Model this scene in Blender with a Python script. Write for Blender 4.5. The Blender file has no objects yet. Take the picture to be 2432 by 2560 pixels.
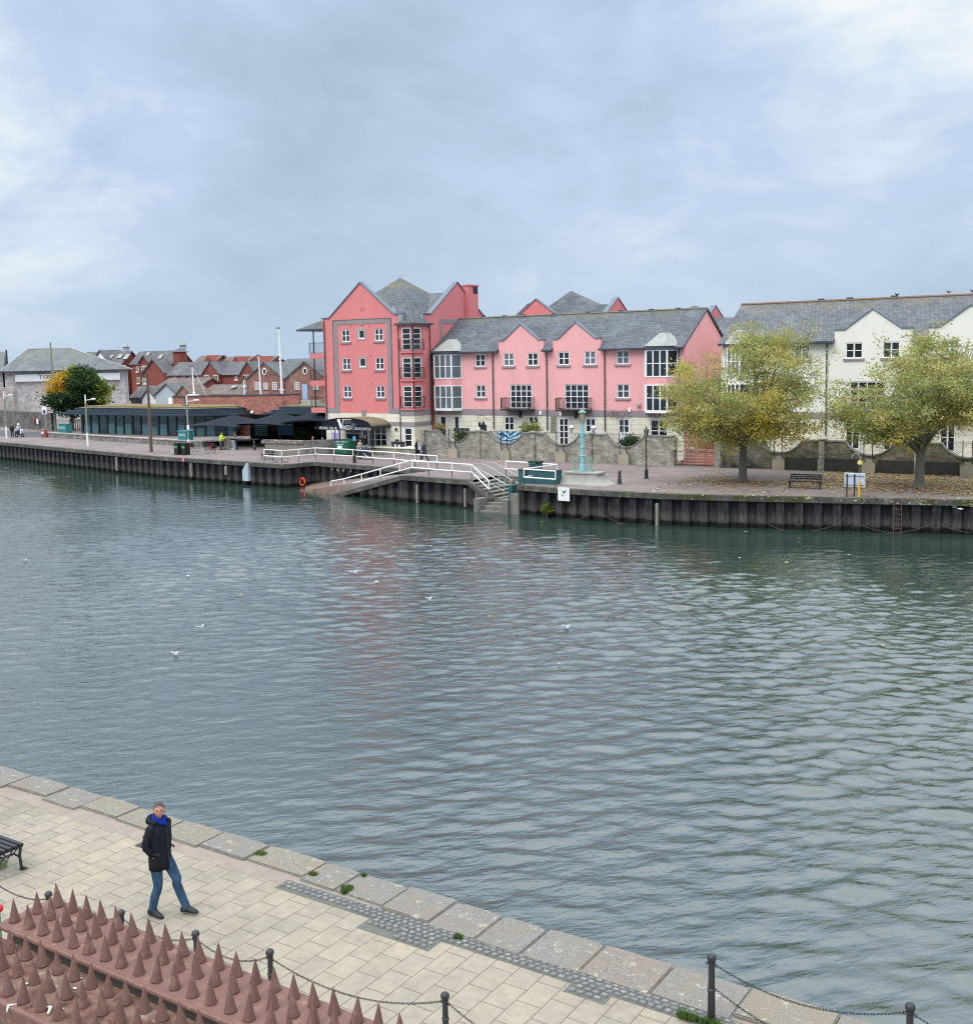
import bpy, bmesh, math, random
import numpy as np
from mathutils import Vector, Matrix, noise
random.seed(11)
R = math.radians
col = bpy.context.scene.collection
sc = bpy.context.scene

# ------------------------------------------------------------------ camera
# world: X runs along the quays (to the right), Y across the river, Z up, z=0 is the level of both quays
FPX, CXP, CYP, CAMH = 2849.4, 1216.0, 1212.1, 8.2
PITCH = math.atan(240 / 2198.0); ROLL = 0.018; AZ = math.atan2(3338, 2198.0)
fh = Vector((-math.cos(AZ), math.sin(AZ), 0)); rh = Vector((math.sin(AZ), math.cos(AZ), 0)); UP = Vector((0, 0, 1))
cf = fh * math.cos(PITCH) - UP * math.sin(PITCH)
cu0 = fh * math.sin(PITCH) + UP * math.cos(PITCH)
cr = rh * math.cos(ROLL) - cu0 * math.sin(ROLL); cu = cu0 * math.cos(ROLL) + rh * math.sin(ROLL)
CAM = Vector((0, 0, CAMH))
cd = bpy.data.cameras.new('camera'); cam = bpy.data.objects.new('camera', cd); col.objects.link(cam)
cam.matrix_world = Matrix(((cr.x, cu.x, -cf.x, 0), (cr.y, cu.y, -cf.y, 0), (cr.z, cu.z, -cf.z, CAMH), (0, 0, 0, 1)))
cd.sensor_fit = 'HORIZONTAL'; cd.sensor_width = 36; cd.lens = 36 * FPX / 2432; cd.shift_y = -(1280 - CYP) / 2432
cd.clip_start = 0.1; cd.clip_end = 6000
sc.camera = cam
# survey helpers: turn a sight line (photo measurement) into a point on the ground or on a known wall plane
CROPS = {'z1': (0, 800, 4.467), 'z2': (400, 800, 4.467), 'z3': (760, 680, 3.95), 'z4': (1060, 700, 4.115), 'z5': (1400, 720, 3.951), 'z6': (1800, 700, 2.968),
         'z7': (640, 1020, 3.127), 'z8': (1140, 1020, 3.127), 'a': (200, 860, 6.253), 'b': (500, 860, 6.253), 'c': (0, 980, 7.215), 'e': (440, 1040, 7.215),
         'f': (780, 1040, 10.42), 'l': (1360, 1010, 8.585), 's': (1180, 1140, 6.253), 'w': (2060, 1080, 10.42), 'd': (0, 0, 0.77138), 'n': (0, 1880, 1.876),
         'n1': (0, 1880, 3.752), 'n2': (500, 2060, 3.752), 'n3': (1000, 2150, 3.752), 'n4': (0, 2200, 3.752), 'w2': (900, 2100, 1.2245)}
def sight(k, u, v):
    a = CROPS[k]; x = a[0] + u / a[2]; y = a[1] + v / a[2]
    return cf + cr * ((x - CXP) / FPX) - cu * ((y - CYP) / FPX)
def G(k, u, v, z=0.0):
    d = sight(k, u, v); return CAM + d * ((z - CAMH) / d.z)
def S(k, u, v, Y):
    d = sight(k, u, v); return CAM + d * (Y / d.y)
def Eo(k, u, v, X):
    d = sight(k, u, v); return CAM + d * (X / d.x)

# ------------------------------------------------------------------ objects
def tag(o, label=None, cat=None, group=None, kind=None):
    if label: o['label'] = label
    if cat: o['category'] = cat
    if group: o['group'] = group
    if kind: o['kind'] = kind
    return o
def thing(name, label, cat, loc=(0, 0, 0), group=None):
    o = bpy.data.objects.new(name, None); col.objects.link(o); o.location = loc; o.empty_display_size = 0.2
    return tag(o, label, cat, group)
def dup(o, parent=None, loc=None, rz=None):
    c = o.copy(); col.objects.link(c); c.parent = parent
    if loc is not None: c.location = loc
    if rz is not None: c.rotation_euler = (0, 0, rz)
    for ch in [x for x in bpy.data.objects if x.parent == o and x != c]: dup(ch, c)
    return c
def origin(o):
    v = Vector((0, 0, 0))
    while o is not None: v += o.location; o = o.parent
    return v
class MB:
    def __init__(s, T=None): s.v = []; s.f = []; s.m = []; s.mi = 0; s.T = T
    def add(s, vs, fs):
        n = len(s.v)
        if s.T: vs = [s.T(*p) for p in vs]
        s.v += [Vector(p) for p in vs]; s.f += [[i + n for i in f] for f in fs]; s.m += [s.mi] * len(fs); return s
    def box(s, x0, x1, y0, y1, z0, z1):
        return s.add([(x0, y0, z0), (x1, y0, z0), (x1, y1, z0), (x0, y1, z0), (x0, y0, z1), (x1, y0, z1), (x1, y1, z1), (x0, y1, z1)],
                     [(0, 3, 2, 1), (4, 5, 6, 7), (0, 1, 5, 4), (1, 2, 6, 5), (2, 3, 7, 6), (3, 0, 4, 7)])
    def cbox(s, c, sx, sy, sz, rz=0.0):
        c = Vector(c); cs, sn = math.cos(rz), math.sin(rz); P = []
        for z in (-1, 1):
            for x, y in ((-1, -1), (1, -1), (1, 1), (-1, 1)):
                X, Y = x * sx / 2, y * sy / 2
                P.append((c.x + X * cs - Y * sn, c.y + X * sn + Y * cs, c.z + z * sz / 2))
        return s.add(P, [(0, 3, 2, 1), (4, 5, 6, 7), (0, 1, 5, 4), (1, 2, 6, 5), (2, 3, 7, 6), (3, 0, 4, 7)])
    def quad(s, *p): return s.add(list(p), [tuple(range(len(p)))])
    def prism(s, poly, vec):
        n = len(poly); vec = Vector(vec); a = [Vector(p) for p in poly]; b = [p + vec for p in a]
        return s.add(a + b, [tuple(range(n - 1, -1, -1)), tuple(range(n, 2 * n))] + [(i, (i + 1) % n, n + (i + 1) % n, n + i) for i in range(n)])
    def slab(s, quad, th):
        q = [Vector(p) for p in quad]; nn = (q[1] - q[0]).cross(q[2] - q[0]).normalized()
        if nn.z < 0: nn = -nn
        return s.prism(q, -nn * th)
    def tube(s, pts, r, n=8, closed=False):
        pts = [Vector(p) for p in pts]; m = len(pts); V = []; F = []; ref = None
        for i, p in enumerate(pts):
            if closed: t = (pts[(i + 1) % m] - pts[i - 1]).normalized()
            else: t = (pts[min(i + 1, m - 1)] - pts[max(i - 1, 0)]).normalized()
            if ref is None: ref = Vector((0, 0, 1)) if abs(t.z) < 0.9 else Vector((1, 0, 0))
            a = t.cross(ref).normalized(); b = a.cross(t).normalized(); ref = b
            rr = r[i] if isinstance(r, (list, tuple)) else r
            for k in range(n):
                an = 2 * math.pi * k / n; V.append(p + (a * math.cos(an) + b * math.sin(an)) * rr)
        for i in range(m if closed else m - 1):
            j = (i + 1) % m
            for k in range(n): F.append((i * n + k, i * n + (k + 1) % n, j * n + (k + 1) % n, j * n + k))
        if not closed: F.append(tuple(range(n - 1, -1, -1))); F.append(tuple((m - 1) * n + k for k in range(n)))
        return s.add(V, F)
    def bar(s, a, b, w): return s.tube([a, b], w / 2, 4)
    def lathe(s, c, prof, n=16, rot=0.0):
        V = []; F = []; c = Vector(c)
        for r, z in prof:
            for k in range(n):
                a = 2 * math.pi * k / n + rot; V.append(c + Vector((r * math.cos(a), r * math.sin(a), z)))
        for i in range(len(prof) - 1):
            for k in range(n): F.append((i * n + k, i * n + (k + 1) % n, (i + 1) * n + (k + 1) % n, (i + 1) * n + k))
        F.append(tuple(range(n - 1, -1, -1))); F.append(tuple((len(prof) - 1) * n + k for k in range(n)))
        return s.add(V, F)
    def ball(s, c, r, n=12, sc_=(1, 1, 1), fn=None):
        V = []; F = []; c = Vector(c); h = max(4, n // 2)
        for i in range(h + 1):
            ph = math.pi * i / h
            for k in range(n):
                a = 2 * math.pi * k / n; d = Vector((math.sin(ph) * math.cos(a), math.sin(ph) * math.sin(a), -math.cos(ph)))
                q = fn(d) if fn else 1.0
                V.append(c + Vector((d.x * sc_[0], d.y * sc_[1], d.z * sc_[2])) * r * q)
        for i in range(h):
            for k in range(n): F.append((i * n + k, i * n + (k + 1) % n, (i + 1) * n + (k + 1) % n, (i + 1) * n + k))
        return s.add(V, F)
    def build(s, name, mats, parent=None, smooth=False, local=False, bevel=0, recalc=True):
        o0 = Vector((0, 0, 0)) if local else origin(parent)
        me = bpy.data.meshes.new(name); me.from_pydata([p - o0 for p in s.v], [], s.f)
        if not isinstance(mats, (list, tuple)): mats = [mats]
        for m in mats: me.materials.append(m)
        me.polygons.foreach_set('material_index', s.m)
        if recalc or bevel:
            bm = bmesh.new(); bm.from_mesh(me)
            bmesh.ops.remove_doubles(bm, verts=bm.verts, dist=1e-5)
            if recalc: bmesh.ops.recalc_face_normals(bm, faces=bm.faces)
            if bevel: bmesh.ops.bevel(bm, geom=[e for e in bm.edges if len(e.link_faces) == 2 and e.calc_face_angle(0) > 0.6], offset=bevel, segments=2, affect='EDGES', clamp_overlap=True)
            bm.to_mesh(me); bm.free()
        if smooth: me.polygons.foreach_set('use_smooth', [True] * len(me.polygons))
        me.update()
        o = bpy.data.objects.new(name, me); col.objects.link(o); o.parent = parent
        return o
def skin(name, V, E, mat, parent=None, sub=2, extra=None):
    me = bpy.data.meshes.new(name + '_sk'); me.from_pydata([v[:3] for v in V], E, [])
    bm = bmesh.new(); bm.from_mesh(me); L = bm.verts.layers.skin.verify(); bm.verts.ensure_lookup_table()
    for i, v in enumerate(V):
        r = v[3]; bm.verts[i][L].radius = r if isinstance(r, tuple) else (r, r)
    bm.verts[0][L].use_root = True; bm.to_mesh(me); bm.free()
    t = bpy.data.objects.new('t', me); col.objects.link(t)
    m = t.modifiers.new('s', 'SKIN'); m.use_smooth_shade = True
    b = t.modifiers.new('u', 'SUBSURF'); b.levels = b.render_levels = sub
    dg = bpy.context.evaluated_depsgraph_get(); dg.update()
    me2 = bpy.data.meshes.new_from_object(t.evaluated_get(dg)); bpy.data.objects.remove(t); me2.name = name
    me2.materials.clear(); me2.materials.append(mat)
    if extra:
        bm = bmesh.new(); bm.from_mesh(me2); n0 = len(bm.verts)
        vs = [bm.verts.new(p) for p in extra.v]
        for f in extra.f:
            try: bm.faces.new([vs[i] for i in f]).smooth = True
            except ValueError: pass
        bm.to_mesh(me2); bm.free()
    o = bpy.data.objects.new(name, me2); col.objects.link(o); o.parent = parent
    return o
def lettering(name, body, mat, parent, place, width, height, italic=0.0):
    """raised letters; place(u, v) -> world point, u right and v up in metres"""
    cu_ = bpy.data.curves.new('t', 'FONT'); cu_.body = body; cu_.size = 1; cu_.resolution_u = 3
    t = bpy.data.objects.new('t', cu_); col.objects.link(t)
    dg = bpy.context.evaluated_depsgraph_get(); dg.update()
    me = bpy.data.meshes.new_from_object(t.evaluated_get(dg)); bpy.data.objects.remove(t); me.name = name
    xs = [v.co.x for v in me.vertices]; ys = [v.co.y for v in me.vertices]
    x0, x1, y0, y1 = min(xs), max(xs), min(ys), max(ys); o0 = origin(parent)
    for v in me.vertices:
        u = (v.co.x - x0) / (x1 - x0) * width; w = (v.co.y - y0) / (y1 - y0) * height
        v.co = Vector(place(u + italic * w, w)) - o0
    me.materials.clear(); me.materials.append(mat)
    o = bpy.data.objects.new(name, me); col.objects.link(o); o.parent = parent; return o

# ------------------------------------------------------------------ materials
def lin(c): return tuple(((x / 255) / 12.92 if x / 255 <= 0.04045 else (((x / 255) + 0.055) / 1.055) ** 2.4) for x in c) + (1,)
class NT:
    def __init__(s, name):
        s.mat = bpy.data.materials.new(name); s.mat.use_nodes = True; s.t = s.mat.node_tree; s.t.nodes.clear()
        s.out = s.n('ShaderNodeOutputMaterial'); s.p = s.n('ShaderNodeBsdfPrincipled'); s.l(s.p.outputs[0], s.out.inputs[0])
    def n(s, t, **k):
        x = s.t.nodes.new(t)
        for a, b in k.items(): setattr(x, a, b)
        return x
    def l(s, a, b): s.t.links.new(a, b)
    def val(s, sock, x):
        if hasattr(x, 'is_output') or hasattr(x, 'links'): s.l(x, sock)
        else: sock.default_value = x
    def pos(s): return s.n('ShaderNodeNewGeometry').outputs['Position']
    def obj(s): return s.n('ShaderNodeTexCoord').outputs['Object']
    def sep(s, v):
        x = s.n('ShaderNodeSeparateXYZ'); s.l(v, x.inputs[0]); return x.outputs
    def comb(s, a, b, c):
        x = s.n('ShaderNodeCombineXYZ')
        for i, q in enumerate((a, b, c)): s.val(x.inputs[i], q)
        return x.outputs[0]
    def m(s, op, a, b=0.0, c=0.0, clamp=False):
        x = s.n('ShaderNodeMath', operation=op, use_clamp=clamp)
        s.val(x.inputs[0], a); s.val(x.inputs[1], b); s.val(x.inputs[2], c); return x.outputs[0]
    def vm(s, v, sc_):
        x = s.n('ShaderNodeVectorMath', operation='MULTIPLY'); s.l(v, x.inputs[0]); x.inputs[1].default_value = sc_; return x.outputs[0]
    def noise(s, v, scale, det=3, rough=0.5, dist=0.0):
        x = s.n('ShaderNodeTexNoise'); s.l(v, x.inputs['Vector']); x.inputs['Scale'].default_value = scale; x.inputs['Detail'].default_value = det
        x.inputs['Roughness'].default_value = rough; x.inputs['Distortion'].default_value = dist; return x.outputs[0]
    def ramp(s, f, stops):
        x = s.n('ShaderNodeValToRGB'); s.l(f, x.inputs[0]); e = x.color_ramp.elements
        while len(e) < len(stops): e.new(0.5)
        for i, (p, c) in enumerate(stops): e[i].position = p; e[i].color = c if len(c) == 4 else tuple(c) + (1,)
        return x.outputs[0]
    def mix(s, f, a, b, mode='MIX'):
        x = s.n('ShaderNodeMix', data_type='RGBA', blend_type=mode); s.val(x.inputs[0], f); s.val(x.inputs[6], a); s.val(x.inputs[7], b); return x.outputs[2]
    def bump(s, h, st=0.3, d=0.02, base=None):
        x = s.n('ShaderNodeBump'); s.l(h, x.inputs['Height']); x.inputs['Strength'].default_value = st; x.inputs['Distance'].default_value = d
        if base: s.l(base, x.inputs['Normal'])
        return x.outputs[0]
    def brick(s, v, w, h, c1, c2, mo, msize=0.01, off=0.5, bias=0.0):
        x = s.n('ShaderNodeTexBrick'); s.l(v, x.inputs['Vector']); x.offset = off
        s.val(x.inputs['Color1'], c1); s.val(x.inputs['Color2'], c2); s.val(x.inputs['Mortar'], mo)
        x.inputs['Scale'].default_value = 1; x.inputs['Mortar Size'].default_value = msize; x.inputs['Mortar Smooth'].default_value = 0.2
        x.inputs['Bias'].default_value = bias; x.inputs['Brick Width'].default_value = w; x.inputs['Row Height'].default_value = h
        return x.outputs
    def wallv(s):
        o = s.sep(s.pos()); return s.comb(s.m('ADD', o[0], o[1]), o[2], 0.0)
    def done(s, colr=None, rough=0.8, nrm=None, metal=0.0, spec=0.5):
        if colr is not None: s.val(s.p.inputs['Base Color'], colr)
        s.val(s.p.inputs['Roughness'], rough); s.p.inputs['Metallic'].default_value = metal; s.p.inputs['Specular IOR Level'].default_value = spec
        if nrm: s.l(nrm, s.p.inputs['Normal'])
        return s.mat
def sc3(c, k): return (c[0] * k, c[1] * k, c[2] * k, 1)
def m_plain(name, c, rough=0.6, var=0.15, scale=3.0, metal=0.0, spec=0.5, bump=0.0):
    t = NT(name); c = tuple(c[:3]) + (1,); n = t.noise(t.obj(), scale, 4, 0.6)
    cc = t.mix(n, sc3(c, 1 - var), sc3(c, 1 + var)); nb = t.bump(t.noise(t.obj(), scale * 8, 3), bump, 0.01) if bump else None
    return t.done(cc, rough, nb, metal, spec)
def m_plaster(name, c, stain=0.25, streak=0.5):
    t = NT(name); p = t.pos(); c = tuple(c) + (1,)
    big = t.noise(p, 0.45, 6, 0.65); st = t.noise(t.vm(p, (1.4, 1.4, 0.35)), 0.8, 5, 0.7, 0.6)
    a = t.mix(big, sc3(c, 1 - stain * 0.6), sc3(c, 1 + stain * 0.35))
    dirt = t.ramp(st, [(0.45, (1, 1, 1)), (0.72, (1 - stain * streak,) * 3)])
    return t.done(t.mix(1.0, a, dirt, 'MULTIPLY'), 0.9, None, spec=0.2)
def m_brick(name, c1, c2, mo, w=0.225, h=0.075, var=0.3, ms=0.012, rough=0.9):
    t = NT(name); v = t.wallv(); b = t.brick(v, w, h, tuple(c1) + (1,), tuple(c2) + (1,), tuple(mo) + (1,), ms)
    n = t.noise(t.pos(), 0.5, 5, 0.65); cc = t.mix(1.0, b[0], t.ramp(n, [(0.3, (1 - var,) * 3), (0.7, (1 + var * 0.4,) * 3)]), 'MULTIPLY')
    return t.done(cc, rough, t.bump(b[1], -0.4, 0.01), spec=0.2)
def m_rubble(name, c1, c2, c3, mo, sx=2.2, sz=5.0, moss=0.0, low=0.0, ang=None):
    t = NT(name); p = t.pos(); o = t.sep(p); u = t.m('ADD', o[0], o[1])
    if ang is not None: u = t.m('ADD', t.m('MULTIPLY', o[0], math.cos(R(ang))), t.m('MULTIPLY', o[1], math.sin(R(ang))))
    v = t.comb(t.m('MULTIPLY', u, sx), t.m('MULTIPLY', o[2], sz), 0.0)
    w = t.n('ShaderNodeTexNoise'); t.l(v, w.inputs['Vector']); w.inputs['Scale'].default_value = 1.1
    vv = t.n('ShaderNodeVectorMath', operation='MULTIPLY_ADD'); t.l(w.outputs[1], vv.inputs[0]); vv.inputs[1].default_value = (0.5, 0.5, 0); t.l(v, vv.inputs[2])
    a = t.n('ShaderNodeTexVoronoi'); t.l(vv.outputs[0], a.inputs['Vector']); a.inputs['Scale'].default_value = 1; a.inputs['Randomness'].default_value = 0.8
    e = t.n('ShaderNodeTexVoronoi', feature='DISTANCE_TO_EDGE'); t.l(vv.outputs[0], e.inputs['Vector']); e.inputs['Scale'].default_value = 1; e.inputs['Randomness'].default_value = 0.8
    r = t.sep(a.outputs['Color'])
    cc = t.ramp(r[0], [(0.0, c1), (0.5, c2), (1.0, c3)])
    cc = t.mix(t.ramp(e.outputs['Distance'], [(0.02, (1, 1, 1)), (0.09, (0, 0, 0))]), cc, tuple(mo) + (1,))
    n = t.noise(p, 0.8, 5, 0.65); cc = t.mix(1.0, cc, t.ramp(n, [(0.3, (0.62,) * 3), (0.7, (1.15,) * 3)]), 'MULTIPLY')
    if moss: cc = t.mix(t.m('MULTIPLY', t.ramp(t.noise(p, 1.5, 4), [(0.45, (0, 0, 0)), (0.65, (1, 1, 1))]), moss), cc, (0.06, 0.075, 0.03, 1))
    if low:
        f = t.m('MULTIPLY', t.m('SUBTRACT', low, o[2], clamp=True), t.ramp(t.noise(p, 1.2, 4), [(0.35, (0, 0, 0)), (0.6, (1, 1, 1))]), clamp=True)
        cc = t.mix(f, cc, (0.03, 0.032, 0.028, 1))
    return t.done(cc, 0.95, t.bump(e.outputs['Distance'], 0.5, 0.03), spec=0.15)
def m_slate(name, c=(0.105, 0.12, 0.145), moss=(0.16, 0.15, 0.08), mz=0.0, row=0.24, w=0.32, mstart=11.0, var=0.24):
    t = NT(name); p = t.pos(); o = t.sep(p); v = t.comb(t.m('ADD', o[0], o[1]), t.m('MULTIPLY', o[2], 1.7), 0.0); c = tuple(c) + (1,)
    b = t.brick(v, w, row, sc3(c, 1 - var), sc3(c, 1 + var), sc3(c, 0.35), 0.018)
    n = t.noise(t.vm(p, (1, 1, 0.5)), 0.6, 5, 0.65); cc = t.mix(1.0, b[0], t.ramp(n, [(0.3, (0.72,) * 3), (0.72, (1.3, 1.3, 1.25))]), 'MULTIPLY')
    if mz:
        f = t.m('MULTIPLY', t.m('MULTIPLY', t.m('SUBTRACT', o[2], mstart), 0.8, clamp=True), t.m('MULTIPLY', t.ramp(t.noise(p, 0.9, 5, 0.7), [(0.40, (0, 0, 0)), (0.62, (1, 1, 1))]), mz), clamp=True)
        cc = t.mix(f, cc, tuple(moss) + (1,))
    return t.done(cc, 0.65, t.bump(b[1], -0.5, 0.02), spec=0.35)
def m_ashlar(name, c, line=0.40, dark=0.6, var=0.06, stripe=None):
    """cream rusticated stone: horizontal grooves and faint vertical joints"""
    t = NT(name); p = t.pos(); v = t.wallv(); c = tuple(c) + (1,); b = t.brick(v, 2.6, line, sc3(c, 1 - var), sc3(c, 1 + var * 0.5), sc3(c, dark), 0.016)
    n = t.noise(t.vm(p, (1, 1, 0.4)), 0.9, 5, 0.65); cc = t.mix(1.0, b[0], t.ramp(n, [(0.3, (0.84, 0.83, 0.79)), (0.6, (1.04,) * 3)]), 'MULTIPLY')
    return t.done(cc, 0.9, t.bump(b[1], -0.5, 0.02), spec=0.2)

PINK_D = (0.74, 0.245, 0.24); PINK_L = (0.88, 0.44, 0.43)
M = {}
M['pink_dark'] = m_plaster('deep_pink_render', PINK_D, 0.16)
M['pink'] = m_plaster('pale_pink_render', PINK_L, 0.16)
M['cream_render'] = m_plaster('cream_render', (0.84, 0.83, 0.74), 0.14)
M['cream_stone'] = m_ashlar('cream_stone', (0.80, 0.76, 0.63))
M['mauve_stone'] = m_plaster('mauve_stone', (0.33, 0.28, 0.29), 0.3)
M['slate'] = m_slate('slate', mz=0.75, mstart=11.2)
M['slate_tower'] = m_slate('slate_tower', mz=1.0, moss=(0.20, 0.17, 0.06), mstart=14.4)
M['slate_white'] = m_slate('slate_white', c=(0.12, 0.13, 0.15), mz=0.85, moss=(0.20, 0.17, 0.10), mstart=11.2)
M['slate_far'] = m_slate('slate_far', c=(0.115, 0.115, 0.125), row=0.4, w=0.5, var=0.15)
M['slate_hip'] = m_slate('slate_hip', c=(0.15, 0.16, 0.175), row=0.3, mz=0.5, moss=(0.19, 0.19, 0.13), mstart=9.0, var=0.15)
M['tile_brown'] = m_slate('tile_brown', c=(0.15, 0.115, 0.10), row=0.4, w=0.4, var=0.2)
M['lead'] = m_plain('lead', (0.30, 0.31, 0.29), 0.6, 0.45, 1.5)
M['coping'] = m_plain('coping', (0.13, 0.17, 0.22), 0.55, 0.25, 2)
M['coping_dark'] = m_plain('coping_dark', (0.05, 0.06, 0.075), 0.5, 0.2, 2)
M['white'] = m_plain('white_paint', (0.90, 0.90, 0.90), 0.45, 0.06, 4)
M['white_rail'] = m_plain('white_rail_paint', (0.90, 0.90, 0.89), 0.45, 0.1, 4)
M['black'] = m_plain('black_paint', (0.014, 0.015, 0.018), 0.4, 0.3, 5)
M['black_soft'] = m_plain('black_canvas', (0.015, 0.021, 0.030), 0.9, 0.3, 2, spec=0.15, bump=0.2)
M['iron'] = m_plain('black_iron', (0.02, 0.022, 0.026), 0.45, 0.4, 30, spec=0.6, bump=0.3)
M['steel'] = m_plain('galvanised', (0.42, 0.44, 0.46), 0.45, 0.15, 4, metal=0.3)
M['dark_steel'] = m_plain('dark_steel', (0.045, 0.05, 0.06), 0.5, 0.2, 4)
M['navy'] = m_plain('navy_fascia', (0.028, 0.042, 0.062), 0.35, 0.2, 1)
def m_glass(name, c=(0.018, 0.022, 0.026), var=0.5, rough=0.06):
    t = NT(name); n = t.noise(t.pos(), 0.9, 2); cc = t.mix(n, sc3(c, 1 - var), sc3(c, 1 + var))
    return t.done(cc, rough, None, spec=0.6)
M['glass'] = m_glass('dark_glass'); M['glass_pale'] = m_glass('curtained_glass', (0.13, 0.16, 0.17), 0.4, 0.15)
M['glass_mid'] = m_glass('window_glass', (0.05, 0.058, 0.065), 0.9, 0.08); M['glass_teal'] = m_glass('teal_glass', (0.05, 0.095, 0.105), 0.6, 0.05)
M['glass_far'] = m_glass('window_far', (0.10, 0.10, 0.10), 0.4)
M['brick_red'] = m_brick('red_brick', (0.30, 0.085, 0.060), (0.38, 0.12, 0.08), (0.26, 0.15, 0.12))
M['brick_far'] = m_brick('red_brick_far', (0.27, 0.07, 0.055), (0.30, 0.085, 0.065), (0.24, 0.09, 0.07), var=0.25)
M['brick_old'] = m_brick('old_brick', (0.27, 0.13, 0.10), (0.38, 0.20, 0.155), (0.27, 0.19, 0.16), w=0.45, h=0.15, var=0.5)
M['brick_cafe'] = m_brick('cafe_brick', (0.33, 0.115, 0.085), (0.50, 0.22, 0.165), (0.30, 0.19, 0.16), w=0.45, h=0.13, var=0.25)
M['warehouse'] = m_rubble('warehouse_stone', (0.30, 0.27, 0.265), (0.42, 0.395, 0.38), (0.34, 0.25, 0.24), (0.46, 0.44, 0.42), 0.9, 2.2)
M['warehouse_rot'] = m_rubble('warehouse_stone', (0.46, 0.43, 0.41), (0.68, 0.65, 0.62), (0.52, 0.42, 0.40), (0.68, 0.66, 0.63), 1.3, 3.6, ang=53)
M['garden_stone'] = m_rubble('garden_wall_stone', (0.29, 0.265, 0.225), (0.47, 0.435, 0.37), (0.37, 0.345, 0.30), (0.27, 0.25, 0.215), 1.7, 6.0, moss=0.35)
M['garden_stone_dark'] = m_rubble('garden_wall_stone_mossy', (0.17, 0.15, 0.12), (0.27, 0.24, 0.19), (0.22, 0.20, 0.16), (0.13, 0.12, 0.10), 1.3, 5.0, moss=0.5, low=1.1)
M['rubble_grey'] = m_rubble('rubble_grey', (0.20, 0.18, 0.17), (0.36, 0.34, 0.31), (0.28, 0.25, 0.23), (0.16, 0.14, 0.13), 2.6, 4.5, moss=0.2)
M['stone_block'] = m_plaster('weathered_block', (0.42, 0.38, 0.29), 0.5)
M['concrete'] = m_plaster('concrete', (0.22, 0.21, 0.185), 0.6)
M['concrete_pale'] = m_plaster('concrete_pale', (0.42, 0.41, 0.37), 0.5)
M['teal'] = m_plain('teal_paint', (0.03, 0.22, 0.23), 0.45, 0.12, 2)
M['dark_teal'] = m_plain('dark_teal_paint', (0.025, 0.10, 0.105), 0.5, 0.25, 2)
M['turquoise'] = m_plain('turquoise_paint', (0.24, 0.50, 0.52), 0.45, 0.12, 3)
M['verdigris'] = m_plain('verdigris', (0.17, 0.36, 0.29), 0.6, 0.3, 4)
M['bin_green'] = m_plain('bin_green', (0.01, 0.14, 0.075), 0.4, 0.15, 2)
M['orange'] = m_plain('orange_plastic', (0.80, 0.085, 0.02), 0.5, 0.1, 4)
M['yellow'] = m_plain('yellow_paint', (0.80, 0.45, 0.02), 0.5, 0.1, 4)
M['hivis'] = m_plain('hivis_fabric', (0.62, 0.85, 0.04), 0.8, 0.1, 6)
M['red'] = m_plain('red_paint', (0.55, 0.02, 0.05), 0.6, 0.2, 4)
M['pale_blue'] = m_plain('pale_blue_paint', (0.36, 0.46, 0.62), 0.6, 0.1, 2)
M['pale_grey'] = m_plain('pale_grey_cladding', (0.44, 0.49, 0.54), 0.6, 0.08, 1)
M['timber'] = m_plain('weathered_timber', (0.24, 0.21, 0.17), 0.85, 0.4, 5, bump=0.3)
M['pole_wood'] = m_plain('pole_wood', (0.13, 0.085, 0.07), 0.85, 0.35, 2)
M['pole_green'] = m_plain('pole_green', (0.23, 0.27, 0.19), 0.7, 0.25, 1)
M['lamp_glass'] = m_plain('lamp_glass', (0.45, 0.40, 0.26), 0.2, 0.15, 8)
M['globe'] = m_plain('globe_glass', (0.72, 0.66, 0.60), 0.2, 0.1, 8)
M['skin'] = m_plain('skin', (0.48, 0.235, 0.17), 0.55, 0.12, 20, spec=0.3)
M['hair_grey'] = m_plain('grey_hair', (0.09, 0.08, 0.078), 0.9, 0.7, 70, spec=0.1)
M['hair_dark'] = m_plain('dark_hair', (0.03, 0.02, 0.016), 0.8, 0.3, 60)
M['coat'] = m_plain('dark_coat_fabric', (0.009, 0.011, 0.017), 0.8, 0.4, 12, spec=0.25, bump=0.6)
M['rubber'] = m_plain('rubber', (0.015, 0.015, 0.016), 0.8, 0.2, 8)
def m_jeans():
    t = NT('denim'); p = t.obj(); n = t.noise(t.vm(p, (1, 1, 0.45)), 9, 4, 0.6)
    return t.done(t.ramp(n, [(0.35, (0.015, 0.038, 0.078)), (0.68, (0.060, 0.125, 0.205))]), 0.9, t.bump(t.noise(p, 25, 3), 0.5, 0.01), spec=0.2)
M['jeans'] = m_jeans()
M['scarf'] = m_plain('blue_scarf_wool', (0.010, 0.030, 0.27), 0.95, 0.45, 25, spec=0.1, bump=0.7)
M['shoe'] = m_plain('black_shoe', (0.012, 0.012, 0.014), 0.6, 0.3, 10)
M['grey_cloth'] = m_plain('grey_cloth', (0.10, 0.10, 0.09), 0.9, 0.2, 10)
M['beige_cloth'] = m_plain('beige_cloth', (0.42, 0.36, 0.27), 0.9, 0.15, 10)
M['light_cloth'] = m_plain('light_cloth', (0.50, 0.54, 0.62), 0.9, 0.15, 10)
M['feather'] = m_plain('white_feather', (0.82, 0.83, 0.84), 0.8, 0.1, 20)
M['feather_grey'] = m_plain('grey_feather', (0.30, 0.33, 0.37), 0.8, 0.1, 20)

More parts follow.
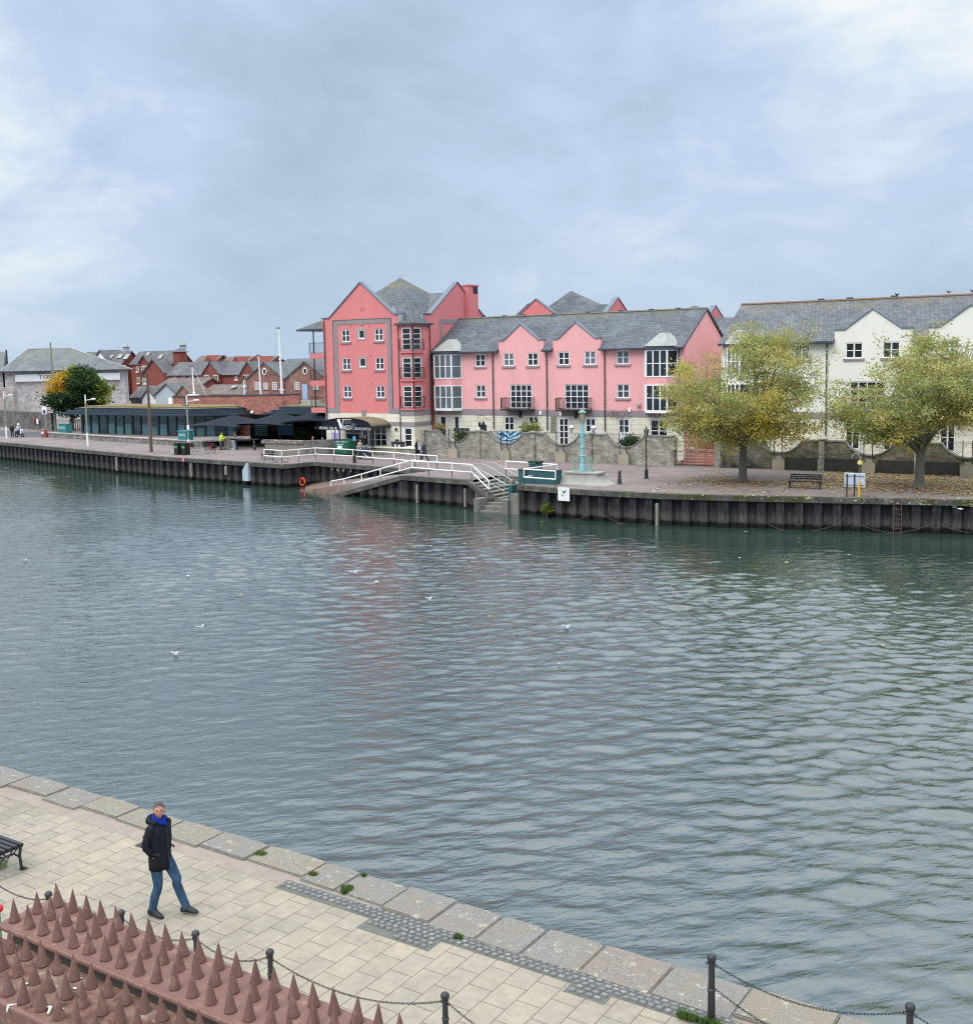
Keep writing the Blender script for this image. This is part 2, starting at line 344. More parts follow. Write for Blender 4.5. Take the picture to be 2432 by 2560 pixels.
# ================================================================== sky and daylight
w = bpy.data.worlds.new('World'); sc.world = w; w.use_nodes = True
t = w.node_tree; t.nodes.clear()
class WT(NT):
    def __init__(s, tree): s.t = tree
W = WT(t); out = W.n('ShaderNodeOutputWorld')
SUN_EL, SUN_AZ = R(52), R(200)      # soft sun behind the photographer
sky = W.n('ShaderNodeTexSky', sky_type='NISHITA'); sky.sun_disc = False; sky.sun_elevation = SUN_EL; sky.sun_rotation = SUN_AZ; sky.air_density = 1.2; sky.dust_density = 2.0
b1 = W.n('ShaderNodeBackground'); W.l(sky.outputs[0], b1.inputs[0]); b1.inputs[1].default_value = 0.09
g = W.n('ShaderNodeTexCoord').outputs['Generated']; o = W.sep(g)
# cloud deck: big soft masses with finer billows, stretched a little along the horizon
gv = W.vm(g, (1.0, 1.0, 2.0))
wn = W.n('ShaderNodeTexNoise'); W.l(gv, wn.inputs['Vector']); wn.inputs['Scale'].default_value = 2.2; wn.inputs['Detail'].default_value = 3
wv_ = W.n('ShaderNodeVectorMath', operation='MULTIPLY_ADD'); W.l(wn.outputs[1], wv_.inputs[0]); wv_.inputs[1].default_value = (0.22, 0.22, 0.22); W.l(gv, wv_.inputs[2])
n1 = W.noise(wv_.outputs[0], 2.3, 6, 0.52, 0.0); n2 = W.noise(wv_.outputs[0], 6.5, 7, 0.60, 0.2)
f = W.m('ADD', W.m('MULTIPLY', n1, 0.66), W.m('MULTIPLY', n2, 0.34))
f = W.m('MULTIPLY_ADD', f, 2.4, -0.74)
for dv, wd, amp in (((-0.816, 0.567, 0.115), 150.0, 0.48), ((-0.190, 0.950, 0.262), 90.0, 0.55), ((-0.702, 0.661, 0.285), 300.0, 0.16), ((-0.86, 0.50, 0.07), 60.0, 0.2), ((-0.70, 0.70, 0.17), 60.0, -0.10)):
    L_ = math.sqrt(sum(q * q for q in dv)); dt = W.n('ShaderNodeVectorMath', operation='DOT_PRODUCT'); W.l(g, dt.inputs[0]); dt.inputs[1].default_value = tuple(q / L_ for q in dv)
    e_ = W.m('POWER', 2.718, W.m('MULTIPLY', W.m('SUBTRACT', dt.outputs['Value'], 1.0), wd))
    f = W.m('ADD', f, W.m('MULTIPLY', W.m('MULTIPLY', e_, amp), W.m('ADD', n2, 0.35)))
cl = W.ramp(f, [(0.15, (0.415, 0.525, 0.680)), (0.40, (0.500, 0.625, 0.805)), (0.58, (0.575, 0.700, 0.900)), (0.76, (0.72, 0.84, 0.96)), (0.98, (0.95, 0.98, 1.0))])
hz = W.m('SUBTRACT', 1.0, W.m('MULTIPLY', o[2], 11.0), clamp=True)
cl = W.mix(W.m('MULTIPLY', hz, 0.7), cl, (0.50, 0.66, 0.82, 1))
# an overcast sky is brightest and most neutral overhead
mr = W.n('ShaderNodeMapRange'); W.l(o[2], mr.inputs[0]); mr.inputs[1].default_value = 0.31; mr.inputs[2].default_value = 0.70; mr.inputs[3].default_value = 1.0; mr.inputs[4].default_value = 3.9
up_ = W.n('ShaderNodeMapRange'); W.l(o[2], up_.inputs[0]); up_.inputs[1].default_value = 0.35; up_.inputs[2].default_value = 0.8; up_.inputs[3].default_value = 0.0; up_.inputs[4].default_value = 0.85
cl = W.mix(up_.outputs[0], cl, (0.62, 0.63, 0.62, 1))
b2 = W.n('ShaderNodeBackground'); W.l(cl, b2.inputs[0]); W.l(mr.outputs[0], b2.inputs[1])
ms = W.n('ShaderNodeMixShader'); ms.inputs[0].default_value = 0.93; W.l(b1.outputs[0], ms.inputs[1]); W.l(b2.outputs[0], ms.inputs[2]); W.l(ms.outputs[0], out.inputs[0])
sd = bpy.data.lights.new('sun', 'SUN'); sd.energy = 1.5; sd.angle = R(35); sd.color = (1.0, 0.945, 0.86)
sun = bpy.data.objects.new('sun', sd); col.objects.link(sun)
# sun stands behind and to the right of the camera
sdir = Vector((math.sin(SUN_AZ) * math.cos(SUN_EL), math.cos(SUN_AZ) * math.cos(SUN_EL), math.sin(SUN_EL)))
sun.rotation_euler = sdir.to_track_quat('Z', 'Y').to_euler()
sc.view_settings.view_transform = 'Standard'; sc.view_settings.look = 'None'; sc.view_settings.exposure = 0
sc.cycles.use_denoising = False; sc.cycles.filter_width = 1.15; sc.cycles.sample_clamp_indirect = 4.0; sc.cycles.max_bounces = 6; sc.cycles.diffuse_bounces = 3; sc.cycles.transparent_max_bounces = 8

# ================================================================== ground levels
ZW = -1.9
EL = [(-900, 300), (-420, 146), (-125, 78.9), (-100, 73.6), (-81.7, 70.0), (-64.7, 68.4)]
INL = [(-64.2, 71.3), (-50.6, 69.0)]
ER = [(-39.2, 63.2), (-34, 62.5), (-28.5, 62.7), (-25.2, 63.4), (-12, 66.9), (10, 73.0), (60, 86)]
from mathutils.geometry import tessellate_polygon
def flat_poly(mb, pts, z=0.0):
    V = [Vector((p[0], p[1], z)) for p in pts]; mb.add(V, [tuple(x) for x in tessellate_polygon([V])])
t = NT('quay_pavers'); p = t.pos(); o = t.sep(p)
b = t.brick(t.vm(p, (1, 1, 0)), 0.9, 0.45, (0.235, 0.195, 0.185, 1), (0.185, 0.158, 0.152, 1), (0.145, 0.125, 0.12, 1), 0.02)
n = t.noise(t.vm(p, (1, 1, 0)), 0.25, 5, 0.6); cc = t.mix(1.0, b[0], t.ramp(n, [(0.3, (0.78,) * 3), (0.7, (1.18, 1.15, 1.12))]), 'MULTIPLY')
M['pavers'] = t.done(cc, 0.85, t.bump(t.noise(p, 9, 3), 0.2, 0.01), spec=0.3)
g0 = MB()
flat_poly(g0, EL + INL + [(-50.2, 65.2), (-43.9, 64.4), (-43.9, 68.0), (-39.2, 68.0)] + ER + [(500, 210), (5000, 5000), (-6000, 5000), (-6000, 2000)])
tag(g0.build('far_quay_ground', M['pavers'], recalc=False), kind='structure')
road = MB(); flat_poly(road, [(-150, 93.5), (-125, 90.8), (-119, 86.2), (-123, 83.6), (-160, 90.5), (-420, 152), (-430, 162), (-190, 104)], 0.006)
tag(road.build('road', m_plain('asphalt', (0.075, 0.078, 0.085), 0.85, 0.2, 0.5), recalc=False), kind='structure')

# near quay: sawn stone slabs, setts and granite kerb stones
t = NT('stone_slabs'); p = t.pos(); o = t.sep(p)
v = t.comb(t.m('ADD', o[1], -0.03), t.m('ADD', o[0], 0.01), 0.0)
b = t.brick(v, 0.52, 0.37, (0.335, 0.295, 0.232, 1), (0.30, 0.27, 0.218, 1), (0.10, 0.08, 0.062, 1), 0.0055)
b2_ = t.brick(v, 0.52, 0.37, (1, 1, 1, 1), (0, 0, 0, 1), (0.5, 0.5, 0.5, 1), 0.0)
rn = t.noise(t.comb(t.m('MULTIPLY', o[0], 2.7), t.m('MULTIPLY', o[1], 1.9), 0.0), 1.0, 2)
n = t.noise(p, 0.55, 5, 0.65); n2 = t.noise(p, 5, 5, 0.7); n3 = t.noise(p, 60, 2)
cc = t.mix(1.0, b[0], t.ramp(n, [(0.32, (0.80, 0.80, 0.78)), (0.5, (1, 1, 1)), (0.7, (1.10, 1.07, 1.0))]), 'MULTIPLY')
cc = t.mix(0.9, cc, t.ramp(n2, [(0.3, (0.82, 0.82, 0.84)), (0.65, (1.08, 1.07, 1.04))]), 'MULTIPLY')
cc = t.mix(0.6, cc, t.ramp(n3, [(0.3, (0.8, 0.8, 0.8)), (0.7, (1.15, 1.15, 1.15))]), 'MULTIPLY')
cc = t.mix(t.m('MULTIPLY', t.ramp(t.noise(p, 1.7, 4, 0.7), [(0.60, (0, 0, 0)), (0.72, (1, 1, 1))]), 0.28), cc, (0.20, 0.20, 0.17, 1))
vo = t.n('ShaderNodeTexVoronoi'); t.l(p, vo.inputs['Vector']); vo.inputs['Scale'].default_value = 3.1; vo.inputs['Randomness'].default_value = 1.0
cc = t.mix(t.m('MULTIPLY', t.ramp(vo.outputs['Distance'], [(0.05, (1, 1, 1)), (0.085, (0, 0, 0))]), 0.35), cc, (0.12, 0.115, 0.10, 1))
cc = t.mix(t.m('MULTIPLY', t.ramp(t.noise(t.vm(p, (0.8, 1.3, 1)), 0.7, 6, 0.7, 0.8), [(0.52, (0, 0, 0)), (0.66, (1, 1, 1))]), 0.38), cc, (0.17, 0.155, 0.12, 1))
hh = t.m('ADD', t.m('MULTIPLY', b[1], -1.0), t.m('MULTIPLY', n2, 0.3))
M['slabs'] = t.done(cc, 0.75, t.bump(hh, 0.6, 0.012), spec=0.3)
nq = MB(); nq.box(-60, 40, -12, 12.56, -0.4, 0.0)
tag(nq.build('near_quay_paving', M['slabs']), kind='structure')
inf = MB(); inf.box(-60, 40, 12.562, 12.96, -0.35, 0.002)
tag(inf.build('concrete_infill', m_plain('reddish_mortar', (0.27, 0.225, 0.19), 0.9, 0.4, 3, bump=0.5)), kind='structure')
def m_granite(name, c):
    t = NT(name); p = t.pos(); n = t.noise(p, 38, 4, 0.7); a = t.noise(p, 2.2, 5, 0.65); c = tuple(c) + (1,)
    cc = t.mix(t.ramp(n, [(0.35, (0, 0, 0)), (0.65, (1, 1, 1))]), sc3(c, 0.62), sc3(c, 1.38))
    cc = t.mix(t.ramp(a, [(0.42, (0, 0, 0)), (0.62, (0.75,) * 3)]), cc, (c[0] * 1.08, c[1] * 0.95, c[2] * 0.85, 1))
    cc = t.mix(t.m('MULTIPLY', t.ramp(t.noise(p, 7, 5, 0.75), [(0.58, (0, 0, 0)), (0.66, (1, 1, 1))]), 0.6), cc, (0.50, 0.48, 0.38, 1))
    return t.done(cc, 0.9, t.bump(t.m('ADD', n, t.m('MULTIPLY', a, 2.0)), 0.7, 0.012), spec=0.2)
gran = [m_granite('granite_grey', (0.205, 0.198, 0.182)), m_granite('granite_pink', (0.215, 0.195, 0.178)), m_granite('granite_buff', (0.225, 0.21, 0.178))]
rnd = random.Random(4)
xs = [-13.43]; 
while xs[0] > -40: xs.insert(0, xs[0] - rnd.uniform(0.95, 1.55))
xs += [-12.16, -11.42, -10.45, -9.55, -8.70, -7.94, -7.03, -6.0]
while xs[-1] < 12: xs.append(xs[-1] + rnd.uniform(0.8, 1.2))
inner = {-13.43: 12.86}
ks = MB()
for i in range(len(xs) - 1):
    a, b = xs[i] + 0.006, xs[i + 1] - 0.006; yi = 12.70 + rnd.uniform(-0.05, 0.12) + (0.12 if a < -11.3 else 0.0); yo = 13.52 + rnd.uniform(-0.035, 0.03)
    n = 5; h = rnd.uniform(0.03, 0.055); ks.mi = rnd.choice([0, 0, 0, 1, 2, 2]); P = []
    for k in range(n + 1): P.append((a + (b - a) * k / n, yo + rnd.uniform(-0.018, 0.012) - (0.03 if k in (0, n) else 0)))
    Q = [(b, yi + rnd.uniform(-0.02, 0.02)), (a, yi + rnd.uniform(-0.02, 0.02))]
    ks.prism([(x, y, h - 2.6) for x, y in Q[::-1][::-1]] and [(x, y, -2.6) for x, y in P + Q], (0, 0, 2.6 + h))
tag(ks.build('granite_quay_edge', gran, bevel=0.018), kind='structure')
st = MB(); cells = []
x = -12.25
def setts(x0, x1, y0, y1):
    nx = max(1, int((x1 - x0) / 0.118)); ny = max(1, round((y1 - y0) / 0.098))
    for i in range(nx):
        for j in range(ny):
            cx = x0 + (i + 0.5 + (0.25 if j % 2 else -0.15)) * (x1 - x0) / nx + rnd.uniform(-0.008, 0.008); cy = y0 + (j + 0.5) * (y1 - y0) / ny + rnd.uniform(-0.006, 0.006)
            st.mi = rnd.choice([0, 0, 1]); st.cbox((cx, cy, 0.0), 0.098 + rnd.uniform(-0.012, 0.006), 0.083 + rnd.uniform(-0.01, 0.004), 0.05 + rnd.uniform(0, 0.012), rnd.uniform(-0.08, 0.08))
setts(-12.3, -10.9, 12.50, 12.70); setts(-10.9, 3.0, 12.46, 12.72); setts(-10.35, -9.75, 12.28, 12.46); setts(-9.75, -9.15, 12.14, 12.46); setts(-6.95, -6.45, 12.24, 12.46)
bed = MB(); bed.box(-12.32, 3.0, 12.44, 12.565, -0.05, 0.006); bed.box(-12.32, 3.0, 12.5655, 12.74, -0.05, 0.010); bed.box(-10.4, -9.1, 12.12, 12.4395, -0.05, 0.005); bed.box(-7.0, -6.4, 12.22, 12.4395, -0.05, 0.005)
tag(bed.build('sett_bedding', m_plain('sett_mortar', (0.12, 0.125, 0.105), 0.9, 0.3, 6, bump=0.3)), kind='structure')
tag(st.build('granite_setts', [m_plain('sett_a', (0.175, 0.18, 0.18), 0.9, 0.35, 12, bump=0.3, spec=0.2), m_plain('sett_b', (0.235, 0.235, 0.225), 0.9, 0.3, 12, bump=0.3, spec=0.2)], bevel=0.012), kind='structure')

# ================================================================== river
def axis(a, b, step, lo, hi):
    core = list(np.arange(a, b, step)); L = []; s = step; x = a
    while x > lo: s *= 1.35; x -= s; L.insert(0, x)
    Rr = []; s = step; x = core[-1]
    while x < hi: s *= 1.35; x += s; Rr.append(x)
    return np.array(L + core + Rr)
gx = axis(-118, 8, 0.13, -2500, 2500); gy = axis(13.4, 71, 0.10, -60, 1500)
X, Y = np.meshgrid(gx, gy); Z = np.zeros_like(X); rs = np.random.RandomState(5)
def lowf(X, Y, seed, k):
    r = np.random.RandomState(seed); s = np.zeros_like(X)
    for i in range(7):
        a = r.uniform(0, 6.28); q = k * r.uniform(0.5, 1.6); s += np.sin(X * math.cos(a) * q + Y * math.sin(a) * q + r.uniform(0, 6.28))
    return s / 7
env = np.clip(0.95 + 1.1 * lowf(X, Y, 3, 0.16) + 0.5 * lowf(X, Y, 9, 0.5), 0.35, 1.9)
view = math.atan2(cf.y, cf.x)      # crests lie roughly across the reach
X32 = X.astype(np.float32); Y32 = Y.astype(np.float32); wobs = [0.9 * lowf(X, Y, 50 + i, 0.22) for i in range(6)]
for i in range(58):
    lam = 0.40 * (1.029 ** i) * rs.uniform(0.92, 1.08); k = 2 * math.pi / lam
    a = view + R(12) + rs.normal(0, R(36)); slope = 0.0255 * (1.0 if lam < 0.95 else (0.95 / lam) ** 1.5)
    px, py = rs.uniform(0, 6.28), 0
    wob = wobs[i % 6]
    Z += slope / k * np.sin(k * (X * math.cos(a) + Y * math.sin(a)) + px + wob * 2.2)
d_far = np.clip((65.5 - Y + 0.10 * (X + 40)) / 20, 0.22, 1.0)
fade = np.clip((X + 135) / 10, 0, 1) * np.clip((25 - X) / 10, 0, 1)
Z *= env * fade * d_far
nx_, ny_ = len(gx), len(gy); co = np.stack([X, Y, Z + ZW], -1).reshape(-1, 3).astype(np.float32)
idx = np.arange(nx_ * ny_).reshape(ny_, nx_); fc = np.stack([idx[:-1, :-1], idx[:-1, 1:], idx[1:, 1:], idx[1:, :-1]], -1).reshape(-1, 4).astype(np.int32)
me = bpy.data.meshes.new('river_water'); me.vertices.add(len(co)); me.vertices.foreach_set('co', co.ravel()); me.loops.add(fc.size); me.loops.foreach_set('vertex_index', fc.ravel())
me.polygons.add(len(fc)); me.polygons.foreach_set('loop_start', np.arange(0, fc.size, 4, dtype=np.int32)); me.polygons.foreach_set('loop_total', np.full(len(fc), 4, dtype=np.int32)); me.polygons.foreach_set('use_smooth', np.ones(len(fc), dtype=bool)); me.update(calc_edges=True)
t = NT('river_water'); p = t.pos(); rot = t.n('ShaderNodeVectorRotate'); rot.rotation_type = 'Z_AXIS'; t.l(p, rot.inputs[0]); rot.inputs['Angle'].default_value = -view - R(14)
q = t.vm(rot.outputs[0], (1.0, 0.42, 1.0))
gust = t.ramp(t.noise(t.vm(p, (1, 1, 0)), 0.06, 3, 0.5), [(0.35, (0.45,) * 3), (0.65, (1.15,) * 3)])
h = t.m('ADD', t.m('MULTIPLY', t.noise(q, 2.6, 3, 0.5, 0.3), 0.6), t.m('MULTIPLY', t.noise(q, 7.0, 3, 0.55), 0.25))
ow = t.sep(p); calm = t.m('MULTIPLY', t.m('SUBTRACT', 66.0, ow[1]), 0.05, clamp=True); calm = t.m('MAXIMUM', calm, 0.22)
bn = t.bump(t.m('MULTIPLY', t.m('MULTIPLY', h, gust), calm), 1.0, 0.12)
murk = t.mix(t.noise(t.vm(p, (1, 1, 0)), 0.12, 3), (0.021, 0.040, 0.033, 1), (0.031, 0.053, 0.044, 1))
M['water'] = t.done(murk, 0.045, bn, spec=0.55); t.p.inputs['IOR'].default_value = 1.98
me.materials.append(M['water']); ro = bpy.data.objects.new('river_water', me); col.objects.link(ro); tag(ro, kind='structure')

# ================================================================== far quay walls
t = NT('sheet_piling'); p = t.pos(); o = t.sep(p)
s1 = t.noise(t.vm(p, (3.0, 3.0, 0.35)), 1.6, 5, 0.7); s2 = t.noise(t.vm(p, (1.0, 1.0, 0.12)), 6.0, 3, 0.6)
dark = t.ramp(s1, [(0.3, (0.007, 0.008, 0.011)), (0.55, (0.024, 0.025, 0.029)), (0.74, (0.085, 0.076, 0.068))])
lowc = t.ramp(s2, [(0.3, (0.03, 0.028, 0.027)), (0.6, (0.095, 0.085, 0.075)), (0.75, (0.16, 0.145, 0.125))])
f1 = t.m('MULTIPLY', t.m('SUBTRACT', t.m('ADD', -1.25, t.m('MULTIPLY', s1, 0.7)), o[2]), 2.4, clamp=True)
cc = t.mix(t.m('MULTIPLY', f1, 0.85), dark, lowc)
wet = t.m('MULTIPLY', t.m('SUBTRACT', t.m('ADD', -1.72, t.m('MULTIPLY', s2, 0.35)), o[2]), 9.0, clamp=True)
cc = t.mix(wet, cc, (0.006, 0.007, 0.006, 1))
M['piling'] = t.done(cc, 0.75, t.bump(s2, 0.3, 0.02), spec=0.3)
t = NT('quay_coping'); p = t.pos(); o = t.sep(p); n = t.noise(p, 1.1, 5, 0.7)
cc = t.ramp(n, [(0.3, (0.05, 0.048, 0.044)), (0.55, (0.105, 0.10, 0.088)), (0.72, (0.20, 0.19, 0.165))])
mossm = t.m('MULTIPLY', t.ramp(t.noise(p, 0.5, 4, 0.7), [(0.48, (0, 0, 0)), (0.56, (1, 1, 1))]), t.m('MULTIPLY', t.m('ADD', o[0], 34), 0.2, clamp=True), clamp=True)
cc = t.mix(t.m('MULTIPLY', mossm, 0.8), cc, (0.055, 0.065, 0.02, 1))
drop = t.ramp(t.noise(t.vm(p, (1, 1, 1)), 7, 2), [(0.70, (0, 0, 0)), (0.73, (1, 1, 1))]); cc = t.mix(drop, cc, (0.62, 0.62, 0.58, 1))
M['quay_coping'] = t.done(cc, 0.9, t.bump(n, 0.4, 0.03), spec=0.2)
def sheet_wall(name, label, pts, zb=-2.6, phase=0.0, cop=True, side=1):
    """corrugated piles along a polyline of (x, y, ztop); the recesses lie to the left of the direction of travel"""
    root = thing(name, label, 'quay wall', (pts[0][0], pts[0][1], 0)); mb = MB()
    prof = [(0.0, 0.0), (0.44, 0.0), (0.56, 0.30), (0.94, 0.30)]; per = 1.06
    for i in range(len(pts) - 1):
        a = Vector((pts[i][0], pts[i][1])); b = Vector((pts[i + 1][0], pts[i + 1][1])); L = (b - a).length; u = (b - a) / L; nn = Vector((-u.y, u.x)) * side
        S_ = []; k = 0
        while k * per < L + per:
            for s, d in prof:
                x = k * per + s
                if x <= L: S_.append((x, d))
            k += 1
        S_.append((L, 0.0)); V = []; F = []
        for s, d in S_:
            q = a + u * s + nn * (d + 0.02); zt = pts[i][2] + (pts[i + 1][2] - pts[i][2]) * s / L - 0.12
            V += [(q.x, q.y, zb), (q.x, q.y, zt)]
        F = [(2 * j, 2 * j + 2, 2 * j + 3, 2 * j + 1) for j in range(len(S_) - 1)]
        mb.add(V, F)
    mb.build('sheet_piling', M['piling'], root, recalc=False)
    if cop:
        cp = MB()
        for i in range(len(pts) - 1):
            a = Vector((pts[i][0], pts[i][1], pts[i][2])); b = Vector((pts[i + 1][0], pts[i + 1][1], pts[i + 1][2])); u = (b - a).normalized(); nn = Vector((-u.y, u.x, 0)).normalized() * side
            o1 = -nn * 0.10; o2 = nn * 0.42; up = Vector((0, 0, 0.035)); dn = Vector((0, 0, -0.30))
            cp.add([a + o1 + dn, a + o2 + dn, a + o2 + up, a + o1 + up, b + o1 + dn, b + o2 + dn, b + o2 + up, b + o1 + up], [(0, 1, 2, 3), (7, 6, 5, 4), (0, 4, 5, 1), (1, 5, 6, 2), (2, 6, 7, 3), (3, 7, 4, 0)])
        cp.build('coping', M['quay_coping'], root, bevel=0.02)
    return root
sheet_wall('quay_wall', 'long dark sheet pile quay wall in front of the glass cafe and stone warehouse', [(x, y, 0) for x, y in EL[1:]])
sheet_wall('quay_wall', 'dark sheet pile wall at the back of the slipway under the white railing, with the lifebuoy', [(-64.7, 68.4, 0), (-64.2, 71.3, 0), (-50.6, 69.0, 0)])
sheet_wall('quay_wall', 'sheet pile wall whose sloping top follows the slipway down into the water', [(-58.0, 66.4, -1.95), (-50.2, 65.2, 0), (-43.9, 64.4, 0), (-41.9, 64.05, -1.15)])
sheet_wall('quay_wall', 'sheet pile quay wall with mossy coping below the trees and the turquoise lamp', [(x, y, 0) for x, y in ER])
# slipway, stairs and landing
sl = MB(); sl.add([(-65.2, 68.0, -2.35), (-57.5, 66.3, -2.05), (-50.2, 65.2, -0.002), (-50.6, 69.0, -0.002), (-64.2, 71.3, -1.75)], [(0, 1, 2), (0, 2, 3), (0, 3, 4)])
t = NT('slipway_mud'); p = t.pos(); n = t.noise(p, 1.4, 5, 0.7); z = t.sep(p)[2]
cc = t.mix(t.m('MULTIPLY', t.m('SUBTRACT', -0.9, z), 1.6, clamp=True), t.ramp(n, [(0.3, (0.16, 0.14, 0.13)), (0.7, (0.24, 0.21, 0.2))]), t.ramp(n, [(0.3, (0.09, 0.06, 0.045)), (0.55, (0.17, 0.115, 0.09)), (0.7, (0.22, 0.17, 0.13))]))
tag(sl.build('slipway', t.done(cc, 0.7, t.bump(n, 0.4, 0.05)), recalc=False), kind='structure')
steps = thing('quay_steps', 'stone steps leading down from the quay to the water with grey handrails', 'steps', (-42, 64, -1.1))
s_ = MB(); n = 6
for k in range(n): s_.box(-43.9 + k * 0.42, -43.9 + (k + 1) * 0.42 + 0.03, 64.45, 68.0, -2.4, -0.18 * (k + 1) + 0.0)
s_.box(-43.9 + n * 0.42 + 0.03, -39.2, 64.2, 68.0, -2.4, -1.15)
s_.box(-42.0, -40.2, 63.75, 64.2, -2.4, -1.32); s_.box(-42.0, -40.2, 63.3, 63.75, -2.4, -1.5); s_.box(-42.0, -40.2, 62.95, 63.3, -2.4, -1.78)
s_.build('flight', M['concrete'], steps, bevel=0.015)
nz = MB()
for k in range(n): nz.box(-43.9 + (k + 1) * 0.42 - 0.04, -43.9 + (k + 1) * 0.42 + 0.06, 64.45, 68.0, -0.18 * (k + 1) - 0.05, -0.18 * (k + 1) + 0.012)
nz.build('nosing', M['concrete_pale'], steps)
sb = MB(); sb.box(-42.5, -42.02, 62.9, 64.0, -2.5, -1.0); sb.box(-40.15, -39.7, 62.75, 64.2, -2.5, -0.95); sb.box(-39.68, -39.0, 63.0, 64.0, -2.5, -0.55); sb.box(-39.3, -39.05, 63.3, 68.0, -2.4, -0.02); sb.box(-43.9, -39.3, 68.0, 68.2, -2.4, -0.02)
sb.build('side_wall', M['concrete'], steps, bevel=0.03)
ps = MB(); ps.box(-40.75, -40.45, 64.6, 64.9, -1.15, 0.15); ps.build('newel_post', M['timber'], steps)
hr = MB()
for y in (64.9, 66.3, 67.6):
    hr.tube([(-44.8, y, 0.95), (-44.0, y, 1.0), (-43.6, y, 0.9), (-41.3, y, -0.15), (-40.7, y, -0.25)], 0.022, 6); hr.tube([(-43.9, y, 0.5), (-41.3, y, -0.65)], 0.016, 6)
    for x, z in ((-43.9, 0.0), (-41.3, -1.1), (-42.6, -0.55)): hr.tube([(x, y, z - 0.1), (x, y, z + (0.95 if x < -43 else 0.95))], 0.02, 6)
hr.tube([(-42.0, 64.0, -0.55), (-41.3, 64.1, -0.1), (-40.9, 64.1, -0.1)], 0.02, 6)
hr.build('handrail', M['steel'], steps)

# ================================================================== distant hills
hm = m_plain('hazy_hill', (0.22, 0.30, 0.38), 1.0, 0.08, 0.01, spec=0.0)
hl = MB()
for (D0, fn) in ((1500, lambda a: 11.5 + 2.2 * math.sin(a * 0.9) + 1.2 * math.sin(a * 2.3)), (2300, lambda a: 10 + 22 * math.exp(-((a - 129.5) / 4.2) ** 2))):
    V = []; F = []; N = 160
    for i in range(N + 1):
        d_ = 105 + 47 * i / N; a = R(d_); hh = max(2, fn(d_)) + 0.8 * noise.noise((i * 0.9, D0, 0))
        V += [(D0 * math.cos(a), D0 * math.sin(a), -2), (D0 * 1.05 * math.cos(a), D0 * 1.05 * math.sin(a), hh), (D0 * 1.3 * math.cos(a), D0 * 1.3 * math.sin(a), -2)]
    for i in range(N): F += [(3 * i, 3 * i + 3, 3 * i + 4, 3 * i + 1), (3 * i + 1, 3 * i + 4, 3 * i + 5, 3 * i + 2)]
    hl.add(V, F)
tag(hl.build('hills', hm, recalc=False, smooth=True), kind='structure')

# ================================================================== building kit
def frame(x, y, deg):
    c, s = math.cos(R(deg)), math.sin(R(deg))
    return lambda u, d, z: (x + u * c - d * s, y + u * s + d * c, z)
def inv(x, y, deg):
    c, s = math.cos(R(deg)), math.sin(R(deg)); return lambda X, Y: ((X - x) * c + (Y - y) * s)
def wall(name, mat, parent, T, u0, u1, z0, z1, holes=(), rev=0.14, d=0.0):
    us = sorted({u0, u1} | {h[0] for h in holes} | {h[1] for h in holes}); zs = sorted({z0, z1} | {h[2] for h in holes} | {h[3] for h in holes})
    us = [x for x in us if u0 <= x <= u1]; zs = [x for x in zs if z0 <= x <= z1]; mb = MB(T)
    for i in range(len(us) - 1):
        for j in range(len(zs) - 1):
            cu_, cz = (us[i] + us[i + 1]) / 2, (zs[j] + zs[j + 1]) / 2
            if any(h[0] < cu_ < h[1] and h[2] < cz < h[3] for h in holes): continue
            mb.quad((us[i], d, zs[j]), (us[i + 1], d, zs[j]), (us[i + 1], d, zs[j + 1]), (us[i], d, zs[j + 1]))
    for a, b, c, e in holes:
        if e <= z0 or c >= z1: continue
        c = max(c, z0); e = min(e, z1)
        mb.quad((a, d, c), (a, d + rev, c), (a, d + rev, e), (a, d, e)); mb.quad((b, d + rev, c), (b, d, c), (b, d, e), (b, d + rev, e))
        mb.quad((a, d, e), (a, d + rev, e), (b, d + rev, e), (b, d, e)); mb.quad((a, d, c), (b, d, c), (b, d + rev, c), (a, d + rev, c))
    return mb.build(name, mat, parent, recalc=False)
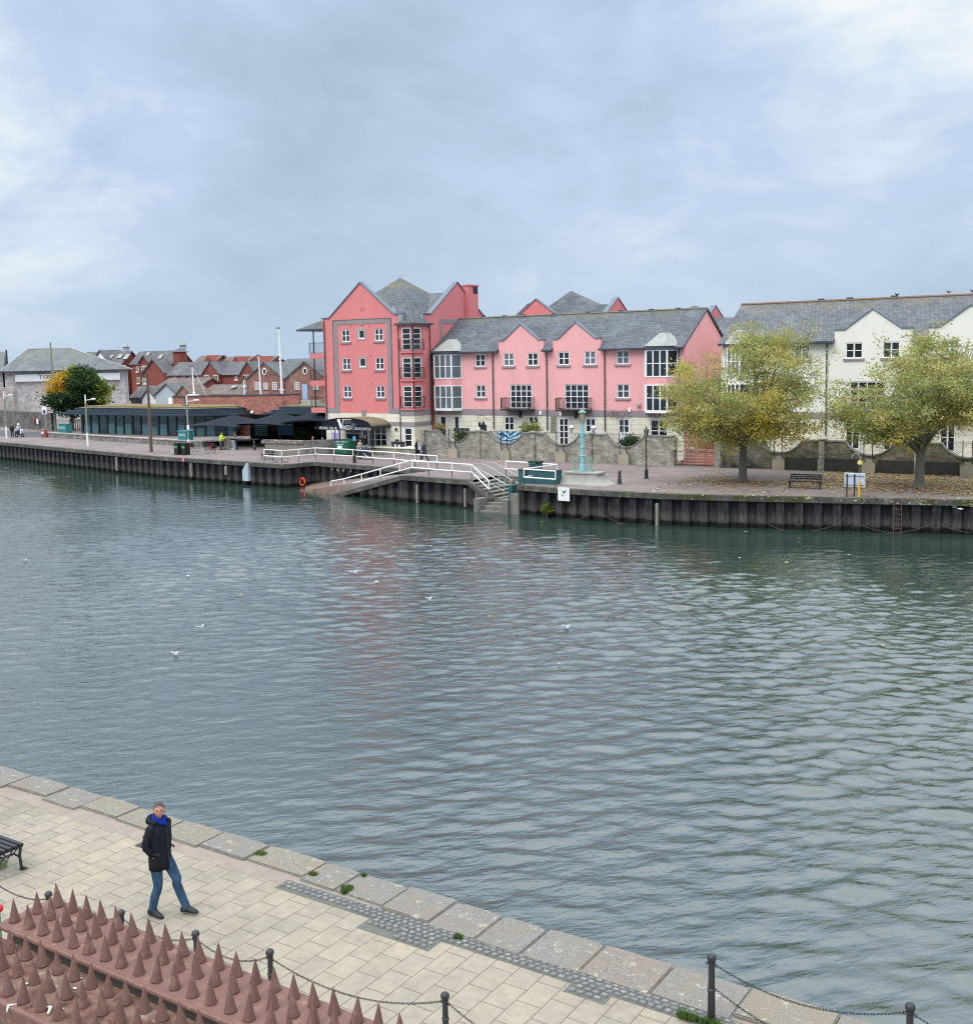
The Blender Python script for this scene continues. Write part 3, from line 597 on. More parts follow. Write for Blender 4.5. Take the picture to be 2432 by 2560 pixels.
def window(parent, T, u0, u1, z0, z1, cols=2, rows=2, d=0.10, sill=True, fw=0.085, mw=0.055, glass='glass', name='window', fmat='white', solid=0.0, lab=None, bigmid=False):
    """frame bars with a glass pane behind; solid = height of a solid door panel at the bottom"""
    mb = MB(T); e = 0.05
    mb.box(u0, u0 + fw, d - e, d + e, z0, z1); mb.box(u1 - fw, u1, d - e, d + e, z0, z1)
    mb.box(u0 + fw, u1 - fw, d - e, d + e, z1 - fw, z1); mb.box(u0 + fw, u1 - fw, d - e, d + e, z0, z0 + fw + solid)
    zb = z0 + fw + solid
    for i in range(1, cols):
        u = u0 + (u1 - u0) * i / cols; q = mw * (1.8 if (bigmid or cols == 2) else 1.5); mb.box(u - q / 2, u + q / 2, d - e * 0.9, d + e * 0.9, zb, z1 - fw)
    for j in range(1, rows):
        z = zb + (z1 - fw - zb) * j / rows; mb.box(u0 + fw, u1 - fw, d - e * 0.6, d + e * 0.6, z - mw / 2, z + mw / 2)
    w_ = mb.build(name, M[fmat], parent)
    if lab: w_['label'] = lab
    gl = MB(T); gl.quad((u0 + fw / 2, d + 0.01, zb - 0.02), (u1 - fw / 2, d + 0.01, zb - 0.02), (u1 - fw / 2, d + 0.01, z1 - fw / 2), (u0 + fw / 2, d + 0.01, z1 - fw / 2))
    gl.build('pane', M[glass], w_, recalc=False)
    if sill:
        s_ = MB(T); s_.box(u0 - 0.14, u1 + 0.14, -0.10, 0.06, z0 - 0.16, z0 - 0.005); s_.build('sill', M['mauve_stone'], w_)
    return w_
def profile_wall(name, mat, parent, T, poly, th, d=0.0):
    """flat outline in (u, z) extruded th inward"""
    mb = MB(); V = [T(u, d, z) for u, z in poly]; B_ = [T(u, d + th, z) for u, z in poly]; n = len(poly)
    tri = tessellate_polygon([[Vector((u, z, 0)) for u, z in poly]])
    mb.add(V + B_, [tuple(x) for x in tri] + [tuple(n + i for i in x) for x in tri] + [(i, (i + 1) % n, n + (i + 1) % n, n + i) for i in range(n)])
    return mb.build(name, mat, parent)
def cope(parent, T, pts, d0, d1, th, mat='coping', name='coping', over=0.0):
    """a coping strip along (u, z) points, seated on the wall between depths d0 and d1"""
    mb = MB(T)
    for i in range(len(pts) - 1):
        (a, za), (b, zb) = pts[i], pts[i + 1]
        mb.add([(a, d0, za), (b, d0, zb), (b, d1, zb), (a, d1, za), (a, d0, za + th), (b, d0, zb + th), (b, d1, zb + th), (a, d1, za + th)],
               [(0, 3, 2, 1), (4, 5, 6, 7), (0, 1, 5, 4), (1, 2, 6, 5), (2, 3, 7, 6), (3, 0, 4, 7)])
    return mb.build(name, M[mat], parent)
def pipe(parent, T, u, z0, z1, d=-0.10, r=0.05, name='downpipe'):
    mb = MB(); mb.tube([T(u, d, z0), T(u, d, z1)], r, 6)
    for z in np.arange(z0 + 0.5, z1, 1.8): mb.tube([T(u, d, z), T(u, d, z + 0.06)], r * 1.45, 6)
    return mb.build(name, M['dark_steel'], parent)
def balcony(parent, T, u0, u1, zf, h, proj, slab=0.12, bars='v', step=0.12, name='balcony', mat='black', brackets=True):
    mb = MB(T); mb.box(u0, u1, -proj, 0.0, zf - slab, zf); b = mb.build(name, M[mat], parent)
    r = MB(T); top = zf + h
    for q in ((u0, -proj), (u1 - 0.05, -proj)): r.box(q[0], q[0] + 0.05, q[1], q[1] + 0.05, zf, top)
    for z in (zf + 0.06, top - 0.05):
        r.box(u0, u1, -proj, -proj + 0.045, z, z + 0.045); r.box(u0, u0 + 0.045, -proj, 0, z, z + 0.045); r.box(u1 - 0.045, u1, -proj, 0, z, z + 0.045)
    if bars == 'v':
        for u in np.arange(u0 + step, u1 - 0.05, step): r.box(u, u + 0.02, -proj + 0.01, -proj + 0.03, zf + 0.06, top)
        for dd in np.arange(-proj + step, -0.02, step): r.box(u0 + 0.01, u0 + 0.03, dd, dd + 0.02, zf + 0.06, top); r.box(u1 - 0.03, u1 - 0.01, dd, dd + 0.02, zf + 0.06, top)
    else:
        H_ = h - 0.15; L_ = u1 - u0
        for x in np.arange(-H_, L_, step * 1.3):
            a0 = max(0, x); a1 = min(L_, x + H_)
            if a1 > a0: r.tube([(u0 + a0, -proj + 0.02, zf + 0.08 + (a0 - x)), (u0 + a1, -proj + 0.02, zf + 0.08 + (a1 - x))], 0.014, 4)
    r.build('railing', M[mat], b)
    if brackets:
        k = MB(T); um = (u0 + u1) / 2
        k.prism([(um - 0.12, -0.02, zf - slab - 0.62), (um - 0.12, -0.02, zf - slab), (um - 0.12, -proj * 0.55, zf - slab)], (0, 0, 0)) if False else k.box(um - 0.10, um + 0.10, -0.20, 0, zf - slab - 0.62, zf - slab)
        k.box(um - 0.16, um + 0.16, -0.34, 0, zf - slab - 0.2, zf - slab); k.build('bracket', M['black'], b)
    return b
def roof_slab(mb, a, b, c, d, th=0.14): mb.slab([a, b, c, d], th)

# ================================================================== tall pink building with the restaurant
big = thing('apartment_block', 'tall deep pink four storey building with pyramid roof and restaurant awning at its foot', 'building', (-66, 81, 0))
TF = frame(0, 81, 0)
wins = [(-69.0, -68.02, 10.12, 11.24), (-65.12, -64.14, 10.12, 11.24), (-69.0, -68.0, 7.55, 8.66), (-65.11, -64.13, 7.55, 8.66), (-68.98, -68.0, 5.02, 6.13), (-65.11, -64.12, 5.02, 6.13)]
sm = [(-67.02, -66.24, 10.35, 11.20), (-67.0, -66.2, 7.80, 8.66)]
wall('wall', M['pink_dark'], big, TF, -71.2, -62.25, 3.62, 12.05, wins + sm)
profile_wall('gable', M['pink_dark'], big, TF, [(-71.2, 12.05), (-62.0, 12.05), (-62.0, 12.38), (-62.85, 12.38), (-66.6, 15.38), (-70.45, 12.30), (-71.2, 12.30)], 0.4)
cope(big, TF, [(-71.32, 12.30), (-70.42, 12.30), (-66.6, 15.38), (-62.82, 12.38), (-61.9, 12.38)], -0.09, 0.45, 0.11)
fr = MB(TF)
for a in ((-69.95, -69.45, 3.62, 12.1), (-63.70, -63.22, 3.62, 12.1)): fr.box(a[0], a[1], -0.035, -0.001, a[2], a[3])
fr.box(-69.4499, -63.7001, -0.035, -0.001, 11.70, 12.1); fr.box(-71.2, -69.951, -0.035, -0.001, 3.62, 4.07); fr.box(-63.219, -62.25, -0.035, -0.001, 3.62, 4.07)
fr.box(-66.75, -66.35, -0.06, -0.036, 11.6, 12.2); fr.box(-66.82, -66.36, -0.06, -0.002, 3.4, 3.95)
fr.build('stone_band', M['mauve_stone'], big)
ln = MB(TF); ln.box(-70.0, -63.17, -0.06, -0.0355, 12.1, 12.13); ln.box(-69.99, -69.95, -0.05, -0.001, 4.07, 12.1); ln.box(-63.22, -63.18, -0.05, -0.001, 4.07, 12.1); ln.build('band_edge', M['coping_dark'], big)
for i, a in enumerate(wins): window(big, TF, *a, glass='glass_mid' if i % 3 else 'glass')
for a in sm:
    window(big, TF, *a, cols=1, rows=1, sill=False, fw=0.11)
    f_ = MB(TF)
    for q in ((a[0] - 0.12, a[0], a[2] - 0.12, a[3] + 0.12), (a[1], a[1] + 0.12, a[2] - 0.12, a[3] + 0.12)): f_.box(q[0], q[1], -0.03, 0.0, q[2], q[3])
    f_.box(a[0], a[1], -0.03, 0, a[2] - 0.12, a[2]); f_.box(a[0], a[1], -0.03, 0, a[3], a[3] + 0.12); f_.build('stone_surround', M['concrete_pale'], big)
vn = MB(TF)
for u, z in ((-66.65, 13.05), (-66.35, 13.05), (-66.65, 12.85), (-66.35, 12.85), (-65.75, 11.45), (-65.7, 8.75), (-65.65, 6.25), (-67.9, 11.5), (-63.4, 8.9)): vn.box(u, u + 0.16, -0.02, 0.0, z, z + 0.1)
vn.build('air_vent', m_plain('vent_pink', (0.42, 0.12, 0.12), 0.8), big)
# stone ground floor
shop = [(-68.9, -64.05, 0.62, 2.35), ]
wall('stone_base', M['cream_stone'], big, TF, -71.2, -62.25, 2.86, 3.62)
wall('stone_band', M['mauve_stone'], big, TF, -71.2, -62.25, 2.5, 2.86, d=-0.02)
wall('stone_base', M['cream_stone'], big, TF, -71.2, -62.25, 0.6, 2.5, [(-68.9, -64.05, 0.62, 2.35)])
wall('plinth', M['mauve_stone'], big, TF, -71.2, -61.0, 0.0, 0.6, d=-0.03)
window(big, TF, -68.9, -66.95, 0.62, 2.35, 2, 3, sill=False, name='shop_window'); window(big, TF, -66.15, -64.05, 0.62, 2.35, 3, 3, sill=False, name='shop_window')
window(big, TF, -66.93, -66.17, 0.62, 2.35, 1, 1, sill=False, name='door', fw=0.13)
nt = MB(TF); nt.box(-66.66, -66.46, 0.035, 0.048, 1.3, 1.62); nt.box(-67.25, -67.07, 0.035, 0.048, 1.3, 1.6); nt.build('notice', M['white'], big)
pl_ = MB(TF); pl_.box(-63.05, -62.65, -0.03, 0, 1.05, 1.3); pl_.build('plaque', M['dark_steel'], big)
al = MB(TF); al.box(-63.0, -62.8, -0.12, 0, 2.1, 2.3); al.build('wall_light', M['black'], big)
po = MB(TF); po.box(-70.55, -69.55, -0.06, -0.03, 0.95, 2.2); po.build('poster', m_plain('lilac_poster', (0.46, 0.36, 0.72), 0.6, 0.2, 3), big)
po = MB(TF); po.box(-70.4, -69.7, -0.075, -0.061, 1.75, 2.1); po.build('poster_panel', M['white'], big)
# corner bay: left face continues the front, right face looks east
TE = frame(-60.75, 80.85, 90)       # u runs back from the corner
TB = frame(0, 80.88, 0)
bayz = [(9.20, 11.22), (6.72, 8.62), (4.15, 6.12)]
hl_ = [(-62.0, -60.95, a, b) for a, b in bayz]; hr_ = [(0.12, 1.35, a, b) for a, b in bayz]
wall('bay_wall', M['pink_dark'], big, TB, -62.25, -60.75, 3.95, 11.5, hl_); wall('bay_wall', M['pink_dark'], big, TE, 0, 2.6, 3.95, 11.5, hr_)
wall('bay_base', M['mauve_stone'], big, TB, -62.25, -60.75, 3.45, 3.95, d=-0.05); wall('bay_base', M['mauve_stone'], big, TE, -0.05, 2.6, 3.45, 3.95, d=-0.05)
wall('bay_base', M['cream_stone'], big, TB, -62.25, -60.75, 2.86, 3.45); wall('bay_base', M['cream_stone'], big, TE, 0, 2.6, 2.86, 3.45)
wall('bay_base', M['mauve_stone'], big, TB, -62.25, -60.75, 2.5, 2.86, d=-0.04); wall('bay_base', M['mauve_stone'], big, TE, -0.04, 2.6, 2.5, 2.86, d=-0.04)
wall('bay_base', M['cream_stone'], big, TB, -62.25, -60.75, 0.0, 2.5, [(-62.0, -61.05, 0.62, 2.4)]); wall('bay_base', M['cream_stone'], big, TE, 0, 2.6, 0.0, 2.5)
window(big, TB, -62.0, -61.05, 0.62, 2.4, 1, 3, sill=False, name='door', fw=0.12)
for a, b in bayz:
    window(big, TB, -62.0, -60.95, a, b, 1, 4, sill=False, name='french_window', fw=0.11); window(big, TE, 0.12, 1.35, a, b, 1, 4, sill=False, name='french_window', fw=0.11)
    rl = MB()
    for T_, u0, u1 in ((TB, -62.1, -60.66), (TE, -0.12, 1.5)):
        for z in (a + 0.05, a + 0.95):
            rl.tube([T_(u0, -0.14, z), T_(u1, -0.14, z)], 0.028, 5)
        for q in np.arange(u0, u1 - 0.3, 0.16):
            rl.tube([T_(q, -0.14, a + 0.08), T_(min(q + 0.8, u1), -0.14, a + 0.08 + min(0.8, u1 - q))], 0.012, 4)
        rl.tube([T_(u0, -0.14, a), T_(u0, -0.14, a + 1.0)], 0.03, 5); rl.tube([T_(u1, -0.14, a), T_(u1, -0.14, a + 1.0)], 0.03, 5)
    rl.build('bay_railing', M['black'], big)
    sl_ = MB(); sl_.box(-62.15, -60.6, 80.72, 80.88, a - 0.2, a - 0.1); sl_.box(-60.75, -60.58, 80.88, 82.4, a - 0.2, a - 0.1); sl_.build('bay_sill', M['pink_dark'], big)
po = MB(); po.tube([(-60.68, 80.8, 4.0), (-60.68, 80.8, 11.4)], 0.06, 8); po.build('corner_post', M['black'], big)
ge = MB(); ge.box(-62.55, -60.45, 80.58, 80.86, 11.42, 11.6); ge.box(-60.74, -60.45, 80.86, 83.6, 11.42, 11.6); ge.build('bay_gutter', M['coping_dark'], big)
# east side with its own gable and chimney
TX = frame(-61.0, 0, 90)
wall('side_wall', M['pink_dark'], big, TX, 83.0, 92.75, 0, 12.3)
profile_wall('side_gable', M['pink_dark'], big, TX, [(83.0, 12.3), (92.75, 12.3), (92.75, 12.45), (92.6, 12.45), (88.27, 15.45), (83.95, 12.42), (83.0, 12.42)], 0.4)
cope(big, TX, [(82.9, 12.42), (83.95, 12.42), (88.27, 15.45), (92.6, 12.45), (92.9, 12.45)], -0.09, 0.45, 0.11)
fr = MB(TX); fr.box(85.3, 85.75, -0.035, -0.001, 3.6, 12.05); fr.box(85.751, 89.5, -0.035, -0.001, 11.65, 12.05); fr.build('stone_band', M['mauve_stone'], big)
ch = MB(TX); ch.box(89.5, 91.1, -0.45, 0.5, 11.0, 15.2); ch.box(89.42, 91.18, -0.53, 0.58, 15.2, 15.32); c_ = ch.build('chimney', M['pink_dark'], big)
cv = MB(TX); cv.box(90.25, 91.0, -0.48, -0.4501, 14.5, 15.15); cv.build('vent', M['black'], c_)
wall('rear_wall', M['pink_dark'], big, frame(0, 92.75, 180), 61.0, 71.2, 0, 12.05); wall('west_wall', M['pink_dark'], big, frame(-71.2, 0, -90), -92.75, -81.0, 0, 12.3)
# roofs
AP = (-65.95, 86.1, 16.05)
rf = MB(); e0 = 11.5
C0 = (-60.45, 80.6, e0); ks_ = (AP[2] - e0) / (AP[1] - 80.6); ke_ = (AP[2] - e0) / (-60.45 - AP[0])
ps_ = lambda x, y: (x, y, e0 + (y - 80.6) * ks_); pe_ = lambda x, y: (x, y, e0 + (-60.45 - x) * ke_)
rf.add([C0, ps_(-62.2, 80.6), ps_(-62.2, 81.42), ps_(-70.7, 81.42), AP], [(0, 1, 2, 4), (2, 3, 4)])
rf.add([C0, pe_(-60.45, 83.2), pe_(-61.42, 83.2), pe_(-61.42, 91.8), AP], [(0, 4, 2, 1), (2, 4, 3)])
rf.add([pe_(-61.42, 91.8), (-70.7, 91.8, 12.3), ps_(-70.7, 81.42), AP], [(0, 1, 3), (1, 2, 3)])
rf.build('roof', M['slate_tower'], big, recalc=False)
r2 = MB()
for sx in (-1, 1): r2.slab([(-66.6, 81.2, 14.6), (-66.6 + sx * 3.95, 81.2, 12.1), (-66.6 + sx * 3.95, 87.0, 12.1), (-66.6, 87.0, 14.6)], 0.1)
r2.slab([(-61.2, 88.27, 14.6), (-61.2, 83.8, 12.1), (-66.0, 83.8, 12.1), (-66.0, 88.27, 14.6)], 0.1); r2.slab([(-61.2, 88.27, 14.6), (-61.2, 92.7, 12.1), (-66.0, 92.7, 12.1), (-66.0, 88.27, 14.6)], 0.1)
r2.build('gable_roof', M['slate'], big)
hip = MB(); hip.tube([(-60.5, 80.66, 11.62), (AP[0], AP[1], AP[2])], 0.06, 6); hip.build('hip_ridge', m_plain('dark_lead', (0.13, 0.135, 0.14), 0.6, 0.3, 2), big)
vl = MB(); vl.tube([(-64.2, 82.6, 13.15), (-62.7, 81.15, 12.3)], 0.08, 5); vl.tube([(-62.75, 84.1, 12.4), (-61.35, 83.9, 12.35)], 0.06, 5); vl.build('valley', M['lead'], big)
fl = MB(); fl.box(-62.3, -61.9, 80.92, 81.3, 11.5, 12.38); fl.box(-61.35, -61.0, 82.75, 83.05, 11.5, 12.4); fl.build('lead_cheek', M['lead'], big)
pipe(big, TF, -62.32, 0.6, 11.4, -0.14); pipe(big, TE, 2.45, 2.5, 11.4, -0.12); pipe(big, TF, -71.0, 2.9, 12.1, -0.1)
# west balconies
for z in (9.17, 6.6, 4.02):
    bw = MB(); bw.box(-74.25, -71.2, 82.4, 84.6, z - 0.5, z - 0.02); b_ = bw.build('balcony', M['pink_dark'], big)
    rr = MB(frame(0, 82.4, 0))
    for q in (0.0, 0.95): rr.box(-74.25, -71.25, 0, 0.05, z + q, z + q + 0.05)
    for u in (-74.25, -71.3): rr.box(u, u + 0.05, 0, 0.05, z, z + 1.0)
    for x in np.arange(-0.8, 3.0, 0.2):
        a0, a1 = max(0, x), min(3.0, x + 0.9)
        if a1 > a0: rr.tube([(-74.25 + a0, 0.02, z + 0.05 + a0 - x), (-74.25 + a1, 0.02, z + 0.05 + a1 - x)], 0.015, 4)
    rr.build('railing', M['black'], b_)
po = MB(); po.tube([(-73.75, 82.5, 3.9), (-73.75, 82.5, 11.35)], 0.06, 6); po.build('balcony_post', M['black'], big)
br = MB(); br.add([(-75.1, 81.8, 11.45), (-71.2, 81.8, 11.45), (-71.2, 84.9, 11.45), (-75.1, 84.9, 11.45), (-71.2, 82.6, 12.5), (-71.2, 84.2, 12.5), (-73.4, 83.3, 12.3)], [(0, 1, 4, 6), (1, 2, 5, 4), (2, 3, 6, 5), (3, 0, 6), (4, 5, 6), (0, 3, 2, 1)]); br.build('balcony_roof', M['slate'], big)
bg = MB(); bg.box(-75.2, -71.2, 81.7, 85.0, 11.28, 11.45); bg.build('fascia', M['coping_dark'], big)
# barrel awning with the restaurant's name
YA = 78.2
La = S('f', 60, 330, YA).x; Ra = S('f', 1530, 340, YA).x; zb_ = S('f', 800, 365, YA).z; zt_ = S('f', 760, 50, YA).z; uL = S('f', 250, 220, YA).x
arc = []
N = 18; cx_ = (uL + Ra) / 2; hw = (Ra - uL) / 2; hh_ = zt_ - (zb_ + 0.32)
for i in range(N + 1):
    a = math.pi * (1 - i / N); arc.append((cx_ + hw * math.cos(a) * 1.0, zb_ + 0.32 + hh_ * math.sin(a) ** 0.8))
aw = MB(); 
for i in range(N): aw.add([(arc[i][0], YA + 0.06, arc[i][1]), (arc[i + 1][0], YA + 0.06, arc[i + 1][1]), (arc[i + 1][0], 80.98, arc[i + 1][1]), (arc[i][0], 80.98, arc[i][1])], [(0, 1, 2, 3)])
aw_ = aw.build('awning', m_plain('awning_canvas_top', (0.20, 0.165, 0.10), 0.9, 0.3, 1.5), big, recalc=False)
profile_wall('awning_front', M['black_soft'], aw_, frame(0, YA, 0), [(La, zb_), (Ra, zb_), (Ra, zb_ + 0.32)] + [(a, b) for a, b in arc[::-1][1:-1]] + [(uL, zb_ + 0.32), (La, zb_ + 0.26)], 0.06)
ed = MB(); ed.tube([(a, YA - 0.02, b) for a, b in arc], 0.035, 5); ed.box(Ra - 0.02, Ra + 0.06, YA + 0.07, 80.96, zb_ + 0.08, zb_ + 0.36)
for x, y in ((Ra - 0.05, YA + 0.1), (La + 2.35, YA + 0.1), (S('f', 705, 500, YA).x, YA + 0.1), (S('f', 1590, 600, YA + 1.2).x, YA + 1.2)): ed.tube([(x, y, 0.0), (x, y, zb_ + 0.1)], 0.05, 6)
ed.build('awning_frame', M['black'], aw_)
def on_awning(px, pz): return lambda u, v: (px + u, YA - 0.022, pz + v)
def fl_(u, v): p_ = S('f', u, v, YA - 0.02); return p_.x, p_.z
def text_at(body, u0, v0, u1, v1, ital=0.0, mat='white'):
    a = fl_(u0, v1); b = fl_(u1, v0); lettering('lettering', body, M[mat], aw_, on_awning(a[0], a[1]), b[0] - a[0], b[1] - a[1], ital)
text_at('RESTAURANT · CAFE · BAR', 195, 285, 650, 340); text_at('ENEZIA', 785, 250, 1030, 350); text_at('VENEZIA CAFE · DANCE CLUB', 1045, 305, 1525, 358)
text_at('RESTAURANT', 840, 115, 1020, 140, mat='steel'); text_at('CAFE & BAR', 840, 165, 1020, 190, mat='steel')
V_ = MB()
def vp(*q): V_.prism([(fl_(a, b)[0], YA - 0.03, fl_(a, b)[1]) for a, b in q], (0, 0.012, 0))
vp((660, 80), (725, 80), (770, 250), (755, 340), (738, 335), (695, 200), (690, 165), (662, 160)); vp((755, 340), (770, 335), (828, 92), (812, 92)); vp((780, 76), (1020, 80), (1020, 92), (780, 90))
V_.build('letter', M['white'], aw_)

# ================================================================== pink terrace
def gable_roof_x(mb, x0, x1, ye, ze, yr, zr, yb, gaps=(), yg=None):
    """front slope cut round the gables, full back slope"""
    sl_ = (zr - ze) / (yr - ye); zg = ze + (yg - ye) * sl_ if yg else ze; xs_ = [x0]
    for a, b in gaps: xs_ += [a, b]
    xs_.append(x1)
    for i in range(0, len(xs_), 2): mb.slab([(xs_[i], ye, ze), (xs_[i + 1], ye, ze), (xs_[i + 1], yg or ye, zg), (xs_[i], yg or ye, zg)], 0.1) if gaps else None
    if gaps: mb.slab([(x0, yg, zg), (x1, yg, zg), (x1, yr, zr), (x0, yr, zr)], 0.1)
    else: mb.slab([(x0, ye, ze), (x1, ye, ze), (x1, yr, zr), (x0, yr, zr)], 0.1)
    mb.slab([(x0, yr, zr), (x1, yr, zr), (x1, yb, ze), (x0, yb, ze)], 0.1)
def bay_window(parent, T, u0, u1, levels, proj, hide=None):
    cut = 0.5; P = [(u0, 0), (u0 + cut, -proj), (u1 - cut, -proj), (u1, 0)]
    for li, (a, b) in enumerate(levels):
        f_ = MB(T); g_ = MB(T)
        for i in range(3):
            (p0, d0), (p1, d1) = P[i], P[i + 1]; n_ = 3 if i == 1 else 1; L_ = math.hypot(p1 - p0, d1 - d0)
            for k in range(n_ + 1):
                q = k / n_; x, dd = p0 + (p1 - p0) * q, d0 + (d1 - d0) * q; wd = 0.06 if k in (0, n_) else 0.05
                f_.box(x - wd, x + wd, dd - 0.05, dd + 0.05, a, b)
            for z, hh in ((a, 0.10), (a + (b - a) * 0.49, 0.06), (b - 0.09, 0.09)):
                f_.add([(p0, d0 - 0.04, z), (p1, d1 - 0.04, z), (p1, d1 + 0.05, z), (p0, d0 + 0.05, z), (p0, d0 - 0.04, z + hh), (p1, d1 - 0.04, z + hh), (p1, d1 + 0.05, z + hh), (p0, d0 + 0.05, z + hh)], [(0, 3, 2, 1), (4, 5, 6, 7), (0, 1, 5, 4), (1, 2, 6, 5), (2, 3, 7, 6), (3, 0, 4, 7)])
            if n_ == 2:
                for q in (0.0,): pass
            g_.quad((p0, d0, a), (p1, d1, a), (p1, d1, b), (p0, d0, b))
            m_ = 0.5 if n_ == 1 else None
            for q in ((0.36,) if n_ == 1 else (0.25, 0.75)):
                pass
        w_ = f_.build('bay_window', M['white'], parent); g_.build('pane', M['glass_pale' if hide is None or hide[li] else 'glass'], w_, recalc=False)
    return P
def bay_solid(parent, T, P, z0, z1, mat, name, grow=0.0):
    Q = [(P[0][0] - grow, 0), (P[1][0] - grow * 0.5, P[1][1] - grow), (P[2][0] + grow * 0.5, P[2][1] - grow), (P[3][0] + grow, 0)]
    mb = MB(); lo = [T(u, d, z0) for u, d in Q]; hi = [T(u, d, z1) for u, d in Q]
    mb.add(lo + hi, [(0, 3, 2, 1), (4, 5, 6, 7), (0, 1, 5, 4), (1, 2, 6, 5), (2, 3, 7, 6), (3, 0, 4, 7)]); return mb.build(name, M[mat], parent)
def bay_hood(parent, T, P, z0, z1, mat='lead'):
    um = (P[0][0] + P[3][0]) / 2; g_ = 0.15; mb = MB(T)
    B_ = [(P[0][0] - g_, 0.0, z0), (P[1][0] - g_ * .6, P[1][1] - g_, z0), (P[2][0] + g_ * .6, P[2][1] - g_, z0), (P[3][0] + g_, 0.0, z0)]; q = 0.42
    Tp = [(um - q, 0.85, z1), (um - q * 0.6, 0.35, z1), (um + q * 0.6, 0.35, z1), (um + q, 0.85, z1)]; bk = [(P[0][0] - g_, 0.9, z0), (P[3][0] + g_, 0.9, z0)]
    mb.add(B_ + Tp + bk, [(0, 1, 5, 4), (1, 2, 6, 5), (2, 3, 7, 6), (4, 5, 6, 7), (0, 4, 8), (3, 9, 7), (4, 7, 9, 8)]); return mb.build('bay_roof', M[mat], parent)

ter = thing('terraced_house', 'pale pink terrace with two small gables, two bay windows and a slate roof', 'building', (-48, 84, 0))
TT = frame(0, 84, 0)
U0, U1 = -60.85, -36.5
up = [(-56.27, -55.21, 7.68, 8.79), (-53.33, -52.25, 7.68, 8.79), (-50.9, -49.84, 7.68, 8.79), (-47.88, -46.8, 7.70, 8.82), (-45.39, -44.3, 7.70, 8.82), (-42.4, -41.27, 7.70, 8.83)]
lo = [(-56.27, -55.22, 4.95, 6.07), (-42.4, -41.27, 4.95, 6.09)]
fd = [(-52.7, -50.5, 4.02, 6.09), (-47.28, -44.98, 4.02, 6.09)]
wall('wall', M['pink'], ter, TT, U0, U1, 3.93, 8.95, up + lo + fd)
for a in up: window(ter, TT, *a, glass=random.choice(['glass', 'glass', 'glass_pale']))
for a in lo: window(ter, TT, *a, glass='glass_mid')
for a in fd:
    window(ter, TT, *a, cols=4, rows=4, sill=False, name='french_window', bigmid=False)
    balcony(ter, TT, a[0] - 0.38, a[1] + 0.30, 4.0, 0.98, 0.95)
wall('stone_band', M['mauve_stone'], ter, TT, U0, U1, 3.41, 3.93, d=-0.03)
gd = [(-60.3, -59.5, 0.9, 3.35), (-58.75, -58.1, 0.9, 3.35), (-56.24, -55.28, 2.22, 3.38), (-53.38, -52.3, 1.0, 3.38), (-50.9, -49.87, 1.0, 3.38), (-47.95, -46.9, 0.9, 3.32), (-45.38, -44.33, 1.0, 3.31), (-42.32, -41.25, 1.0, 3.31), (-39.45, -37.9, 1.4, 3.26)]
wall('stone_base', M['cream_stone'], ter, TT, U0, U1, 0.0, 3.41, gd)
window(ter, TT, *gd[0], cols=1, rows=2, sill=False, fw=0.15, name='door'); window(ter, TT, *gd[1], cols=1, rows=2, sill=False, fw=0.12, name='door')
window(ter, TT, *gd[2], fw=0.12, sill=False)
for a in (gd[3], gd[6], gd[7]): window(ter, TT, *a, cols=2, rows=2, sill=False, fw=0.13, solid=1.05, name='door')
window(ter, TT, *gd[4], cols=2, rows=4, sill=False, fw=0.10, name='door'); window(ter, TT, *gd[5], cols=2, rows=4, sill=False, fw=0.16, mw=0.06, name='french_window'); window(ter, TT, *gd[8], cols=2, rows=2, sill=False, fw=0.1)
gab = [(-53.78, -49.28, -51.55), (-48.37, -43.86, -46.16)]
for a, b, c in gab:
    profile_wall('gable', M['pink'], ter, TT, [(a, 8.95), (b, 8.95), (b, 9.84), (b - 0.5, 9.84), (c, 11.2), (a + 0.5, 9.84), (a, 9.84)], 0.35)
    cope(ter, TT, [(a - 0.08, 9.84), (a + 0.5, 9.84), (c, 11.2), (b - 0.5, 9.84), (b + 0.08, 9.84)], -0.07, 0.4, 0.09)
    g_ = MB()
    for s_ in (-1, 1): g_.slab([(c, 84.3, 11.15), (c + s_ * 2.15, 84.3, 9.6), (c + s_ * 2.15, 88.0, 9.6), (c, 88.0, 11.15)], 0.08)
    g_.build('gable_roof', M['slate'], ter)
rf = MB(); gable_roof_x(rf, U0 - 0.1, U1 + 0.05, 83.62, 8.98, 88.5, 12.1, 93.4, [(a, b) for a, b, c in gab], 84.36)
rf.build('roof', M['slate'], ter)
rg = MB(); rg.tube([(U0 - 0.1, 88.5, 12.12), (U1 + 0.1, 88.5, 12.12)], 0.10, 6); rg.build('ridge_tiles', m_plain('ridge_tiles', (0.20, 0.18, 0.13), 0.9, 0.3, 3), ter)
vt = MB()
for x in (-58.5, -56.2, -54.1, -51.0, -47.6, -44.4, -41.6, -39.2): vt.box(x, x + 0.42, 88.42, 88.58, 12.18, 12.26)
vt.build('ridge_vent', M['coping_dark'], ter)
gt = MB()
for a, b in ((U0 - 0.15, -53.8), (-49.26, -48.39), (-43.84, U1 + 0.1)): gt = MB(); gt.box(a, b, 83.48, 83.62, 8.86, 8.99); gt.box(a, b, 83.62, 84.0, 8.84, 8.92); gt.build('gutter', M['coping_dark'], ter)
TR = frame(U1, 0, 90)
profile_wall('gable_end', M['pink'], ter, TR, [(84.012, 0.0), (92.99, 0.0), (92.99, 9.0), (88.5, 11.95), (84.012, 9.05)], 0.3, d=0.0)
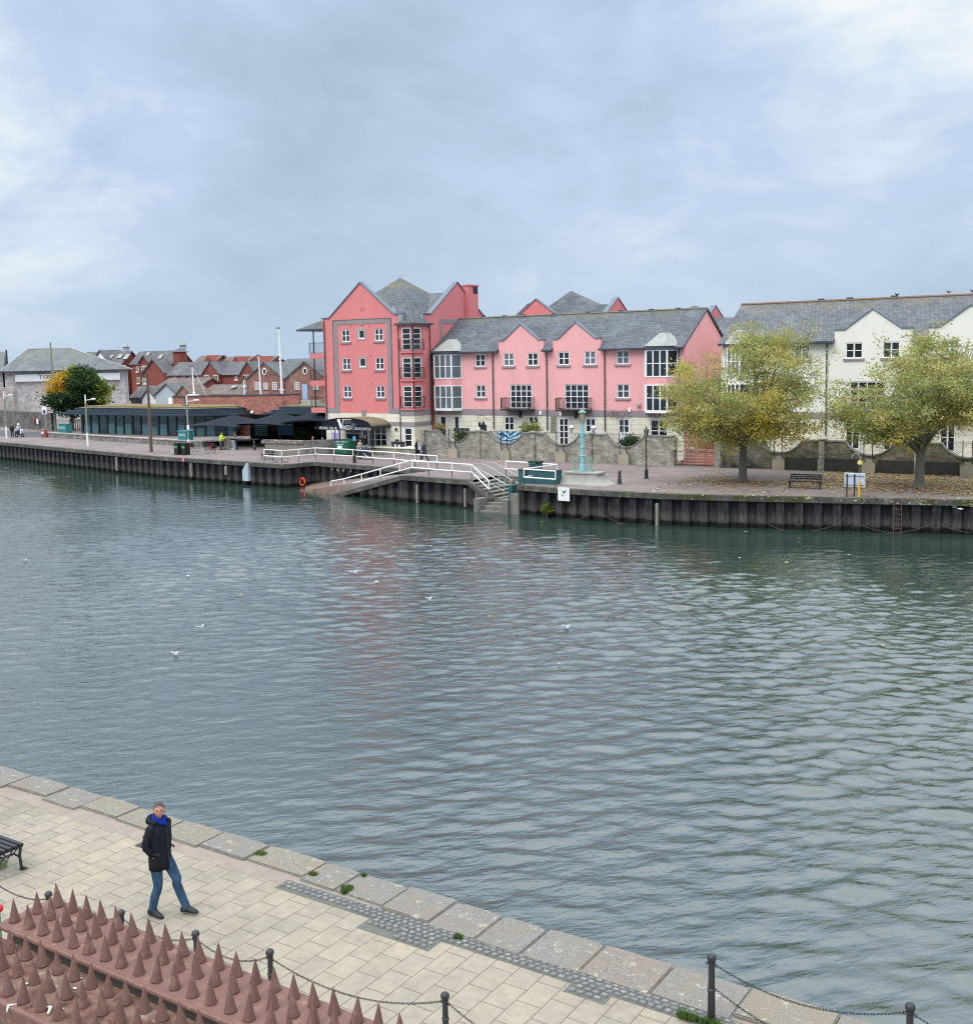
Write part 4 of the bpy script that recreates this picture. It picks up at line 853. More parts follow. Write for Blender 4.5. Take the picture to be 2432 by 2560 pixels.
cope(ter, TR, [(83.6, 8.86), (88.5, 12.0), (93.4, 8.86)], -0.14, 0.02, 0.16, 'coping_dark', 'bargeboard')
wall('side_wall', M['pink'], ter, frame(U0, 0, -90), -93.0, -84.0, 0, 8.95); wall('rear_wall', M['pink'], ter, frame(0, 93.0, 180), -U1, -U0, 0, 8.95)
for (u0, u1) in ((-60.6, -57.75), (-39.85, -37.05)):
    P_ = bay_window(ter, TT, u0, u1, [(6.64, 8.80), (3.93, 6.06)], 0.85, (1, 1) if u0 < -50 else (0, 0))
    bay_solid(ter, TT, P_, 6.06, 6.64, 'pink', 'bay_band'); bay_solid(ter, TT, P_, 8.80, 9.10, 'coping_dark', 'bay_fascia', 0.12); bay_solid(ter, TT, P_, 3.80, 3.925, 'white', 'bay_sill', 0.05)
    bay_hood(ter, TT, P_, 9.10, 10.15)
for u in (-54.38, -48.95, -43.45, -36.9): pipe(ter, TT, u, 2.2, 8.9)
vb = MB(TT); vb.box(-40.55, -40.25, -0.2, 0, 4.28, 4.52); vb.build('vent_box', M['steel'], ter)
vb = MB(TT); vb.box(-49.72, -49.5, -0.12, 0, 3.5, 3.85); vb.box(-47.75, -47.55, -0.12, 0, 3.45, 3.8); vb.box(-41.3, -41.1, -0.12, 0, 3.85, 4.12); vb.build('alarm_box', M['white'], ter)
tr_ = MB(TT)
for i in range(6): tr_.box(-48.65 + i * 0.11, -48.63 + i * 0.11, -0.05, -0.02, 2.0, 3.4)
for i in range(12): tr_.box(-48.65, -48.08, -0.07, -0.05, 2.05 + i * 0.12, 2.07 + i * 0.12)
pz = thing('garden_parasol', 'small pale closed-rib parasol on the terrace behind the second dip', 'umbrella', (-54.3, 82, 1))
q = MB(); q.lathe((-54.3, 82, 3.05), [(0.95, 0), (0.5, 0.2), (0.04, 0.38)], 8); q.build('canopy', M['stone_block'], pz); q = MB(); q.tube([(-54.3, 82, 1), (-54.3, 82, 3.3)], 0.03, 6); q.build('pole', M['dark_steel'], pz); q = MB(); q.box(-54.5, -54.0, 81.9, 82.2, 1.6, 2.7); q.build('cover', M['dark_steel'], pz)
tag(tr_.build('trellis', M['timber']), 'square wooden trellis against the terrace wall left of a tall french window', 'trellis')

# ================================================================== cream terrace on the right
wh = thing('terraced_house', 'cream rendered terrace with slate roof behind the two autumn trees', 'building', (-20, 84.5, 0))
TW = frame(0, 84.5, 0); W0, W1 = -33.6, 1.0
up = [(-31.0, -29.95, 7.85, 8.98), (-27.85, -26.68, 7.85, 8.98), (-24.05, -22.8, 7.87, 9.02), (-21.4, -20.2, 7.87, 9.02), (-17.5, -16.22, 7.87, 9.02), (-14.9, -13.7, 7.87, 9.02), (-10.5, -9.4, 7.87, 9.02)]
lo2 = [(-31.0, -29.95, 5.1, 6.2), (-27.85, -26.7, 5.1, 6.2), (-10.5, -9.4, 5.1, 6.2)]; fd2 = [(-23.7, -21.2, 4.1, 6.2), (-17.1, -14.6, 4.1, 6.2)]
gw = [(-30.9, -29.8, 1.2, 3.3), (-27.8, -26.7, 2.2, 3.3), (-24.0, -22.9, 1.2, 3.3), (-21.3, -20.2, 1.2, 3.3), (-17.4, -16.3, 1.2, 3.3), (-14.8, -13.7, 1.2, 3.3)]
wall('wall', M['cream_render'], wh, TW, W0, W1, 3.9, 9.1, up + lo2 + fd2)
wall('stone_band', M['mauve_stone'], wh, TW, W0, W1, 3.45, 3.9, d=-0.03); wall('stone_base', M['cream_stone'], wh, TW, W0, W1, 0, 3.45, gw)
for i, a in enumerate(up): window(wh, TW, *a, glass='glass_pale' if i in (1, 4) else 'glass')
for a in lo2: window(wh, TW, *a)
for a in fd2: window(wh, TW, *a, cols=4, rows=4, sill=False, name='french_window'); balcony(wh, TW, a[0] - 0.3, a[1] + 0.3, 4.05, 1.0, 0.9)
for a in gw: window(wh, TW, *a, cols=2, rows=2, sill=False, fw=0.12)
gab2 = [(-24.85, -19.35, -22.12), (-18.25, -12.75, -15.52)]
for a, b, c in gab2:
    profile_wall('gable', M['cream_render'], wh, TW, [(a, 9.1), (b, 9.1), (b, 9.93), (b - 0.75, 9.93), (c, 11.36), (a + 0.75, 9.93), (a, 9.93)], 0.35)
    cope(wh, TW, [(a - 0.08, 9.93), (a + 0.75, 9.93), (c, 11.36), (b - 0.75, 9.93), (b + 0.08, 9.93)], -0.07, 0.4, 0.11)
    g_ = MB()
    for s_ in (-1, 1): g_.slab([(c, 84.8, 11.3), (c + s_ * 2.3, 84.8, 9.8), (c + s_ * 2.3, 88.2, 9.8), (c, 88.2, 11.3)], 0.08)
    g_.build('gable_roof', M['slate_white'], wh)
rf = MB(); gable_roof_x(rf, W0 - 0.1, W1, 84.1, 9.15, 89.0, 12.3, 93.9, [(a, b) for a, b, c in gab2], 84.86); rf.build('roof', M['slate_white'], wh)
rg = MB(); rg.tube([(W0 - 0.1, 89.0, 12.32), (W1, 89.0, 12.32)], 0.11, 6); rg.build('ridge_tiles', m_plain('ridge_tiles_red', (0.24, 0.16, 0.11), 0.9, 0.3, 3), wh)
vt = MB()
for x in (-27.5, -25.3, -22.0, -15.0): vt.box(x, x + 0.5, 88.92, 89.08, 12.40, 12.50)
vt.build('ridge_vent', M['coping_dark'], wh)
gt = MB()
for a, b in ((W0 - 0.1, -24.87), (-19.33, -18.27), (-12.73, W1)): gt = MB(); gt.box(a, b, 83.95, 84.1, 9.0, 9.17); gt.box(a, b, 84.1, 84.5, 8.98, 9.06); gt.build('gutter', M['coping_dark'], wh)
profile_wall('gable_end', M['cream_render'], wh, frame(W0, 0, -90), [(-84.512, 0), (-93.49, 0), (-93.49, 9.1), (-89, 12.1), (-84.512, 9.1)], 0.3)
wall('rear_wall', M['cream_render'], wh, frame(0, 93.5, 180), -W1, -W0, 0, 9.1)
P_ = bay_window(wh, TW, -33.3, -30.7 - 0.6, [(6.7, 8.85), (3.95, 6.1)], 0.8, (1, 0)); bay_solid(wh, TW, P_, 6.1, 6.7, 'cream_render', 'bay_band'); bay_solid(wh, TW, P_, 8.85, 9.12, 'coping_dark', 'bay_fascia', 0.12); bay_hood(wh, TW, P_, 9.12, 10.2)
for u in (-25.38, -18.78, -12.2): pipe(wh, TW, u, 2.2, 9.0)

# lower slate block seen in the gap, rear gables beyond the ridge
mid = thing('terraced_house', 'low slate roofed wing in the gap between the pink and the cream terrace', 'building', (-36, 96, 0))
wall('wall', M['pink'], mid, frame(0, 93.6, 0), -41, -31, 0, 9.6); m_ = MB(); gable_roof_x(m_, -42, -30, 93.3, 9.6, 98, 11.65, 102.5); m_.build('roof', M['slate'], mid)
rear = thing('apartment_block', 'pink building with slate pyramid roof and small gables rising behind the terrace roof', 'building', (-54, 98, 0))
TK = frame(0, 98, 0)
for (a, b, c, zc, zb2, mt, nm) in ((-60.4, -56.0, -58.3, 14.12, 12.5, 'pink_dark', 'gable'), (-61.6, -58.9, -60.0, 13.8, 12.6, 'cream_render', 'gable')):
    o_ = profile_wall(nm, M[mt], rear, TK if mt == 'pink_dark' else frame(0, 99.5, 0), [(a, 5), (b, 5), (b, zb2), (c, zc), (a, zb2)], 0.35)
    cope(rear, TK if mt == 'pink_dark' else frame(0, 99.5, 0), [(a, zb2), (c, zc), (b, zb2)], -0.08, 0.45, 0.1)
TQ = frame(-50.0, 0, 90)
o_ = profile_wall('gable', M['pink_dark'], rear, TQ, [(97.0, 5), (101.6, 5), (101.6, 12.5), (99.4, 13.95), (97.0, 12.45)], 0.35); cope(rear, TQ, [(96.9, 12.4), (99.4, 13.95), (101.7, 12.45)], -0.08, 0.45, 0.1)
pr_ = MB(); pr_.add([(-60.2, 98.3, 11.6), (-50.2, 98.3, 11.6), (-50.2, 106, 11.6), (-60.2, 106, 11.6), (-56.3, 101.5, 15.0)], [(0, 1, 4), (1, 2, 4), (2, 3, 4), (3, 0, 4)]); pr_.slab([(-56, 98.4, 12.3), (-50.2, 98.4, 12.3), (-50.2, 99.6, 13.4), (-56, 99.6, 13.4)], 0.1); pr_.build('roof', M['slate_tower'], rear)
bd = MB(); bd.box(-60.4, -50.3, 98.36, 106, 0, 11.6); bd.build('wall', M['pink_dark'], rear)
rear2 = thing('apartment_block', 'far pale gables just showing over the pink terrace ridge on the right', 'building', (-43, 104, 0))
g_ = MB(); g_.box(-45.6, -42.6, 104.2, 106, 0, 12.6); g_.build('wall', M['pink_dark'], rear2)
profile_wall('gable', M['lead'], rear2, frame(0, 104, 0), [(-45.9, 11), (-42.4, 11), (-42.4, 12.5), (-44.1, 13.15), (-45.9, 12.5)], 0.2)
profile_wall('gable', M['pink_dark'], rear2, frame(-39.9, 0, 90), [(97, 9), (101, 9), (101, 11.6), (98.9, 12.75), (97, 11.6)], 0.3); cope(rear2, frame(-39.9, 0, 90), [(97, 11.6), (98.9, 12.75), (101, 11.6)], -0.05, 0.4, 0.1)

# ================================================================== garden walls with dips
def garden_wall(name, label, Y, x0, x1, ztop, dips, pil, mat, rail_label=None, th=0.4, dw=1.68, dd=0.93):
    root = thing(name, label, 'wall', ((x0 + x1) / 2, Y, 0)); pts = []
    def top(x):
        for c in dips:
            if abs(x - c) < dw:
                rr = (dw * dw + dd * dd) / (2 * dd); return ztop - (math.sqrt(max(0, rr * rr - (x - c) ** 2)) - (rr - dd))
        return ztop
    xs_ = sorted(set([x0, x1] + [c + dw * math.sin(math.pi / 2 * k / 12) for c in dips for k in range(-12, 13)])); xs_ = [x for x in xs_ if x0 <= x <= x1]
    mb = MB(); cp = MB()
    for i in range(len(xs_) - 1):
        a, b = xs_[i], xs_[i + 1]; za, zb3 = top(a), top(b)
        mb.quad((a, Y, -0.1), (b, Y, -0.1), (b, Y, zb3), (a, Y, za)); mb.quad((a, Y + th, -0.1), (b, Y + th, -0.1), (b, Y + th, zb3), (a, Y + th, za)); mb.quad((a, Y, za), (b, Y, zb3), (b, Y + th, zb3), (a, Y + th, za))
        t_ = 0.10; cp.add([(a, Y - 0.07, za), (b, Y - 0.07, zb3), (b, Y + th + 0.07, zb3), (a, Y + th + 0.07, za), (a, Y - 0.07, za + t_), (b, Y - 0.07, zb3 + t_), (b, Y + th + 0.07, zb3 + t_), (a, Y + th + 0.07, za + t_)], [(0, 3, 2, 1), (4, 5, 6, 7), (0, 1, 5, 4), (2, 3, 7, 6)])
    for x in (x0, x1): mb.quad((x, Y, -0.1), (x, Y + th, -0.1), (x, Y + th, top(x)), (x, Y, top(x)))
    mb.build('wall', M[mat], root, recalc=False); cp.build('coping', m_plain('garden_coping', (0.20, 0.195, 0.18), 0.85, 0.35, 1.2), root)
    for p_ in pil:
        q = MB(); q.box(p_ - 0.19, p_ + 0.19, Y - 0.14, Y - 0.001, -0.1, ztop + 0.02); q.box(p_ - 0.27, p_ + 0.27, Y - 0.18, Y + th + 0.09, ztop + 0.1, ztop + 0.2); q.build('pilaster', M['garden_stone'], root)
    for c in dips:
        q = MB(); q.box(c - 0.46, c + 0.46, Y - 0.22, Y - 0.001, -0.1, 0.72); q.box(c - 0.38, c + 0.38, Y - 0.16, Y - 0.001, 0.72, 0.95); q.build('pedestal', M['stone_block'], root, bevel=0.02)
        q = MB()
        for s_ in (-0.29, 0.29):
            q.tube([(c + s_, Y - 0.26, 0.9), (c + s_, Y - 0.26, ztop + 0.3)], 0.033, 6); q.tube([(c + s_, Y - 0.26, 0.95), (c + s_ + 0.1, Y - 0.24, 0.95)], 0.06, 6)
        q.build('iron_post', M['black'], root)
        q = MB(); q.tube([(c - dw, Y + 0.2, ztop + 0.12), (c + dw, Y + 0.2, ztop + 0.12)], 0.016, 4)
        for k in np.arange(-2.6, 2.6, 0.17):
            for sg in (-1, 1):
                # bars rise towards the middle as a chevron
                a_ = []
                for n_ in range(14):
                    xx = sg * (abs(k) + 0.0) ; pass
            pass
        for sg in (-1, 1):
            for k in np.arange(0.08, 2.7, 0.16):
                L = []
                for n_ in range(24):
                    z_ = ztop + 0.12 - n_ * 0.05; x_ = c + sg * (k - 0.08 + n_ * 0.045 - 0.0)
                    if abs(x_ - c) < dw and z_ > top(x_) + 0.08: L.append((x_, Y + 0.2, z_))
                if len(L) > 1: q.tube([L[0], L[-1]], 0.012, 4)
        q.build('railing', M['black'], root)
    return root
garden_wall('garden_wall', 'stone garden wall with four curved dips in front of the pink terrace', 79.5, -58.9, -35.45, 2.2, [-55.6, -50.38, -45.1, -39.5], [-53.05, -47.75, -42.5], 'garden_stone')
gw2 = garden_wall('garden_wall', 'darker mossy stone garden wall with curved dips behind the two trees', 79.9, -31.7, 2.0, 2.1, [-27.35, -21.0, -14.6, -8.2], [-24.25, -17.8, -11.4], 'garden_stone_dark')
for a, b in ((-26.8, -24.45), (-24.0, -21.6), (-20.4, -17.9), (-17.4, -15.2), (-13.9, -11.5)): rec = MB(); rec.box(a, b, 79.80, 79.898, -0.05, 0.92); rec.build('recess_panel', m_plain('dark_stone', (0.035, 0.036, 0.03), 0.9, 0.6, 1.5), gw2)  # near-black panels on the lower wall face stand in for recesses
lw = thing('stone_wall', 'low stone wall at the foot of the restaurant facade', 'wall', (-63, 80.2, 0))
q = MB(); q.box(-66.4, -58.95, 79.6, 79.95, -0.1, 0.6); q.build('wall', M['garden_stone'], lw); q = MB(); q.box(-66.5, -58.95, 79.52, 80.9, 0.6, 0.7); q.build('coping', M['cream_stone'], lw)
q = MB(); q.box(-59.0, -58.6, 79.3, 79.9, 0, 2.35); q.build('pilaster', M['garden_stone'], lw)
# gate
gtx = thing('iron_gate', 'black iron bar gate between the two stone garden walls', 'gate', (-33.6, 79.3, 0))
for x0, x1 in ((-35.3, -33.65), (-33.6, -31.95)):
    q = MB()
    for x in np.arange(x0 + 0.03, x1, 0.17): q.tube([(x, 79.4, 0.05), (x, 79.4, 1.95)], 0.014, 5)
    for z in (0.12, 1.1, 1.85): q.box(x0, x1, 79.385, 79.415, z, z + 0.04)
    q.build('gate_leaf', M['black'], gtx)
q = MB(); q.box(-34.0, -33.7, 79.36, 79.375, 1.35, 1.5); q.build('sign_plate', M['steel'], gtx)
q = MB(); q.box(-32.0, -31.6, 79.2, 79.9, -0.1, 2.2); q.build('gate_pier', M['garden_stone'], gtx); q = MB(); q.box(-35.5, -35.25, 79.45, 79.9, -0.1, 2.2); q.build('gate_pier', M['garden_stone'], gtx)
stp = MB()
for k in range(6): stp.box(-35.3, -31.6, 80.2 + k * 0.5, 83.5, k * 0.17, (k + 1) * 0.17)
tag(stp.build('garden_steps', m_plain('pink_brick_steps', (0.34, 0.17, 0.14), 0.9, 0.3, 3)), 'reddish brick steps climbing behind the iron gate', 'steps')
ml = MB(); ml.box(-51.75, -49.05, 80.35, 80.42, 1.0, 2.3)
t = NT('blue_mural'); p = t.pos(); o = t.sep(p); wv = t.n('ShaderNodeTexWave', wave_type='RINGS'); t.l(t.vm(p, (1, 0, 1)), wv.inputs['Vector']); wv.inputs['Scale'].default_value = 0.7; wv.inputs['Distortion'].default_value = 22; wv.inputs['Detail'].default_value = 3
tag(ml.build('wall_mural', t.done(t.ramp(wv.outputs[1], [(0.0, (0.01, 0.02, 0.05)), (0.3, (0.02, 0.22, 0.45)), (0.6, (0.10, 0.45, 0.65)), (0.85, (0.7, 0.85, 0.9))]), 0.7)), 'blue wave painted panel behind the second dip of the garden wall', 'mural')

# ================================================================== glass cafe, low wall, brick wall
cafe = thing('cafe_pavilion', 'low glass fronted cafe with stepped navy fascia and a planted roof', 'building', (-105, 87.5, 0))
A0, A1, A2 = (-115.3, 87.5), (-96.0, 87.5), (-93.2, 91.0)
def glass_run(a, b, n, z0=0.15, z1=2.75):
    a, b = Vector(a), Vector(b); L = (b - a).length; T = frame(a.x, a.y, math.degrees(math.atan2(b.y - a.y, b.x - a.x)))
    g_ = MB(T); g_.quad((0, 0.05, z0), (L, 0.05, z0), (L, 0.05, z1), (0, 0.05, z1)); g_.build('glazing', M['glass_teal'], cafe, recalc=False)
    for k in range(n + 1):
        m_ = MB(T); x = L * k / n; w_ = 0.14 if k % 3 == 0 else 0.07; m_.box(x - w_, x + w_, -0.08, 0.12, 0.0, z1); m_.build('mullion', M['navy'], cafe)
    m_ = MB(T); m_.box(0, L, -0.04, 0.02, 2.1, 2.18); m_.box(0, L, -0.05, 0.02, 0.1, 0.2); m_.build('transom', M['navy'], cafe)
    bl = MB(T)
    for k in range(n):
        if k % 4 == 2: continue
        x = L * (k + 0.12) / n; bl.quad((x, 0.03, 0.2), (x + L / n * 0.76, 0.03, 0.2), (x + L / n * 0.76, 0.03, 1.35 + 0.3 * (k % 2)), (x, 0.03, 1.35 + 0.3 * (k % 2)))
    bl.build('lower_panel', m_plain('pale_teal_glass', (0.13, 0.27, 0.29), 0.15, 0.35, 1), cafe, recalc=False)
    return T, L
glass_run(A0, A1, 13); glass_run(A1, A2, 4)
q = MB(); 
for (o_, z0, z1) in ((1.9, 2.72, 2.92), (1.25, 2.921, 3.16), (0.6, 3.161, 3.42)):
    P_ = [(A0[0] - o_ * 1.1, A0[1] - o_), (A1[0] + o_ * 0.2, A1[1] - o_), (A2[0] + o_ * 1.2, A2[1] - o_ * 0.9), (A2[0] + o_, 94.4), (A0[0] - o_ * 1.1, 94.4)]
    q.prism([(x, y, z0) for x, y in P_], (0, 0, z1 - z0))
q.build('fascia', M['navy'], cafe, bevel=0.03)
q = MB(); flat_poly(q, [(-115.6, 87.1), (-96.0, 87.1), (-92.9, 90.7), (-92.9, 94.3), (-115.6, 94.3)], 3.5); q.build('roof_edge', M['concrete_pale'], cafe, recalc=False)
q = MB(); q.prism([(-115.0, 87.6, 3.43), (-96.1, 87.6, 3.43), (-93.4, 90.9, 3.43), (-93.4, 94.2, 3.43), (-115.0, 94.2, 3.43)], (0, 0, 0.24))
t = NT('sedum'); p = t.pos(); n = t.noise(p, 1.2, 6, 0.75); q.build('planted_roof', t.done(t.ramp(n, [(0.3, (0.10, 0.085, 0.03)), (0.5, (0.22, 0.16, 0.07)), (0.7, (0.15, 0.15, 0.06))]), 1.0, t.bump(n, 1.0, 0.2)), cafe)
q = MB(); q.box(-115.1, -97, 90.5, 90.6, 0, 2.7); q.build('back_wall', M['navy'], cafe)
q = MB(); q.lathe((-101.0, 90.8, 3.6), [(0.35, 0), (0.4, 0.15), (0.12, 0.3), (0.1, 0.9), (0.16, 1.0)], 8); q.build('roof_vent', M['dark_steel'], cafe)
cafe2 = thing('cafe_pavilion', 'second stepped navy roof section between the brick wall and the tall pink building', 'building', (-81, 90, 0))
q = MB()
for (o_, z0, z1) in ((1.2, 3.0, 3.2), (0.6, 3.201, 3.45), (0.0, 3.451, 3.72)): q.box(-84.4 - o_, -74.5, 88.6 - o_, 97, z0, z1)
q.build('fascia', M['navy'], cafe2, bevel=0.03); q = MB(); q.box(-84.2, -74.6, 88.8, 96.5, 3.721, 3.86); q.build('planted_roof', m_plain('sedum_green', (0.14, 0.15, 0.08), 1.0, 0.3, 1), cafe2)
q = MB(); q.box(-84.5, -74.5, 89.4, 89.5, 0, 3.0); q.build('glazing', M['glass'], cafe2); q = MB(); q.box(-87, -76, 89.5, 97, 0, 3.0); q.build('wall', M['navy'], cafe2)
bw = thing('brick_wall', 'tall curved red brick wall rising behind the cafe canopies', 'wall', (-97, 95, 0))
pts = [(-107.5, 94.6), (-101, 95.0), (-95, 95.0), (-90, 94.6), (-86.6, 94.0)]
q = MB(); c_ = MB()
for i in range(len(pts) - 1):
    a, b = Vector(pts[i]), Vector(pts[i + 1]); nn = Vector((-(b - a).y, (b - a).x)).normalized() * 0.4; za, zb4 = 4.45 + 0.09 * i, 4.45 + 0.09 * (i + 1)
    for m_, g0_, z0, z1a, z1b in ((q, 0, 0, za, zb4), (c_, 0.12, None, za, zb4)):
        A = a - nn * (g0_ * 1.2); B = b - nn * (g0_ * 1.2); C_ = b + nn * (1 + g0_); D_ = a + nn * (1 + g0_)
        l0, l1 = (0, 0) if z0 == 0 else (za, zb4); h0, h1 = (za, zb4) if z0 == 0 else (za + 0.16, zb4 + 0.16)
        m_.add([(A.x, A.y, l0), (B.x, B.y, l1), (C_.x, C_.y, l1), (D_.x, D_.y, l0), (A.x, A.y, h0), (B.x, B.y, h1), (C_.x, C_.y, h1), (D_.x, D_.y, h0)], [(0, 3, 2, 1), (4, 5, 6, 7), (0, 1, 5, 4), (1, 2, 6, 5), (2, 3, 7, 6), (3, 0, 4, 7)])
q.build('wall', M['brick_cafe'], bw); c_.build('coping', M['coping_dark'], bw)
q = MB(); q.box(-90.8, -86.5, 91.5, 91.9, 0, 4.3); q.box(-93.6, -90.8, 92.0, 92.4, 0, 4.3); q.build('lower_wall', M['brick_cafe'], bw)
q = MB(); q.ball((-91.0, 91.3, 2.95), 0.2, 10); q.build('globe_light', M['white'], bw)
lwl = thing('stone_wall', 'long low stone seat wall in front of the glass cafe', 'wall', (-105, 84, 0))
wp = [(-119.0, 85.1), (-105.6, 82.9), (-87.2, 80.4)]
q = MB(); c_ = MB()
for i in range(2):
    a, b = Vector(wp[i]), Vector(wp[i + 1]); u_ = (b - a).normalized(); nn = Vector((-u_.y, u_.x)) * 0.45
    q.prism([(a.x, a.y, 0), (b.x, b.y, 0), (b.x + nn.x, b.y + nn.y, 0), (a.x + nn.x, a.y + nn.y, 0)], (0, 0, 0.5)); e_ = nn * 0.15
    c_.prism([(a.x - e_.x, a.y - e_.y, 0.501), (b.x - e_.x, b.y - e_.y, 0.501), (b.x + nn.x + e_.x, b.y + nn.y + e_.y, 0.501), (a.x + nn.x + e_.x, a.y + nn.y + e_.y, 0.501)], (0, 0, 0.1))
q.build('wall', M['rubble_grey'], lwl); c_.build('coping', M['concrete_pale'], lwl)
tr2 = MB(); flat_poly(tr2, [(-118.5, 85.6), (-105.5, 83.4), (-88, 80.9), (-84, 84), (-87, 91), (-96, 87.4), (-115.3, 87.4)], 0.45); tag(tr2.build('terrace_paving', M['pavers'], recalc=False), kind='structure')
# open front: shade under the canopies is painted as a near-black sheet
rs_ = thing('restaurant', 'shadowy open restaurant front below the black canopies', 'building', (-80, 86, 0))
q = MB(); q.box(-86.9, -73.0, 86.8, 87.0, 0.0, 3.0); q.build('glazing', m_plain('interior_shade_black', (0.004, 0.004, 0.005), 0.9, 0.2, 2, spec=0.1), rs_)
q = MB()
for i in range(8): q.box(-86.0, -84.2, 86.60, 86.64, 0.8 + i * 0.2, 0.92 + i * 0.2)
for i in range(9): q.box(-77.5, -75.0, 86.60, 86.64, 1.0 + i * 0.2, 1.1 + i * 0.2)
q.build('louvre', M['dark_teal'], rs_)
q = MB(); q.box(-82.6, -80.4, 86.45, 86.5, 0.95, 2.6); b_ = q.build('banner', m_plain('blue_banner', (0.01, 0.10, 0.15), 0.6, 0.1, 1), rs_)
lettering('lettering', 'rio', M['steel'], b_, lambda u, v: (-82.3 + u, 86.43, 1.95 + v), 1.7, 0.6)

def parasol(cx, cy, hs, z0, z1, label):
    r = thing('market_umbrella', label, 'umbrella', (cx, cy, 0), 'large black canopies outside the restaurant')
    q = MB(); c4_ = [(cx - hs, cy - hs), (cx + hs, cy - hs), (cx + hs, cy + hs), (cx - hs, cy + hs)]; ring = []
    N_ = 6; V = []; F = []
    for k in range(4):
        a, b = c4_[k], c4_[(k + 1) % 4]
        for j in range(N_ + 1):
            f_ = j / N_; ex, ey = a[0] + (b[0] - a[0]) * f_, a[1] + (b[1] - a[1]) * f_; sag = 0.10 * math.sin(math.pi * f_)
            for m_ in range(5):
                g_ = m_ / 4; V.append((cx + (ex - cx) * g_, cy + (ey - cy) * g_, z1 - (z1 - z0) * (g_ ** 1.05) + sag * g_ * 1.2 - 0.05 * math.sin(math.pi * g_)))
        base = len(V) - 5 * (N_ + 1)
        for j in range(N_):
            for m_ in range(4): F.append((base + j * 5 + m_, base + (j + 1) * 5 + m_, base + (j + 1) * 5 + m_ + 1, base + j * 5 + m_ + 1))
    q.add(V, F); q.build('canopy', M['black_soft'], r, recalc=False)
    q = MB()
    for x, y in c4_: q.tube([(cx, cy, z1 - 0.12), (x, y, z0 - 0.02)], 0.025, 4)
    for k in range(4): a, b = c4_[k], c4_[(k + 1) % 4]; q.tube([(cx, cy, z1 - 0.12), ((a[0] + b[0]) / 2, (a[1] + b[1]) / 2, z0 + 0.08)], 0.02, 4)
    q.build('rib', M['dark_steel'], r); q = MB(); q.tube([(cx, cy, 0), (cx, cy, z1 - 0.05)], 0.05, 8); q.build('pole', M['dark_steel'], r)
    q = MB(); q.cbox((cx, cy, 0.08), 0.9, 0.9, 0.16); q.build('base', M['black'], r)
    return r
parasol(-85.4, 83.0, 3.3, 2.15, 3.15, 'largest black square umbrella nearest the glass cafe')
parasol(-79.9, 83.9, 3.1, 2.35, 3.35, 'middle black square umbrella with the brick wall behind it')
parasol(-74.6, 84.3, 2.9, 2.75, 3.75, 'black square umbrella closest to the tall pink building')

# ================================================================== stone warehouse on the left
wr = thing('warehouse', 'grey stone warehouse with hipped slate roof and a long white sign board', 'building', (-150, 123, 0))
TH = frame(-150, 123, 53); WL, WD = -18.4, 13.0
q = MB(TH); q.box(WL, 0, 0, WD, 0, 7.8); q.build('wall', M['warehouse_rot'], wr)
q = MB(TH); e = 0.75; B_ = [(WL - e, -e, 7.8), (e, -e, 7.8), (e, WD + e, 7.8), (WL - e, WD + e, 7.8)]; Tt = [(-15.0, WD / 2, 11.4), (-8.5, WD / 2, 11.4)]
q.add(B_ + Tt, [(0, 1, 5, 4), (1, 2, 5), (2, 3, 4, 5), (3, 0, 4), (0, 3, 2, 1)]); q.build('roof', M['slate_hip'], wr)
q = MB(); 
for i, j in ((0, 0), (1, 1), (2, 1), (3, 0)): q.tube([TH(*B_[i]), TH(*Tt[j])], 0.11, 5)
q.tube([TH(*Tt[0]), TH(*Tt[1])], 0.12, 5); q.build('hip_ridge', M['concrete_pale'], wr)
q = MB(TH); q.box(WL - e, e, -e - 0.1, -e, 7.66, 7.86); q.build('gutter', M['coping_dark'], wr)
q = MB(); q.tube([TH(-0.3, -0.12, 0), TH(-0.3, -0.12, 7.6)], 0.1, 6); q.build('downpipe', M['steel'], wr)
q = MB(TH); q.box(-16.9, -1.25, -0.45, 0, 6.2, 7.3); sg_ = q.build('sign_board', m_plaster('sign_white', (0.88, 0.89, 0.87), 0.1), wr)
lettering('lettering', 'TOPSHAM', M['coping_dark'], sg_, lambda u, v: TH(-13.46 + u, -0.48, 6.5 + v), 4.6, 0.66)
wr2 = thing('warehouse', 'plain stone warehouse beyond the left edge with a slate roof and metal flue', 'building', (-170, 110, 0))
q = MB(TH); q.box(-48, WL - 0.3, 0.6, WD, 0, 7.7); q.build('wall', M['warehouse_rot'], wr2)
q = MB(TH); q.add([(-48, 0, 7.7), (WL - 0.1, 0, 7.7), (WL - 0.1, WD / 2, 11.0), (-48, WD / 2, 11.0), (WL - 0.1, WD, 7.7), (-48, WD, 7.7)], [(0, 1, 2, 3), (3, 2, 4, 5), (1, 4, 2)]); q.build('roof', M['slate_hip'], wr2)
q = MB(); q.tube([TH(-18.4, 9, 9.0), TH(-18.4, 9, 11.3)], 0.15, 8); q.build('flue', M['dark_steel'], wr2)
rw = thing('stone_wall', 'dark weathered yard wall in front of the stone warehouse', 'wall', (-140, 96, 0))
q = MB(); a, b = Vector((-152, 99.5)), Vector((-130.3, 94.0)); q.prism([(a.x, a.y, 0), (b.x, b.y, 0), (b.x, b.y + 0.5, 0), (a.x, a.y + 0.5, 0)], (0, 0, 2.35)); q.build('wall', m_rubble('yard_wall', (0.12, 0.12, 0.11), (0.22, 0.21, 0.20), (0.17, 0.15, 0.14), (0.14, 0.13, 0.12), 1.5, 3.0, moss=0.2), rw)
